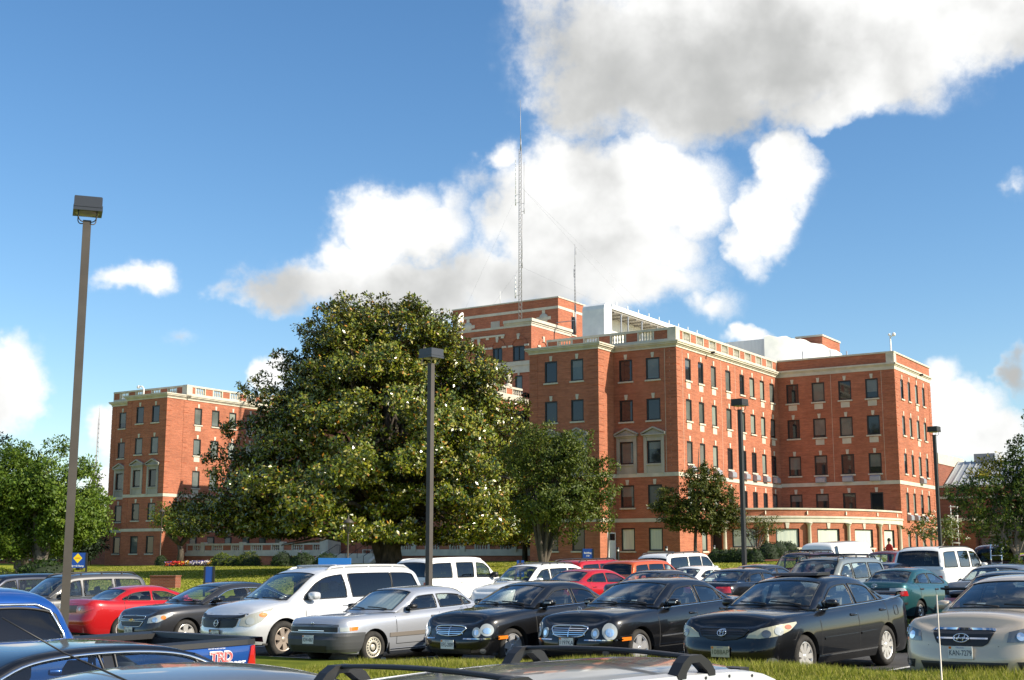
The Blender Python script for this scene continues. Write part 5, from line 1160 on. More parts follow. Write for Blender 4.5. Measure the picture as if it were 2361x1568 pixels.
lights(c,[(.66,.80),(.85,.875),(1.1,.93),(1.38,.985)],[(.62,.66),(.85,.64),(1.1,.74),(1.38,.965)],mat('hazy_lens',(.38,.38,.33),.2,0,.6,.7),[(.86,.75,.09,.07,LENS),(1.14,.86,.09,.045,AMB)])
grille(c,[(0,.80),(.55,.80),(.60,.79)],[(0,.62),(.48,.63),(.55,.66)],[],chrome=False)
q=MB(); c.panel(q,[(0,.858),(.6,.865),(.74,.885)],[(0,.805),(.6,.81),(.74,.84)],.02,n=16); c.part(q,'bug_shield',BLACKP)
q=MB(); c.panel(q,[(0,.80),(.085,.80)],[(0,.62),(.075,.62)],.02,n=3); c.part(q,'emblem_panel',BLACKP); logo(c,[ring(.06,.06),[(-.075,0),(.075,0)]],.71,.035,rad=.008)
lower_intake(c,.66,.30,.42); fog(c,.92,.40,.06,.055); c.plate('JIE-3306',.50,frame=True)
# ---- dark mid-size sedan with split grille
sp=sedan(4.87,.895,1.45,1.22,(.93,3.78),.95,.80,1.02,.325,chrome=(1.55,4.3),chrometop=(1.6,4.0))
c=Car(sp,PGR,-6.98,31.2,FH,'charcoal sedan with two-bar chrome edged grille beside the silver minivan','car',2,ROWG); c.wheels(5,.225); c.mirrors(m=PK); c.doors([1.42,2.7,3.8],[2.5,3.55]); c.wipers()
lights(c,[(.60,.71),(.85,.775),(1.2,.80)],[(.58,.60),(.85,.615),(1.2,.76)],LENS,[(.78,.675,.07,.055,REFL),(.98,.72,.06,.045,AMB)])
grille(c,[(0,.755),(.42,.75),(.48,.74)],[(0,.685),(.42,.685),(.46,.70)],[]); grille(c,[(0,.64),(.40,.64),(.44,.63)],[(0,.53),(.32,.535),(.40,.57)],[]); outline(c,[(0,.765),(.48,.755),(.47,.69),(0,.678)],.008); outline(c,[(0,.648),(.45,.64),(.35,.53),(0,.522)],.008)
q=MB(); q.box(c.F(.001,.665,.02).x-.02,c.F(.001,.665,.02).x,-.09,.09,.648,.68); q.box(c.F(.001,.665,.02).x-.02,c.F(.001,.665,.02).x+.002,-.035,.035,.635,.693); c.part(q,'emblem',mat('gold_emblem',(.55,.38,.12),.3,.8)); lower_intake(c,.6,.25,.33); c.plate('XNL-3934',.44); c.tails([(.5,.95),(.9,.95)],[(.5,.76),(.9,.76)])
# ---- champagne sedan at the right edge
sp=sedan(4.8,.915,1.475,1.24,(.98,3.71),.97,.87,1.04,.33,hoodcrown=.085,int=INTB,nosebluff=.16)
c=Car(sp,PTAN,7.15,18.1,FH,'champagne sedan with chrome topped grille at the right edge of the first row','car',2,ROWG); c.wheels(5,.225); c.mirrors(); c.doors([1.42,2.66,3.72],[2.5,3.55]); c.wipers(); stickers(c,(-.25,))
lights(c,[(.60,.825),(.80,.865),(1.06,.885),(1.22,.885)],[(.56,.70),(.80,.70),(1.06,.72),(1.24,.795)],mat('clear_lamp',(.13,.14,.15),.08,.2,.8,1),[(.74,.77,.055,.05,REFL),(.97,.80,.06,.05,REFL),(1.12,.83,.05,.035,LENS)])
grille(c,[(0,.845),(.36,.845),(.42,.835)],[(0,.645),(.26,.65),(.33,.685)],[(.33,.745,.02)]); q=MB(); c.strip(q,[(0,.855),(.36,.855),(.43,.845)],.026,.02); c.part(q,'grille_trim',CHROME)
logo(c,[ring(.095,.05),[(-.05,-.035),(-.022,.036)],[(.022,-.036),(.05,.035)],[(-.036,-.004),(.036,.004)]],.75,.04,rad=.0075); lower_intake(c,.56,.36,.46); c.plate('KAN-7279',.575)
for sg in (1,-1): q=MB(); c.panel(q,[(sg*.66,.47),(sg*1.0,.47)],[(sg*.70,.37),(sg*.98,.385)],.007,False,8,3,0,.02,False); c.part(q,'lamp_recess',BLACKP)
fog(c,.80,.42,.075,.04); seam(c,[(.45,.65),(.9,.665),(1.3,.71)])
# ---- red coupe seen from behind
sp=sedan(4.59,.86,1.37,1.22,(.9,3.55),.93,.66,1.02,.30)
c=Car(sp,PRED,-9.62,34.55,AH,'bright red small sedan seen from behind at the left of the first row','car',1,ROWG); c.wheels(5,.19); c.mirrors(); c.doors([1.45,2.6,3.5],[2.45])
c.tails([(.28,.90),(.62,.92),(.86,.90)],[(.28,.76),(.60,.75),(.90,.83)],RED,inner=[(.42,.835,.05,.04,LENS)]); q=MB(); c.panel(q,[(0,.92),(.28,.92)],[(0,.74),(.28,.75)],.006,True); c.part(q,'tail_panel',mat('dark_red_panel',(.06,.008,.008),.3))
# ---- dark SUV at left and neighbours
sp=suv(4.66,.90,1.70,1.25,(.9,3.62),1.04,.86,.35); c=Car(sp,paint('dark_pewter_paint',(.10,.10,.10),.5,.35),-12.6,36.8,FH,'grey SUV with spare-wheel mirror and roof rails behind the left lamp post','SUV',1,'SUVs parked on the lot','parked_suv'); c.wheels(5,.22); c.mirrors(); c.rack(2.0,4.3); c.doors([1.5,2.46,3.46],[2.3,3.3],zlow=.5); lights(c,[(.5,.86),(.9,.86)],[(.5,.70),(.9,.70)]); q=MB(); c.strip(q,[(c.arc(1.0),.72),(c.arc(4.3),.72)],.05,.012); c.part(q,'side_moulding',CHROME)
sp=suv(4.7,.9,1.72,1.2,(.9,3.65),1.08,.86,.35); c=Car(sp,PNV,-15.3,39.2,FH,'dark blue SUV cut off by the left edge of the picture','SUV',1,'SUVs parked on the lot','parked_suv'); c.wheels(5,.22); c.mirrors(); c.doors([1.5,2.46,3.46],[2.3],zlow=.5)
# ---- second row
R2='cars parked in the second row'
def pos(n,t): return TN(t,n)
sp=suv(5.24,1.0,1.93,1.45,(1.0,4.02),1.20,1.0,.39,tint=[1,2],rglass=TINT); sp['wins']=[(2.05,2.12,2.75,2.70),(2.9,2.85,3.72,3.70),(3.95,3.93,5.0,4.9)]
c=Car(sp,PWH,*pos(-31,33),AH,'large white SUV behind the middle lamp post with black tailgate glass','SUV',1,'SUVs parked on the lot','parked_suv'); c.wheels(6,.23); c.mirrors(m=BLACKP,sz=(.1,.26,.2)); c.rack(2.2,4.9,.03,(),.1,PWH); c.tails([(.72,1.12),(.95,1.12)],[(.72,.85),(.95,.85)]); c.doors([1.7,2.82,3.85],[2.6,3.6],zlow=.5)
sp=suv(4.72,.92,1.66,1.15,(.95,3.67),1.03,.80,.36,nosec=.35); sp['roof'][-6:]=[(3.75,1.655,.67),(4.15,1.58,.675),(4.35,1.48,.69),(4.5,1.32,.73),(4.6,1.15,.78),(4.64,1.02,.82)]; sp['blz']=(1.13,1.54); sp['bl']=(4.1,4.7)
c=Car(sp,PWH,*pos(-28.3,33.6),FH,'white crossover with black roof rails next to the large white SUV','SUV',1,'SUVs parked on the lot','parked_suv'); c.wheels(5,.23); c.mirrors(); c.rack(2.2,4.0); c.wipers(); c.doors([1.4,2.44,3.4],[2.3,3.2])
sp=sedan(4.9,.93,1.48,1.35,(.95,3.85),.99,.75,1.04,.35,tint=[1,2],rglass=TINT); c=Car(sp,PRED,*pos(-25.4,33.3),AH,'bright red sports sedan with black rear glass in the second row','car',1,R2); c.wheels(5,.24); c.mirrors(); c.doors([1.5,2.75,3.8],[2.6,3.6])
sp=sedan(4.7,.89,1.42,1.22,(.92,3.6),.95,.68,1.0,.315,glass=GLASS); c=Car(sp,PGR,*pos(-22.6,33.2),AH,'dark grey sedan mostly hidden behind the black oval-headlight sedan','car',1,R2); c.wheels(5,.21); c.doors([1.4,2.6,3.6])
sp=sedan(4.9,.9,1.44,1.28,(.92,3.72),.96,.7,1.0,.32,chrome=(1.6,4.2)); c=Car(sp,PK,*pos(-19.6,33),AH,'black sedan in the second row with beige interior and oval rear side glass','car',1,R2); c.wheels(7,.22); c.doors([1.4,2.66,3.72],[2.5,3.5]); c.tails([(.4,.95),(.9,.95)],[(.4,.78),(.9,.78)])
sp=suv(4.68,.915,1.70,1.15,(.92,3.64),1.06,.84,.36); c=Car(sp,PGRN,*pos(-17.1,33),FH,'grey green SUV with roof rack seen above the nearest black sedan','SUV',1,'SUVs parked on the lot','parked_suv'); c.wheels(5,.23); c.mirrors(); c.rack(1.9,4.4,.08,(2.3,3.1,3.9)); c.wipers(); c.doors([1.4,2.46,3.46],[2.3,3.3])
sp=sedan(4.31,.843,1.385,1.12,(.85,3.32),.91,.64,1.0,.29); c=Car(sp,PTE,*pos(-14.7,33),AH,'teal green sedan seen from behind with red and white tail lamps','car',2,R2); c.wheels(5,.18,None,'cap'); c.doors([1.3,2.4,3.3],[2.3,3.2],hm=BLACKP)
q=MB(); c.panel(q,[(0,.90),(.42,.90)],[(0,.70),(.42,.70)],.008,True); c.part(q,'tail_panel',mat('smoked_panel',(.01,.012,.013),.2))
for sg in (1,-1):
    q=MB(); c.panel(q,[(sg*.42,.80),(sg*.92,.82)],[(sg*.42,.70),(sg*.95,.70)],.012,True,8,3,0,.03,False); c.part(q,'taillight',RED); q=MB(); c.panel(q,[(sg*.42,.90),(sg*.86,.90)],[(sg*.42,.81),(sg*.91,.83)],.012,True,8,3,0,.03,False); c.part(q,'reverse_lamp',LENS)
logo(c,OVALS,.955,.03,True,rad=.005); q=MB(); c.strip(q,[(0,.52),(.9,.52)],.05,.02,True); c.part(q,'bumper_strip',BLACKP)
sp=sedan(4.75,.9,1.45,1.22,(.92,3.66),.97,.7,1.02,.32); c=Car(sp,PSG,*pos(-11.8,32.5),AH,'silver grey sedan behind the champagne sedan only its roof showing','car',1,R2); c.wheels(5,.21); c.mirrors(); c.doors([1.4,2.6,3.6])
sp=sedan(4.5,.87,1.40,1.2,(.9,3.5),.93,.66,1.02,.31); c=Car(sp,PK,*pos(-9.4,26.4),AH,'black car with tall rear spoiler beside the champagne sedan','car',0,R2); c.wheels(5,.2); q=MB(); q.grid([[(c.L/2-s,y,z) for y in np.linspace(-.7,.7,9)] for s,z in ((4.3,1.06),(4.34,1.11),(4.55,1.12),(4.55,1.08),(4.3,1.06))]); [q.box(c.L/2-4.5,c.L/2-4.38,y-.02,y+.02,.98,1.15) for y in (-.62,.62)]; c.part(q,'spoiler',PK); c.tails([(.4,.92),(.85,.92)],[(.4,.74),(.85,.74)])
# ---- rows further back
R3='cars parked in the rear rows'; SG='SUVs parked on the lot'
def back(sp,p,px,Y,hd,label,cat='car',name='parked_car',group=R3,rack=None,tails=True):
    X=(px-1180.5)/2950*Y*.986; c=Car(sp,p,X,Y,hd,label,cat,1 if Y<50 else 0,group,name); c.wheels(5,.2); c.mirrors()
    if rack: c.rack(*rack)
    if tails and hd==AH: c.tails([(.6,.95),(.85,.95)],[(.6,.8),(.88,.8)])
    return c
back(suv(4.8,.95,1.74,1.0,(.9,3.8),1.05,.8,.34,tint=[1,2],rglass=TINT),PRED,1385,50,AH,'red minivan with black rear glass parked below the blue building sign','van','parked_van',R3,(2.2,4.5))
back(suv(4.55,.92,1.70,1.2,(.9,3.6),1.08,.85,.36,tint=[1,2],rglass=TINT),POR,1500,49,AH,'orange SUV with dark windows behind the dark grey sedan','SUV','parked_suv',SG)
back(suv(5.1,.99,1.86,1.1,(1,4),1.08,.85,.37,tint=[0,1,2]),PWH,1578,56,AH,'white SUV with dark side glass just behind the orange SUV','SUV','parked_suv',SG,(2.2,4.8))
back(sedan(4.6,.89,1.44,wh=(.9,3.6)),PWH,1622,47,AH,'white sedan seen from behind beyond the black second row sedan')
back(sedan(4.8,.9,1.45,wh=(.9,3.7)),PGR,1762,47,AH,'dark sedan parked between the white sedan and the grey green SUV')
back(suv(4.6,.92,1.78),PBRO,1845,54,FH,'maroon SUV with roof rack half hidden behind the grey green SUV','SUV','parked_suv',SG,(2,4.3,.09,(2.4,3.2,4)))
back(sedan(4.85,.91,1.45,chrome=(1.6,4.2),wh=(.9,3.75)),PNV,2045,44,AH,'navy blue sedan between the grey green SUV and the teal sedan')
back(suv(4.5,.9,1.70),PMAR,2040,57,FH,'faded maroon SUV in the rear row left of the white SUV','SUV','parked_suv',SG)
back(sedan(4.6,.9,1.55),PWH,2105,61,AH,'white car mostly hidden behind the big white SUV at right')
c=back(suv(5.4,1.0,1.94,1.5,(1.05,4.2),1.17,1.0,.39,tint=[1,2],rglass=TINT,wins=[(2.05,2.12,2.85,2.8),(3.0,2.95,3.85,3.83),(4.05,4.03,5.15,5.0)]),PWH,2188,46,AH,'large white SUV with wide black rear window at the right','SUV','parked_suv',SG,(2.2,5.0,.03)); c.doors([1.7,2.92,3.95],[2.75,3.75],zlow=.5)
c=back(suv(4.9,.97,1.93,.9,(.9,3.9),1.12,.9,.36,rglass=TINT),PBRO,2302,54,67.0,'dark bronze van with chrome ladder on its tailgate','van','parked_van',R3)
q=MB()
for y in (-.25,.15): q.tube([(-c.L/2-.10,y,1.0),(-c.L/2-.02,y,1.45),(-c.L/2+.10,y,1.85),(-c.L/2+.36,y,1.98)],.028,6)
for z,x in ((1.2,-.08),(1.5,-.02),(1.8,.06)): q.tube([(-c.L/2+x,-.25,z),(-c.L/2+x,.15,z)],.02,6)
c.part(q,'ladder',CHROME)
back(sedan(4.7,.9,1.46),PGR,2232,60,AH,'grey sedan seen between the white SUV and the ladder van')
back(sedan(4.6,.9,1.42),PRED,2392,58,AH,'red car at the right edge behind the small tree trunk')
sp=suv(5.6,1.0,2.08,.9,(1,4.2),1.25,.9,.36,tint=[0,1,2]); sp['wins']=[(4.9,4.9,5.2,5.2)]; sp['blz']=(9,10); sp['ws']=(1.5,1.6); c=back(sp,PWH,1945,63,AH,'white high roof van parked near the curved bay','van','parked_van',R3)
# ---- nearest row, seen over the roofs
NR='cars parked in the nearest row'
sp=dict(suv(5.5,.945,1.78,1.5,(1.0,4.2),1.20,1.0,.385)); sp.update(deck=5.5,bed=(3.72,5.38),sill=.42,sh=[(0,.98),(.3,1.08),(1.4,1.20),(2.5,1.215),(3.6,1.225),(4.6,1.24),(5.5,1.25)],tail=.10,tailbluff=.02,
  roof=[(1.45,1.24,.84),(1.85,1.48,.79),(2.2,1.70,.735),(2.45,1.765,.715),(2.9,1.79,.71),(3.25,1.775,.71),(3.45,1.70,.72),(3.56,1.5,.76),(3.62,1.3,.81),(3.63,1.18,.84)],ws=(1.5,2.25),bl=(3.3,3.7),blz=(1.3,1.68),wins=[(2.0,2.0,2.62,2.60),(2.72,2.70,3.5,3.40)],inend=3.5,tint=[0,1],rglass=TINT,rail=.09,seat=2.6,chrome=(3.0,3.01),rprof=[(0,.1),(.2,.03),(.4,.02),(1,.02)],sprof=[(0,.05),(.2,.02),(.45,.0),(.62,.012),(.72,.03),(.86,.02),(.97,.03),(1,.05)])
c=Car(sp,PBL,*TN(5.05,-10.75),FH,'metallic blue pickup truck with open black bed at lower left','truck',2,NR,'pickup_truck',z=-.27); c.wheels(6,.22); c.mirrors(); c.doors([1.7,2.66,3.58],[2.5,3.4],zlow=.55)
for sg in (1,-1):
    q=MB(); s0,s1=2.70,3.52; q.tube([(c.L/2-s,sg*c.side(s,z,.008),z) for s,z in ((2.72,1.26),(2.72,1.5),(2.73,1.62),(2.82,1.645),(3.25,1.64),(3.37,1.59),(3.46,1.4),(3.48,1.28),(3.3,1.255),(2.72,1.255))],.014,6); c.part(q,'window_trim',CHROME)
for sg in (1,-1): q=MB(); c.panel(q,[(sg*c.arc(5.36),1.20),(sg*c.arc(5.49),1.21)],[(sg*c.arc(5.26),.86),(sg*c.arc(5.49),.86)],.012,False,6,4,0,.03,False); c.part(q,'taillight',RED)
def decal(c,txt,s,z,size,m,shear=0,bold=.0,off=.006,kx=1.0,name='decal'):
    q=MB(); V,F=text_mesh(txt,size,bold); q.add([tuple(c.F(c.arc(s+(v[0]*kx+shear*v[1])),z+v[1],off)) for v in V],F); return c.part(q,name,m)
def outl(c,txt,s,z,size,m,w,off,kx):
    cu=bpy.data.curves.new('outline','FONT'); cu.body=txt; cu.size=size; cu.align_x='CENTER'; cu.align_y='CENTER'; cu.fill_mode='NONE'; cu.bevel_depth=w; cu.bevel_resolution=0; cu.resolution_u=4
    o=bpy.data.objects.new('outline',cu); COL.objects.link(o); bpy.context.view_layer.update(); me=bpy.data.meshes.new_from_object(o.evaluated_get(bpy.context.evaluated_depsgraph_get())); bpy.data.objects.remove(o)
    q=MB(); q.add([tuple(c.F(c.arc(s+v.co.x*kx),z+v.co.y,off+v.co.z*.25)) for v in me.vertices],[tuple(p.vertices) for p in me.polygons]); bpy.data.meshes.remove(me); return c.part(q,'decal',m)
wd=mat('decal_white',(.8,.8,.8),.5); rd=mat('decal_red',(.65,.08,.06),.5)
outl(c,'TRD',5.0,1.115,.125,wd,.010,.008,1.0); outl(c,'TRD',5.0,1.115,.125,rd,.0032,.014,1.0); decal(c,'SPORT',5.17,1.045,.06,wd,.2,.004,.008,1.2); decal(c,'4X4 OFF ROAD RACING',4.95,1.195,.016,wd,0,0,.006,1.1)
sp=sedan(4.85,.91,1.46,1.25,(.95,3.75),.96,.72,1.02,.325,chrometop=(1.62,4.05),chrome=(1.6,4.4),rail=.035,crown=.3); c=Car(sp,PK,*TN(4.25,-8.0),FH,'black sedan with chrome window arch at the lower left corner','car',2,NR,z=-.25); c.wheels(5,.22); c.mirrors(); c.doors([1.42,2.66,3.72],[2.5,3.55])
sp=sedan(4.75,.9,1.47,1.22,(.92,3.66),.97,.7,1.02,.32,chrometop=(1.62,4.0)); c=Car(sp,PSG,*TN(3.75,-5.8),FH,'pewter grey sedan roof in front of the blue pickup bed','car',1,NR,z=-.27); c.wheels(5,.21); c.mirrors()
q=MB(); p0=c.root.matrix_basis.inverted() if False else None; q.tube([(.15,.62,1.36),(.75,.66,1.62),(1.05,.68,1.78)],[.006,.004,.003],6); c.part(q,'antenna',BLACKP)
sp=suv(4.62,.86,1.60,1.25,(.92,3.6),1.0,.80,.34,rail=.09); sp['roof']=[(a,b,w-.10*min(1,max(0,(b-1.05)/.5))) for a,b,w in sp['roof']]; c=Car(sp,PSG,*TN(3.71,-3.77),FH,'silver grey wagon with black crossbars on its roof rails at the bottom edge','car',1,NR,'parked_wagon',z=-.325); c.wheels(5,.22); c.mirrors()
ez=lambda s:float(np.interp(s,c.es,c.ez)); ey=lambda s:float(np.interp(s,c.es,c.ey)); RS=mat('rail_silver_near',(.58,.59,.60),.35,.4)
for sg in (1,-1):
    q=MB(); rows=[]
    for s in np.linspace(1.98,4.30,24): y=ey(s)-.035; z=ez(s); rows.append([(c.L/2-s,sg*(y+.035),z+.0),(c.L/2-s,sg*(y+.03),z+.042),(c.L/2-s,sg*(y-.03),z+.05),(c.L/2-s,sg*(y-.045),z+.02)])
    q.grid(rows,0,False); o=c.part(q,'roof_rail',RS)
    q=MB()
    for s in np.linspace(2.1,4.1,11): q.lathe([(0,.002),(.008,.002)],lambda x,y,z,s=s:(c.L/2-s+x,sg*(ey(s)-.035+.033)+sg*z,ez(s)+.025+y),8)
    c.part(q,'bolt_row',BLACKP,o)
    q=MB(); rows=[]
    for t in np.linspace(0,1,7): s=4.30+.14*t; y=ey(s)-.035; z=ez(s); h=(1-t**2); rows.append([(c.L/2-s,sg*(y+.036),z),(c.L/2-s,sg*(y+.031),z+.043*h),(c.L/2-s,sg*(y-.031),z+.051*h),(c.L/2-s,sg*(y-.046),z)])
    q.grid(rows,0,True); c.part(q,'rail_end_cap',BLACKP,o)
for k,y in enumerate((-.42,-.21,0,.21,.42)):
    q=MB(); w_=.030
    rows=[]
    for s in np.linspace(2.15,4.1,20):
        f=min(1,(s-2.15)/.15,(4.1-s)/.15); z=ez(s)+.047-.05*(abs(y)/ey(s))**2.2; rows.append([(c.L/2-s,y-w_,z-.006),(c.L/2-s,y-w_*.55,z+.013*f),(c.L/2-s,y+w_*.55,z+.013*f),(c.L/2-s,y+w_,z-.006)])
    q.grid(rows,0,False); c.part(q,'roof_rib',PSG)
    q=MB(); q.box(c.L/2-4.16,c.L/2-4.08,y-.05,y+.05,ez(4.1)+.03,ez(4.1)+.058); c.part(q,'rib_end',BLACKP)
for s in (2.40,3.62):
    q=MB(); yy=ey(s)-.035; rows=[]
    for y in np.linspace(-yy,yy,15):
        z=ez(s)+.118+.016*(1-(y/yy)**2); rows.append([(c.L/2-s+a,y,z+b) for a,b in ((.030,0),(.018,.010),(-.018,.011),(-.034,.003),(-.018,-.008),(.018,-.008))])
    q.grid(rows,0,True,True); o=c.part(q,'crossbar',BLACKP)
    for sg in (1,-1):
        q=MB(); pr=[(.14,.03),(.15,.05),(.10,.10),(.05,.128),(-.05,.128),(-.12,.095),(-.16,.05),(-.16,.03),(-.11,.03),(-.09,.055),(-.03,.095),(.03,.095),(.075,.055),(.08,.03)]
        q.prism(pr,lambda p:(c.L/2-s+p[0],sg*(yy-.02),ez(s)+p[1]),lambda p:(c.L/2-s+p[0],sg*(yy+.035),ez(s)+p[1])); c.part(q,'crossbar_foot',BLACKP,o)
# the car right of the wagon: only its thin fender antenna reaches into view
sp=sedan(4.4,.86,1.36,1.15,(.88,3.4),.9,.64,.95,.29); c=Car(sp,PNV,*TN(1.75,-.5),AH,'dark car below the frame whose thin pale antenna rises at lower right','car',0,NR,z=-.30); c.wheels(5,.19)
q=MB(); q.tube([(1.02,.66,.9),(1.02,.66,1.97)],[.0024,.0018],6); c.part(q,'antenna',mat('pale_antenna',(.55,.5,.42),.4,.3))
# ---------------------------------------------------------------- lamp posts
BRZ=noisy('bronze_post_paint',(.078,.068,.057),(.062,.053,.044),2,4,.55,spec=.4); BRZD=mat('bronze_fixture',(.055,.058,.066),.35,.3)
LLENS=mat('lamp_glass',(.45,.42,.33),.3,0,.5)
def lamp(x,y,H,label,rot=35,hs=.56,dark=False):
    m_=mat('dark_bronze_post',(.022,.020,.019),.5) if dark else BRZ
    r=empty('lamp_post',(x,y,g(x,y)),R(rot),label,'lamp post','shoebox lamp posts in the car park')
    q=MB(); q.lathe([(.22,-.6),(.22,.10),(.19,.14),(0,.14)],n=16); q.build('concrete_base',CONC,r)
    q=MB(); q.box(-.082,.082,-.082,.082,.14,H-.42); q.build('pole',m_,r)
    h=hs/2; q=MB(); q.box(-h,h,-h,h,H-.24,H+.03); 
    for z0,z1,e in ((H-.26,H-.21,.012),(H-.185,H-.15,.010),(H+.03,H+.045,-.01)): q.box(-h-e,h+e,-h-e,h+e,z0,z1)
    q.build('lamp_head',m_ if dark else BRZD,r)
    q=MB(); q.lathe([(h*.86,H-.262),(h*.6,H-.285),(0,H-.295)],n=20); q.build('lamp_lens',LLENS,r)
    for k in range(4):
        a=R(45+90*k); c,s=math.cos(a),math.sin(a); q=MB(); rr=h*.92
        q.tube([(.07*c,.07*s,H-.46)]+[((rr*.55+rr*.45*math.sin(t))*c,(rr*.55+rr*.45*math.sin(t))*s,H-.36-.1*math.cos(t)) for t in [math.pi/2*i/6 for i in range(7)]]+[(rr*c,rr*s,H-.25)],.012,5); q.build('support_arm',m_,r)
lamp(-8.9,26.0,9.42,'tallest looking bronze lamp post at left above the grey SUV',20)
lamp(-2.62,41.0,8.55,'middle lamp post standing before the large white SUV and magnolia',50)
lamp(10.2,57,8.5,'lamp post in front of the small tree and curved brick bay',50,dark=True)
lamp(23.8,72,8.1,'rightmost lamp post beside the white flowering shrub tree',50,dark=True)
def lantern(x,y,H,label,lean=0):
    r=empty('lantern_post',(x,y,g(x,y)),0,label,'lantern','old style lantern posts by the building'); r.rotation_euler=(0,lean,0)
    q=MB(); q.lathe([(.16,0),(.15,.3),(.07,.4),(.055,H-.9),(.075,H-.86),(.045,H-.8),(.06,H-.74)],n=10); q.build('post',BRZ,r)
    q=MB(); n=6; q.lathe([(.13,H-.74),(.15,H-.68)],n=n); q.lathe([(.34,H-.1),(.36,H-.06),(.24,H+.08),(.12,H+.16),(.06,H+.18),(.05,H+.25),(.02,H+.38),(0,H+.4)],n=n)
    for k in range(n): a=2*math.pi*k/n; q.tube([(.15*math.cos(a),.15*math.sin(a),H-.68),(.29*math.cos(a),.29*math.sin(a),H-.1)],.014,4)
    q.build('lantern_frame',BRZ,r); q=MB(); q.lathe([(.145,H-.67),(.28,H-.11)],n=n,sm=False); q.build('lantern_glass',glass_mat('lantern_pane',(.6,.6,.6),.12),r)
lantern(-10.45,82.5,3.55,'brown lantern post in front of the magnolia and terrace steps'); lantern(7.6,103,5.0,'slightly leaning lantern post by the white door',.045)
lantern(-39.6,146,6.1,'thin lantern post at the corner of the left wing')
# ---------------------------------------------------------------- trees
BARK=noisy('bark',(.11,.09,.07),(.05,.042,.035),5,8,.9,.8,20,stretch=(1,1,.3)); BARKL=noisy('pale_bark',(.30,.25,.19),(.17,.14,.11),3,6,.85,.4,14,stretch=(1,1,.35))
def leaves(name,C,per,rad,size,mat_,rng,root,aspect=.45,up=.35,tintf=None,outw=None,mi=None,curl=.25):
    n=len(C)*per; ci=np.repeat(np.arange(len(C)),per)
    d=rng.normal(size=(n,3)); d/=np.linalg.norm(d,axis=1)[:,None]; rr=rng.uniform(.15,1,n)**.6
    rad_=(rad if np.ndim(rad)==0 else np.asarray(rad)[ci])
    p=C[ci]+d*(rr*rad_)[:,None]*np.array([1,1,.75])
    ax=d*.9+rng.normal(size=(n,3))*.55+np.array([0,0,up*.4]); ax/=np.linalg.norm(ax,axis=1)[:,None]
    nr=rng.normal(size=(n,3))*.6+np.array([0,0,up])+d*.6
    if outw is not None:
        o=p-np.array(outw); o[:,2]*=.6; o/=np.linalg.norm(o,axis=1)[:,None]; nr=rng.normal(size=(n,3))*.38+o*.9+d*.45+np.array([0,0,up*.6])
    nr-=ax*np.sum(nr*ax,1)[:,None]; nr/=np.linalg.norm(nr,axis=1)[:,None]+1e-9
    sd=np.cross(ax,nr); sz=size*rng.uniform(.6,1.25,n)[:,None]
    V=np.stack([p-ax*sz*.5,p+sd*sz*aspect*.5+nr*sz*.04,p+ax*sz*.5-nr*sz*curl*.3,p-sd*sz*aspect*.5+nr*sz*.04],1)
    t=np.clip(rng.uniform(0,1,n)*.6+(rng.uniform(0,1,len(C))*.4)[ci],0,1)
    if tintf: t=tintf(p,t)
    return fastmesh(name,V.reshape(-1,3),np.arange(n*4).reshape(-1,4),mat_,np.repeat(t,4),mi,root)
def blobpts(blobs,dens,rng,shell=.55):
    out=[]
    for (x,y,z,rx,ry,rz) in blobs:
        n=max(3,int(dens*(rx*ry+rx*rz+ry*rz)/3)); d=rng.normal(size=(n,3)); d/=np.linalg.norm(d,axis=1)[:,None]
        r=shell+(1-shell)*rng.uniform(0,1,n)**.5; r*=1+.16*np.sin(d[:,0]*5+x)*np.sin(d[:,1]*4+y)+.12*np.sin(d[:,2]*7+z)
        out.append(np.array([x,y,z])+d*r[:,None]*np.array([rx,ry,rz]))
    return np.concatenate(out)
def limbs(mb,base,forks,r0,rng,targets,rt=.03,sag=0):
    base=Vector(base)
    for t in targets:
        t=Vector(t); f=Vector(forks[int(rng.integers(len(forks)))]); L=(t-f).length
        m=f.lerp(t,.5)+Vector(rng.normal(size=3))*L*.07+Vector((0,0,L*.06)); q=f.lerp(m,.5)+Vector(rng.normal(size=3))*L*.03; w=m.lerp(t,.5)+Vector(rng.normal(size=3))*L*.04
        mb.tube([f,q,m,w,t],[r0,r0*.8,r0*.6,r0*.35,rt],6)
MAG=leafmat('magnolia_leaf',[(.016,.038,.005),(.058,.098,.009),(.155,.19,.013),(.29,.28,.022),(.40,.35,.09),(.48,.21,.03)],.24,.20,.75,back=(.09,.085,.02))
FLOW=mat('magnolia_flower',(.66,.60,.42),.6)
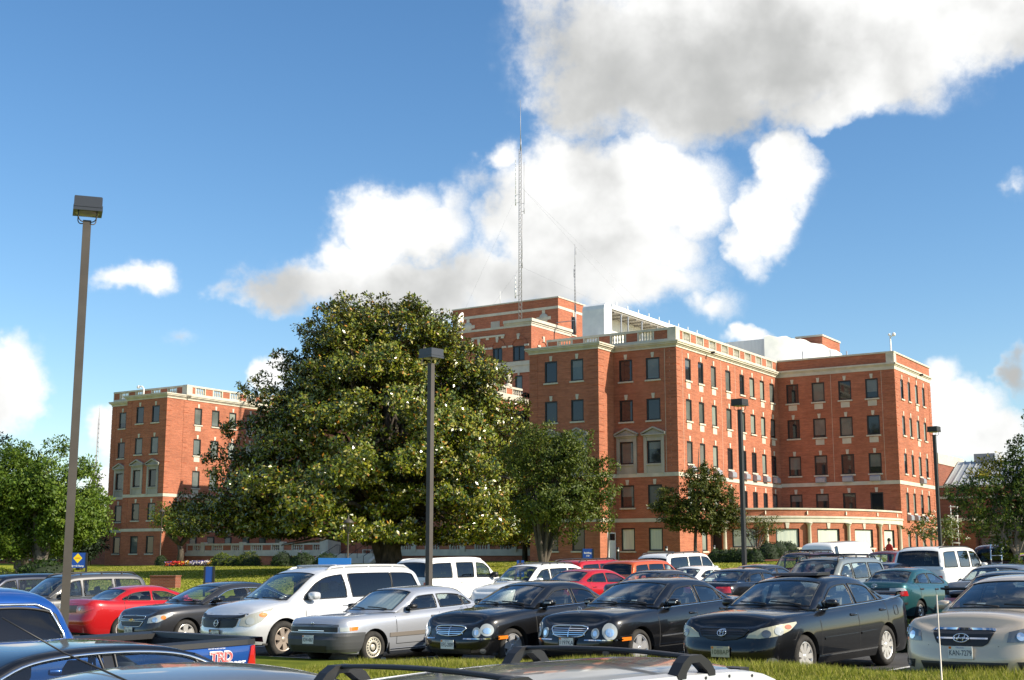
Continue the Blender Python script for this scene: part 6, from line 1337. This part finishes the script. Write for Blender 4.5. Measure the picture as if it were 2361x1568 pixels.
def magnolia():
    rng=np.random.default_rng(11); x,y=-8.9,95.0; z0=g(x,y); r=empty('magnolia_tree',(x,y,z0),0,'huge spreading magnolia with glossy dark leaves and pale flowers on the lawn','tree')
    # outline half widths by height (metres above its foot), measured along the picture plane, left and right of the trunk
    prof=[(1.4,14.0,11.4),(3.0,15.2,12.4),(4.6,15.5,12.9),(6.2,15.0,13.0),(7.6,13.6,12.8),(9.2,12.6,12.3),(10.8,12.1,11.6),(12.4,11.5,9.9),(14.0,10.5,8.9),(15.6,8.7,7.4),(17.2,7.8,6.2),(18.6,7.2,4.6),(19.6,6.2,3.4),(20.3,3.2,1.6)]
    H=[p[0] for p in prof]; Lw=[p[1] for p in prof]; Rw=[p[2] for p in prof]
    blobs=[]
    for i in range(300):
        z=2.0+17.6*rng.uniform(0,1)**1.2; l=float(np.interp(z,H,Lw)); rw=float(np.interp(z,H,Rw)); cx=(rw-l)/2; a=(l+rw)/2
        th=rng.uniform(0,2*np.pi); k=rng.uniform(.62,.93) if i>46 else rng.uniform(.1,.6); s=rng.uniform(.9,1.75)*(1 if z<14 else .85)
        s=min(s,a*.45)
        blobs.append((cx+math.cos(th)*(a-s*.8)*k,math.sin(th)*(a*.9-s*.8)*k,z-.4,s*1.25,s*1.25,s*.72))
    for (bx,bz,s) in ((-15.2,5.0,1.1),(-14.0,3.4,1.3),(-11.6,10.2,1.0),(-9.9,13.2,1.3),(-8.2,15.3,.9),(-6.2,18.0,1.1),(-1.6,20.0,1.2),(1.5,19.4,1.1),(4.0,18.6,1.0),(6.0,15.5,1.2),(7.6,14.0,1.2),(9.3,11.8,1.0),(10.6,9.0,1.2),(11.2,6.2,1.2),(10.4,3.6,1.2),(-3.6,19.4,1.2),(-12.8,8.2,1.2)):
        blobs.append((bx,rng.uniform(-2,2),bz,s*1.2,s*1.5,s*.8))
    for i in range(70):
        z=4+14.5*rng.uniform(0,1); l=float(np.interp(z,H,Lw)); rw=float(np.interp(z,H,Rw)); a=(l+rw)/2; th=rng.uniform(np.pi*1.05,np.pi*1.95); k=rng.uniform(.3,.75); blobs.append(((rw-l)/2+math.cos(th)*a*k,math.sin(th)*a*.85*k,z-.3,1.5,1.4,.9))
    C=blobpts(blobs,24,rng,.5); C=C[C[:,2]>2.0+.5*(C[:,0]<-3)]; 
    leaves('crown',C,15,.42,.30,MAG,rng,r,.5,.5,lambda p,t:np.where(rng.uniform(0,1,len(t))<.028,1.0,np.where(rng.uniform(0,1,len(t))<.09,.8,t*.72)),outw=(-1.5,0,4))
    k=rng.choice(len(C),75,replace=False); F=C[k]; o=F.copy(); o[:,2]+=.2; o[:,:2]*=1.02; leaves('flower_cluster',o,5,.09,.14,FLOW,rng,r,.8,1.2)
    m=MB(); fk=[(-.4,0,3.0),(.5,.3,3.6),(0,-.4,4.6),(-.2,.2,6.5),(.2,0,9)]
    m.tube([(0,0,-.5),(0,0,.25),(-.05,0,1.6),(-.1,0,3.2),(0,.1,6),(.1,0,10),(0,0,15),(0,0,18.5)],[1.5,1.0,.78,.72,.55,.4,.22,.06],14)
    m.tube([(-.3,-.2,-.3),(-.9,-.3,1.4),(-1.6,-.2,3.4),(-2.6,0,6)],[.5,.36,.3,.2],8)
    for a in range(7): t=a*.9; m.tube([(math.cos(t)*.5,math.sin(t)*.5,.55),(math.cos(t)*1.7,math.sin(t)*1.7,-.12)],[.42,.1],7)
    limbs(m,(0,0,3),fk,.26,rng,[b[:3] for b in blobs[::2]]); m.build('trunk',BARK,r)
    mm=MB(); n=28; mm.lathe([(3.6,.10),(2.6,.16),(.5,.2)],lambda a,b,h:(a*(1+.1*math.sin(3*a+b)),b,h+g(x+a,y+b)-z0-.05),n); mo=mm.build('bark_mulch',noisy('rust_mulch',(.20,.065,.03),(.11,.04,.02),6,8,.95,.6,30)); mo.location=(x,y,z0); tag(mo,kind='structure')
    # drooping front spray right of the lamp post
    return r
magnolia()
def tree(name,x,y,blobs,label,leafm,dens,per,rad,size,seed,trunks,forks,group=None,bark=BARK,z=None,tintf=None,extra=None,shell=.5,up=.35,cat='tree',limbr=.06,aspect=.5,every=1):
    rng=np.random.default_rng(seed); z0=g(x,y) if z is None else z; r=empty(name,(x,y,z0),0,label,cat,group)
    C=blobpts(blobs,dens,rng,shell); leaves('crown',C,per,rad,size,leafm,rng,r,aspect,up,tintf,outw=(0,0,float(np.mean(C[:,2]))*.75) if name!='conifer' else None)
    m=MB()
    for pts,rd in trunks: m.tube(pts,rd,8)
    limbs(m,(0,0,0),forks,limbr,rng,[b[:3] for b in blobs[::every]],.012); m.build('trunk',bark,r)
    if extra: extra(r,C,rng)
    return r
GRN=leafmat('bright_leaf',[(.028,.062,.008),(.075,.135,.014),(.125,.19,.02),(.19,.245,.035)],.5,.3,.3)
MYR=leafmat('myrtle_leaf',[(.028,.052,.008),(.066,.098,.012),(.115,.145,.018),(.165,.165,.028)],.5,.25,.3)
OLV=leafmat('olive_leaf',[(.024,.040,.007),(.060,.080,.011),(.105,.12,.018),(.155,.15,.028)],.5,.25,.3)
YEL=leafmat('yellow_green_leaf',[(.025,.055,.009),(.06,.105,.014),(.11,.155,.02),(.34,.28,.03)],.5,.3,.3)
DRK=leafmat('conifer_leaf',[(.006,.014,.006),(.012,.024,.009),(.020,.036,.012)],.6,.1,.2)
def rblobs(rng,n,cx,cz,wx,wz,s0,s1,dy=None,power=2.2):
    out=[]
    while len(out)<n:
        a,b,c=rng.uniform(-1,1,3)
        if abs(a)**power+abs(b)**power+abs(c)**power>1: continue
        s=rng.uniform(s0,s1); out.append((cx+a*(wx-s*.7),b*((dy or wx)-s*.7),cz+c*(wz-s*.5),s,s,s*.75))
    return out
R_=np.random.default_rng
# crape myrtle right of the magnolia
def myrtle():
    rng=R_(21); b=rblobs(rng,42,1.2,6.1,4.0,4.0,.7,1.4,3.2)+[(3.6,0,5.4,1.3,1.3,1.0),(4.4,.3,7.4,.9,1,.7),(4.0,0,3.6,1.2,1.2,.8),(.2,0,9.6,1.3,1.2,.8),(2.6,-.4,9.0,1.0,1,.7),(-1.6,0,8.2,1.2,1.2,.9)]
    tr=[([(0,0,-.3),(a*.1,c,.8),(a*.5,c*1.6,3.0),(a,c*2,5.6)],[.20,.15,.11,.05]) for a,c in ((-1.0,.1),(-.5,-.2),(.1,.25),(.6,-.1),(1.9,.1),(1.3,.3))]
    b=[(x*.92-.15,y,z*.88+.2,rx,ry,rz) for x,y,z,rx,ry,rz in b]
    tree('crape_myrtle',1.9,80,b,'multi-stemmed crape myrtle with feathery foliage right of the magnolia',MYR,36,18,.38,.21,21,tr,[(-1,.2,5.0),(.6,-.2,5.0),(1.8,.2,5.0),(0,0,4)],bark=BARK)
myrtle()
def young():
    rng=R_(31); b=[(.3,0,8.6,1.1,1.1,1.1),(1.7,0,8.1,1.0,1,.9),(.6,0,7.3,1.7,1.6,.9),(2.4,.2,6.8,1.2,1.2,.9),(-2.2,0,6.6,.9,.9,1.0),(-1.8,0,5.5,1.2,1.2,.8),(-3.0,0,5.4,.8,.8,.6),(.4,0,5.9,1.6,1.6,1),(2.3,0,5.4,1.5,1.4,1),(3.2,.2,4.6,.9,1,.7),(-2.0,.2,4.3,1.2,1.2,.8),(-.6,0,4.4,1.3,1.3,.9),(1.0,0,4.2,1.6,1.5,1),(2.4,0,3.7,1.2,1.2,.8),(-1.4,0,3.3,1.1,1,.7),(.2,-.3,3.1,1.2,1.1,.7),(1.5,0,2.9,1.0,1,.6),(1.2,0,9.4,.6,.6,.7)]
    b=[(x*.95,y,z*.74+.3,rx*.95,ry,rz*.85) for x,y,z,rx,ry,rz in b]
    tree('young_tree',14.7,104,b,'young shade tree with a thin trunk before the corner of the right wing',OLV,58,18,.36,.23,31,[([(0,0,-.3),(.02,0,1.5),(.15,0,3.5),(.3,0,6),(.5,0,9)],[.16,.13,.11,.07,.02])],[(.1,0,2.6),(.2,0,4),(.3,0,5.5)])
young()
def small_round(x,y,label,w,h,leafm,seed,bark=BARKL,extra=None,cl=.30,tw=.07,dens=34,z0f=.52):
    rng=R_(seed); b=rblobs(rng,16,0,h*.68,w,h*.33,w*.2,w*.34,w*.85)
    tr=[([(0,0,-.2),(a*.2,c*.2,h*.2),(a*w*.35,c*w*.3,h*.5)],[tw,tw*.8,tw*.5]) for a,c in ((-1,.2),(-.4,-.4),(.2,.3),(.6,-.2),(1,.1))]
    return tree('small_tree',x,y,b,label,leafm,dens,12,cl,.17,seed,tr,[(a*w*.33,c*w*.3,h*.48) for a,c in ((-1,.2),(-.4,-.4),(.2,.3),(.6,-.2),(1,.1))],'small ornamental trees beside the building',bark,extra=extra,limbr=.035)
small_round(19.6,104,'small vase shaped tree with pale stems before the curved bay windows',2.2,3.9,OLV,41)
def blossoms(r,C,rng):
    k=rng.choice(len(C),int(len(C)*.30),replace=False); o=C[k]; o=o[o[:,0]>-1.2]+np.array([.12,-.15,.12]); leaves('blossom_cluster',o,7,.2,.13,mat('white_blossom',(.62,.58,.42),.6),rng,r,.7,.6)
small_round(26.1,80,'small tree covered in cream blossom beneath the rightmost lamp post',2.0,3.4,MYR,43,extra=blossoms)
def leftcor():
    rng=R_(45); b=rblobs(rng,22,0,5.1,4.3,2.2,.9,1.6,3.4)
    tree('small_tree',-38.4,150,b,'small spreading tree with dark forked trunk at the sunlit left wing corner',YEL,24,13,.5,.28,45,[([(0,0,-.3),(.1,0,1.6),(-.2,0,2.6)],[.42,.34,.25])]+[([(0,0,2.2),(a*.5,c,3.2),(a,c*1.5,4.6)],[.24,.17,.09]) for a,c in ((-2.4,.2),(-1,-.6),(.6,.5),(2,-.2))],[(-2,.2,4.2),(-1,-.5,4),(.6,.4,4),(1.8,-.2,4.2)],'small ornamental trees beside the building',limbr=.09)
leftcor()
def bigleft():
    rng=R_(51)
    b=rblobs(rng,50,-1.2,6.3,4.6,4.5,.9,1.7,3.8)+[(.6,0,10.4,.9,1,.7),(-2.2,.2,10.0,1.1,1.1,.7),(2.4,0,8.6,1.1,1.1,.8),(2.8,0,6.2,1.3,1.2,.8),(-4.0,0,8.6,1.3,1.3,.9)]
    b=[(x,y,z*.86,rx,ry,rz*.9) for x,y,z,rx,ry,rz in b]
    tr=[([(0,0,-.3),(0,0,1),(a*.5,c,3),(a,c*1.4,5.5)],[.33,.28,.2,.1]) for a,c in ((-1.6,.3),(-.5,-.3),(1,.2))]+[([(-1.5,.3,-.3),(-1.6,.3,1.5),(-2.4,.3,4.5)],[.3,.26,.12])]
    tree('shade_tree',-30.5,84,b,'large bright green tree with mottled trunks at the far left edge',GRN,38,18,.42,.24,51,tr,[(-1.5,.3,5),(-.5,-.3,5),(1,.2,5),(-2.3,.3,4.4)],'tall trees on the left lawn',bark=noisy('mottled_bark',(.20,.18,.15),(.06,.05,.04),3,6,.9,.4,10))
    b=rblobs(R_(53),30,0,4.0,2.6,2.7,.7,1.2,2.6)+[(2.0,0,3.4,.8,1,.6),(1.8,0,5.0,.7,1,.6)]
    tree('shade_tree',-29.6,87,b,'green tree just right of the tall left lamp post',GRN,40,18,.42,.24,53,[([(0,0,-.3),(0,0,2),(.2,0,4.5)],[.26,.2,.12])],[(0,0,2.4),(.2,0,4)],'tall trees on the left lawn')
    b=rblobs(R_(54),26,0,3.2,2.4,2.6,.8,1.3,2.4)
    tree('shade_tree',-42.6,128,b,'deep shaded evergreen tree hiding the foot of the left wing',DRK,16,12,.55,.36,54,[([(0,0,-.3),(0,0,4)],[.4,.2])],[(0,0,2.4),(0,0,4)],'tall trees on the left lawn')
    b=rblobs(R_(55),30,0,5.2,6,4,1.2,2.2,3.2)
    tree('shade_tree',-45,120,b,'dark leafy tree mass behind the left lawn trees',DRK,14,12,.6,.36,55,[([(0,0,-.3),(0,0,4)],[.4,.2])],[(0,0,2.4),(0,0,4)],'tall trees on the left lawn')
bigleft()
def bigright():
    rng=R_(61); b=[(-3.6,0,4.6,1.0,1,.7),(-4.4,.2,5.4,.8,.8,.5),(-2.6,0,5.8,1.2,1.2,.8),(-1.6,0,4.4,1.3,1.2,.8),(-2.9,0,3.6,.9,1,.6),(-1.2,.3,6.8,1.1,1.1,.8),(.4,0,7.6,1.2,1.2,.9),(.8,0,6.0,1.5,1.4,1),(-.3,0,5.4,1.4,1.4,.9),(1.0,0,4.4,1.5,1.4,.9),(2.2,0,7.2,1.4,1.4,1),(2.5,0,5.2,1.5,1.5,1),(1.8,0,8.7,1.1,1.1,.8),(2.6,.2,3.4,1.2,1.2,.8),(-.5,0,3.4,1.1,1.1,.6),(-1.9,0,2.6,.7,.7,.4),(1.3,-.2,2.7,.8,.8,.5),(-.9,-.4,1.6,.5,.5,.4),(.9,0,9.4,.5,.5,.5),(3.6,0,6.4,1.4,1.4,1),(3.8,0,8.2,1.2,1.2,1),(-3.0,.2,6.4,.5,.5,.4)]
    b=[(x*.56+.35,y*.6,z*.70+.1,rx*.62,ry*.66,rz*.66) for x,y,z,rx,ry,rz in b]
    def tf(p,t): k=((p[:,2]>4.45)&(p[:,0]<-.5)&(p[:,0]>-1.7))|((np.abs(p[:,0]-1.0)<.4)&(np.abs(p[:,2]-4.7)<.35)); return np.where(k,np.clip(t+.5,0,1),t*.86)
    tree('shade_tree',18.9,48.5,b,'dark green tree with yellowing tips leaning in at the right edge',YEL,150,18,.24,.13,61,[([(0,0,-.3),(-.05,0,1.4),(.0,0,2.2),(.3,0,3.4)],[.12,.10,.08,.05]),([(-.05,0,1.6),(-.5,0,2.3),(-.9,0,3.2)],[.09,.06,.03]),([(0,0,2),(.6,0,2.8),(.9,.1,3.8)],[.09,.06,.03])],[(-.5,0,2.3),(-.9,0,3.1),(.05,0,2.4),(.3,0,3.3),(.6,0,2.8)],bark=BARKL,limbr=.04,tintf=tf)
bigright()
def conifer(x,y,h,w,label,seed,n=60,name='conifer',layers=True,z=None,droop=.12):
    rng=R_(seed); b=[]
    for i in range(n):
        f=rng.uniform(.08,1)**.8; rad=w*(1-f)**.8+.15; th=rng.uniform(0,6.28); k=rng.uniform(.5,1); b.append((math.cos(th)*rad*k,math.sin(th)*rad*k,h*f-droop*rad,max(.3,rad*.42),max(.3,rad*.42),max(.16,rad*.16)))
    return tree(name,x,y,b,label,DRK,40,12,.3,.22,seed,[([(0,0,-.3),(0,0,h*.5),(0,0,h)],[.28,.16,.03])],[(0,0,h*f) for f in (.15,.3,.45,.6,.75,.9)],'dark conifers near the buildings',z=z,limbr=.05)
conifer(-51.5,158,12.3,2.6,'narrow dark conifer on the skyline left of the left wing',71)
conifer(-54.2,158,9.5,3.4,'short broad conifer beside the narrow skyline conifer',72)
p=BW(-68.3,107.5,0); conifer(p[0],p[1],16.6,4.2,'dark layered cedar between the magnolia and the right wing',73,90)
def cedartip():
    rng=R_(75); b=[(-.2-i*.1+k*.55,rng.uniform(-.4,.4),10.4-i*1.05-.06*k*k,.42,.5,.16) for i in range(4) for k in range(-5,6)]
    tree('cedar_tree',-35.8,88,b,'feathery cedar branch tips poking in at the far left edge','',0,0,0,0,75,[],[]) if False else tree('cedar_tree',-36.6,88,b,'feathery cedar branch tips poking in at the far left edge',DRK,60,12,.26,.2,75,[([(0,0,-.3),(0,0,7),(0,0,11)],[.5,.3,.05])],[(0,0,8),(0,0,9),(0,0,10)],limbr=.05)
cedartip()
# ---------------------------------------------------------------- shrubs, beds
SHR=leafmat('shrub_leaf',[(.015,.034,.008),(.030,.060,.011),(.050,.085,.016)],.55,.2,.3); LIM=leafmat('lime_shrub_leaf',[(.07,.11,.012),(.14,.19,.02),(.22,.26,.04)],.55,.3,.2)
def shrub(x,y,w,h,label,leafm=SHR,seed=1,grp='clipped round shrubs by the building',name='shrub',size=.11):
    rng=R_(seed); z0=g(x,y); d=rng.normal(size=(int(170*max(1,w)),3)); d/=np.linalg.norm(d,axis=1)[:,None]; d[:,2]=np.abs(d[:,2])
    C=d*np.array([w,w,h])*rng.uniform(.82,1.02,len(d))[:,None]; r=empty(name,(x,y,z0),0,label,'shrub',grp); leaves('foliage',C,9,.17*max(.8,min(w,1.2)),size*max(1,w),leafm,rng,r,.6,.3)
    m=MB(); m.tube([(0,0,-.1),(0,0,h*.6)],[.08,.05],6); 
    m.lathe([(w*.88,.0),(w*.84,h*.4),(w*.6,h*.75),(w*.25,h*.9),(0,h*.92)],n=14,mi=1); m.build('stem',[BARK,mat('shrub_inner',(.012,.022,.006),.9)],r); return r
def XY(px,Y): return (px-1180.5)/2950*Y*.986,Y
def at(px,py,Y):  # kept for reference heights in comments
    return XY(px,Y)
shrub(*XY(575,136),1.3,1.5,'rounded clipped yew shrub in the flower bed near the blue sign',YEL,101); shrub(*XY(652,130),1.2,1.4,'first dark round shrub left of the entrance steps',SHR,102); shrub(*XY(700,127),1.25,1.3,'second dark round shrub nearest the steps and the walking man',SHR,103); shrub(*XY(752,124),1.2,1.2,'low dark shrub directly before the entrance steps',SHR,104)
shrub(*XY(512,138),1.2,1.3,'lime green fluffy shrub behind the flower bed',LIM,105); shrub(*XY(540,137),1.0,1.0,'small lime green shrub beside the clipped yew',LIM,106)
shrub(*XY(372,146),.7,1.2,'tiny upright shrub at the corner of the left wing',SHR,107)
shrub(*XY(105,82),1.9,1.55,'broad clipped hedge shrub under the left trees',SHR,108); shrub(*XY(5,82),1.3,1.1,'sunlit yellow green shrub at the far left edge',LIM,109)
for i,px in enumerate((1652,1672,1690,1706,1722,1740)): shrub(*XY(px,96-i*.3),.72,.95,['leftmost of the dark box shrubs near the bay entrance','second box shrub from the bay entrance','third box shrub from the bay entrance','box shrub just left of the dark lamp post','box shrub just right of the dark lamp post','box shrub in front of the vase shaped tree'][i],SHR,110+i,'box shrubs along the curved bay')
for i,px in enumerate((1772,1795,1818)): shrub(*XY(px,100+i),.95,1.35,['round box shrub right of the vase shaped tree','middle round box shrub below the bay windows','last round box shrub beside the maroon rack SUV'][i],SHR,120+i,'box shrubs along the curved bay')
shrub(*XY(2088,24.2),.42,.5,'dark low bush between the black sedan and the champagne sedan',SHR,125)
def bed(px0,px1,Y,n,seed,label):
    rng=R_(seed); cols=[(.55,.02,.02),(.75,.42,.02),(.7,.65,.6),(.12,.10,.35),(.6,.08,.03)]
    x0,_=XY(px0,Y); x1,_=XY(px1,Y); x=rng.uniform(x0,x1,n); y=rng.uniform(Y-1.2,Y+1.2,n); z=np.array([g(a,b) for a,b in zip(x,y)])+rng.uniform(.1,.45,n); mi=np.repeat(((np.sin(x*.9+seed)*2.5+rng.uniform(0,1.6,n)).astype(int))%5,5)
    o=leaves('flower_bed',np.stack([x,y,z],1),5,.16,.16,[mat('petal_%s'%k,c,.6) for k,c in zip(('red','yellow','white','violet','orange'),cols)],rng,None,.8,.8,None,mi=mi); tag(o,label,'flower bed',kind='stuff')
    leaves('bed_foliage',np.stack([x,y,z-.15],1),4,.22,.2,SHR,rng,None)['kind']='stuff'
bed(385,500,141,420,7,'bright red and yellow flower bed along the terrace foot'); 
m=MB(); x0,_=XY(385,141); x1,_=XY(690,136); rows=[]
for i in range(25): x=x0+(x1-x0)*i/24; rows.append([gv(x,142-3.5*i/24+b,.012) for b in (-2,0,2,4)])
mo=m.grid(rows).build('mulch_bed',MATS['rust_mulch'],flip=True); mo['kind']='structure'
m=MB(); rows=[]
for i in range(20): x=XY(1640,98)[0]+(XY(1840,98)[0]-XY(1640,98)[0])*i/19; rows.append([gv(x,98+b,.012) for b in (-2.5,0,2.5,6)])
m.grid(rows).build('mulch_bed',MATS['rust_mulch'],flip=True)['kind']='structure'
# ---------------------------------------------------------------- signs
SBL=mat('sign_blue',(.012,.065,.33),.4); SYE=mat('sign_yellow',(.85,.62,.01),.4); SWH=mat('sign_white',(.8,.8,.8),.5); SPO=mat('sign_post_dark',(.02,.021,.024),.5)
def sign(px,Y,zc,w,h,label,rot=0,posts=(-1,1),zb=None):
    x,y=XY(px,Y); r=empty('sign',(x,y,g(x,y)),R(rot),label,'sign','blue site signs'); zc-=g(x,y)
    q=MB(); q.box(-w/2,w/2,-.03,.03,zc-h/2,zc+h/2); p=q.build('sign_panel',SBL,r)
    for k in posts: q=MB(); q.box(k*w/2-.05+k*.05,k*w/2+.05+k*.05,-.05,.05,-.2,zc+h/2); q.build('post',SPO,r)
    return r,p
def letter(p,txt,x,z,size,m,bold=.004,y=-.034):
    q=MB(); V,F=text_mesh(txt,size,bold); q.add([(x+v[0],y,z+v[1]) for v in V],F); return q.build('lettering',m,p)
r,p=sign(1355,95,2.05,.72,.76,'blue sign reading Building 110 on the lawn behind red minivan',-6); z=2.05-r.location.z; letter(p,'Building',0,z+.08,.17,SWH); letter(p,'110',0,z-.13,.17,SWH)
r,p=sign(180,80,1.62,.98,.92,'blue sign with yellow diamond partly behind the tall lamp post',0); z=1.62-r.location.z
q=MB(); q.add([(a,-.034,z+.13+b) for a,b in ((-.28,0),(0,-.30),(.28,0),(0,.30))],[(0,1,2,3)]); q.build('yellow_diamond',SYE,p); letter(p,'AHEAD',0,z+.13,.10,AMB,y=-.038); letter(p,'Speed Hump',0,z-.34,.15,SWH)
sign(484,66,.93,.36,.80,'plain blue sign panel on two grey posts in the shaded lawn',0)
r,p=sign(1200,76,1.15,.42,.95,'dark blue no parking sign against the crape myrtle trunks',0,(0,)); z=1.15-r.location.z
q=MB(); q.lathe([(0,-.034),(.14,-.034)],lambda a,b,h:(a,h,z+.2+b),20); q.build('white_disc',SWH,p); q=MB(); q.tube([(.11*math.cos(t),-.037,z+.2+.11*math.sin(t)) for t in [6.2832*k/20 for k in range(21)]],.016,5); q.tube([(-.08,-.037,z+.28),(.08,-.037,z+.12)],.014,5); q.build('prohibition_ring',RED,p); letter(p,'P',0,z+.2,.16,INK,y=-.036); letter(p,'No Parking',0,z-.12,.07,SWH,.001); letter(p,'Fire Lane',0,z-.27,.07,SWH,.001)
x,y=XY(772,52); r=empty('sign',(x,y,g(x,y)),R(-4),'low wide bright blue board seen above the minivan roof','sign','blue site signs'); q=MB(); q.box(-.66,.66,-.03,.03,1.0,1.98); q.build('sign_panel',mat('bright_blue_board',(.03,.20,.62),.4),r)
for k in (-.6,.6): q=MB(); q.box(k-.04,k+.04,.03,.11,-.2,1.9); q.build('post',SPO,r)
for i,(px,Y) in enumerate(((1425,101),(1537,101),(1647,101),(1768,100))):
    x,y=XY(px,Y); r=empty('bollard_lamp',(x,y,g(x,y)),0,['black bollard lamp by the white door','black bollard lamp behind the white SUV','black bollard lamp by the bay entrance','tall black bollard lamp under the bay windows'][i],'bollard','bollard lamps along the building'); q=MB(); q.lathe([(.10,0),(.10,.85)],n=12); q.build('post',BLACKP,r); q=MB(); q.lathe([(.08,.85),(.08,1.0)],n=12); q.build('lens',WHITE,r); q=MB(); q.lathe([(.11,1.0),(.11,1.15),(0,1.18)],n=12); q.build('cap',BLACKP,r)
x,y=XY(384,76); r=empty('planter',(x,y,g(x,y)),R(-12),'low rust brick planter box on the lawn behind the grey SUV','planter'); q=MB(); q.box(-.8,.8,-.35,.35,-.3,.62); q.build('brick_wall',BRICKD,r); q=MB(); q.box(-.83,.83,-.38,.38,.62,.68); q.build('coping',BRICKD,r)
# distant lattice mast
x,y=XY(211,420); q=MB()
for a in (0,120,240): q.tube([(.9*math.cos(R(a)),.9*math.sin(R(a)),0),(.3*math.cos(R(a)),.3*math.sin(R(a)),46)],.13,5)
for k in range(30): s=.9-.6*k/30; q.tube([(s,0,k*1.5),(-s*.5,s*.8,k*1.5+.75),(-s*.5,-s*.8,k*1.5+1.5)],.06,4)
q.tube([(0,0,46),(0,0,50)],.1,5); o=q.build('distant_mast',mat('hazy_steel',(.42,.42,.44),.7)); o.location=(x,y,g(x,y)); tag(o,'faint distant lattice mast left of the left wing','mast')
# ---------------------------------------------------------------- people
SKIN=mat('skin',(.42,.24,.17),.6); SHIRT=mat('pale_pink_shirt',(.55,.45,.47),.8); KHAKI=mat('khaki_trousers',(.42,.38,.30),.85); REDS=mat('red_shirt',(.5,.03,.03),.8); HAIRG=mat('grey_hair',(.22,.2,.18),.8); HAIRD=mat('dark_hair',(.02,.017,.015),.7); JEAN=mat('dark_jeans',(.03,.04,.07),.85)
def person(x,y,rz,label,shirt,trouser,hair,step=.22,lean=.12):
    z=g(x,y); r=empty('person',(x,y,z),rz,label,'person')
    J=[(0,0,.95),(lean*.5,0,1.15),(lean,0,1.42),(lean*1.2,0,1.52),(lean*1.5,0,1.62),(lean*1.6,0,1.74),
       (0,.10,.90),(step*.6,.10,.50),(step*.75,.10,.08),(step*.75+.17,.10,.035),(0,-.10,.90),(-step*.5,-.10,.50),(-step*1.3,-.10,.10),(-step*1.3+.15,-.10,.035),
       (lean,.20,1.40),(lean-.08,.24,1.12),(lean+.10,.24,.90),(lean+.16,.23,.82),(lean,-.20,1.40),(lean+.08,-.24,1.12),(lean+.26,-.23,.96),(lean+.32,-.22,.90)]
    E=[(0,1),(1,2),(2,3),(3,4),(4,5),(0,6),(6,7),(7,8),(8,9),(0,10),(10,11),(11,12),(12,13),(2,14),(14,15),(15,16),(16,17),(2,18),(18,19),(19,20),(20,21)]
    rad=[.15,.15,.16,.06,.085,.07,.10,.065,.042,.035,.10,.065,.042,.035,.06,.045,.035,.03,.06,.045,.035,.03]
    me=bpy.data.meshes.new('figure'); me.from_pydata(J,E,[]); o=bpy.data.objects.new('body',me); COL.objects.link(o)
    md=o.modifiers.new('skin','SKIN'); 
    for i,v in enumerate(me.skin_vertices[0].data if me.skin_vertices else []): v.radius=(rad[i],rad[i]); v.use_root=(i==0)
    if not me.skin_vertices:
        bm=bmesh.new(); bm.from_mesh(me); ly=bm.verts.layers.skin.verify(); bm.verts.ensure_lookup_table()
        for i,v in enumerate(bm.verts): v[ly].radius=(rad[i],rad[i]); v[ly].use_root=(i==0)
        bm.to_mesh(me); bm.free()
    sb=o.modifiers.new('sub','SUBSURF'); sb.levels=sb.render_levels=2
    bpy.context.view_layer.update(); dg=bpy.context.evaluated_depsgraph_get(); m2=bpy.data.meshes.new_from_object(o.evaluated_get(dg)); bpy.data.objects.remove(o)
    for mm in (SKIN,shirt,trouser): m2.materials.append(mm)
    for p in m2.polygons:
        p.use_smooth=True; c=p.center; p.material_index=1 if (.95<c.z<1.5 and not(c.z<1.12 and abs(c.y)>.2)) else 2 if c.z<=.95 and abs(c.y)<.2 else 0
    b=bpy.data.objects.new('body',m2); COL.objects.link(b); b.parent=r
    h=MB(); h.lathe([(0,.13),(.06,.12),(.10,.06),(.108,-.02),(.09,-.07)],lambda a,b,c:(lean*1.6-.02+a,b,1.73+c),14); h.build('hair',hair,r)
    h=MB(); h.add([(lean*1.6+.10,0,1.74),(lean*1.6+.125,0,1.68),(lean*1.6+.09,.02,1.69),(lean*1.6+.09,-.02,1.69)],[(0,1,2),(0,3,1),(1,3,2)])
    for sg in (1,-1): h.lathe([(0,-.012),(.012,0),(0,.012)],lambda a,b,c:(lean*1.6+.088+a,.035*sg+b,1.745+c),6,1)
    h.build('face',[SKIN,HAIRD],r); return r
x,y=XY(690,130); person(x,y,R(20),'man in a pale shirt and khaki trousers walking to the entrance steps',SHIRT,KHAKI,HAIRG)
x,y=XY(2052,78); person(x,y,R(200),'person in a red top standing beyond the parked cars by the bay',REDS,JEAN,HAIRD,.1,.02)
def far_wood():
    rng=R_(91); b=[]
    for x0,x1,y0,y1,n in ((-330,-66,215,260,120),(40,260,205,250,90)):
        for i in range(n):
            x=rng.uniform(x0,x1); y=rng.uniform(y0,y1); h=rng.uniform(6,10.5); b.append((x,y,g(x,y)+h*.5,3.6,3.6,h*.5))
    C=blobpts(b,5,rng,.6); o=leaves('distant_wood',C,9,1.3,.95,SHR,rng,None,.6,.4); tag(o,'low dark belt of woodland behind the buildings',kind='stuff')
far_wood()
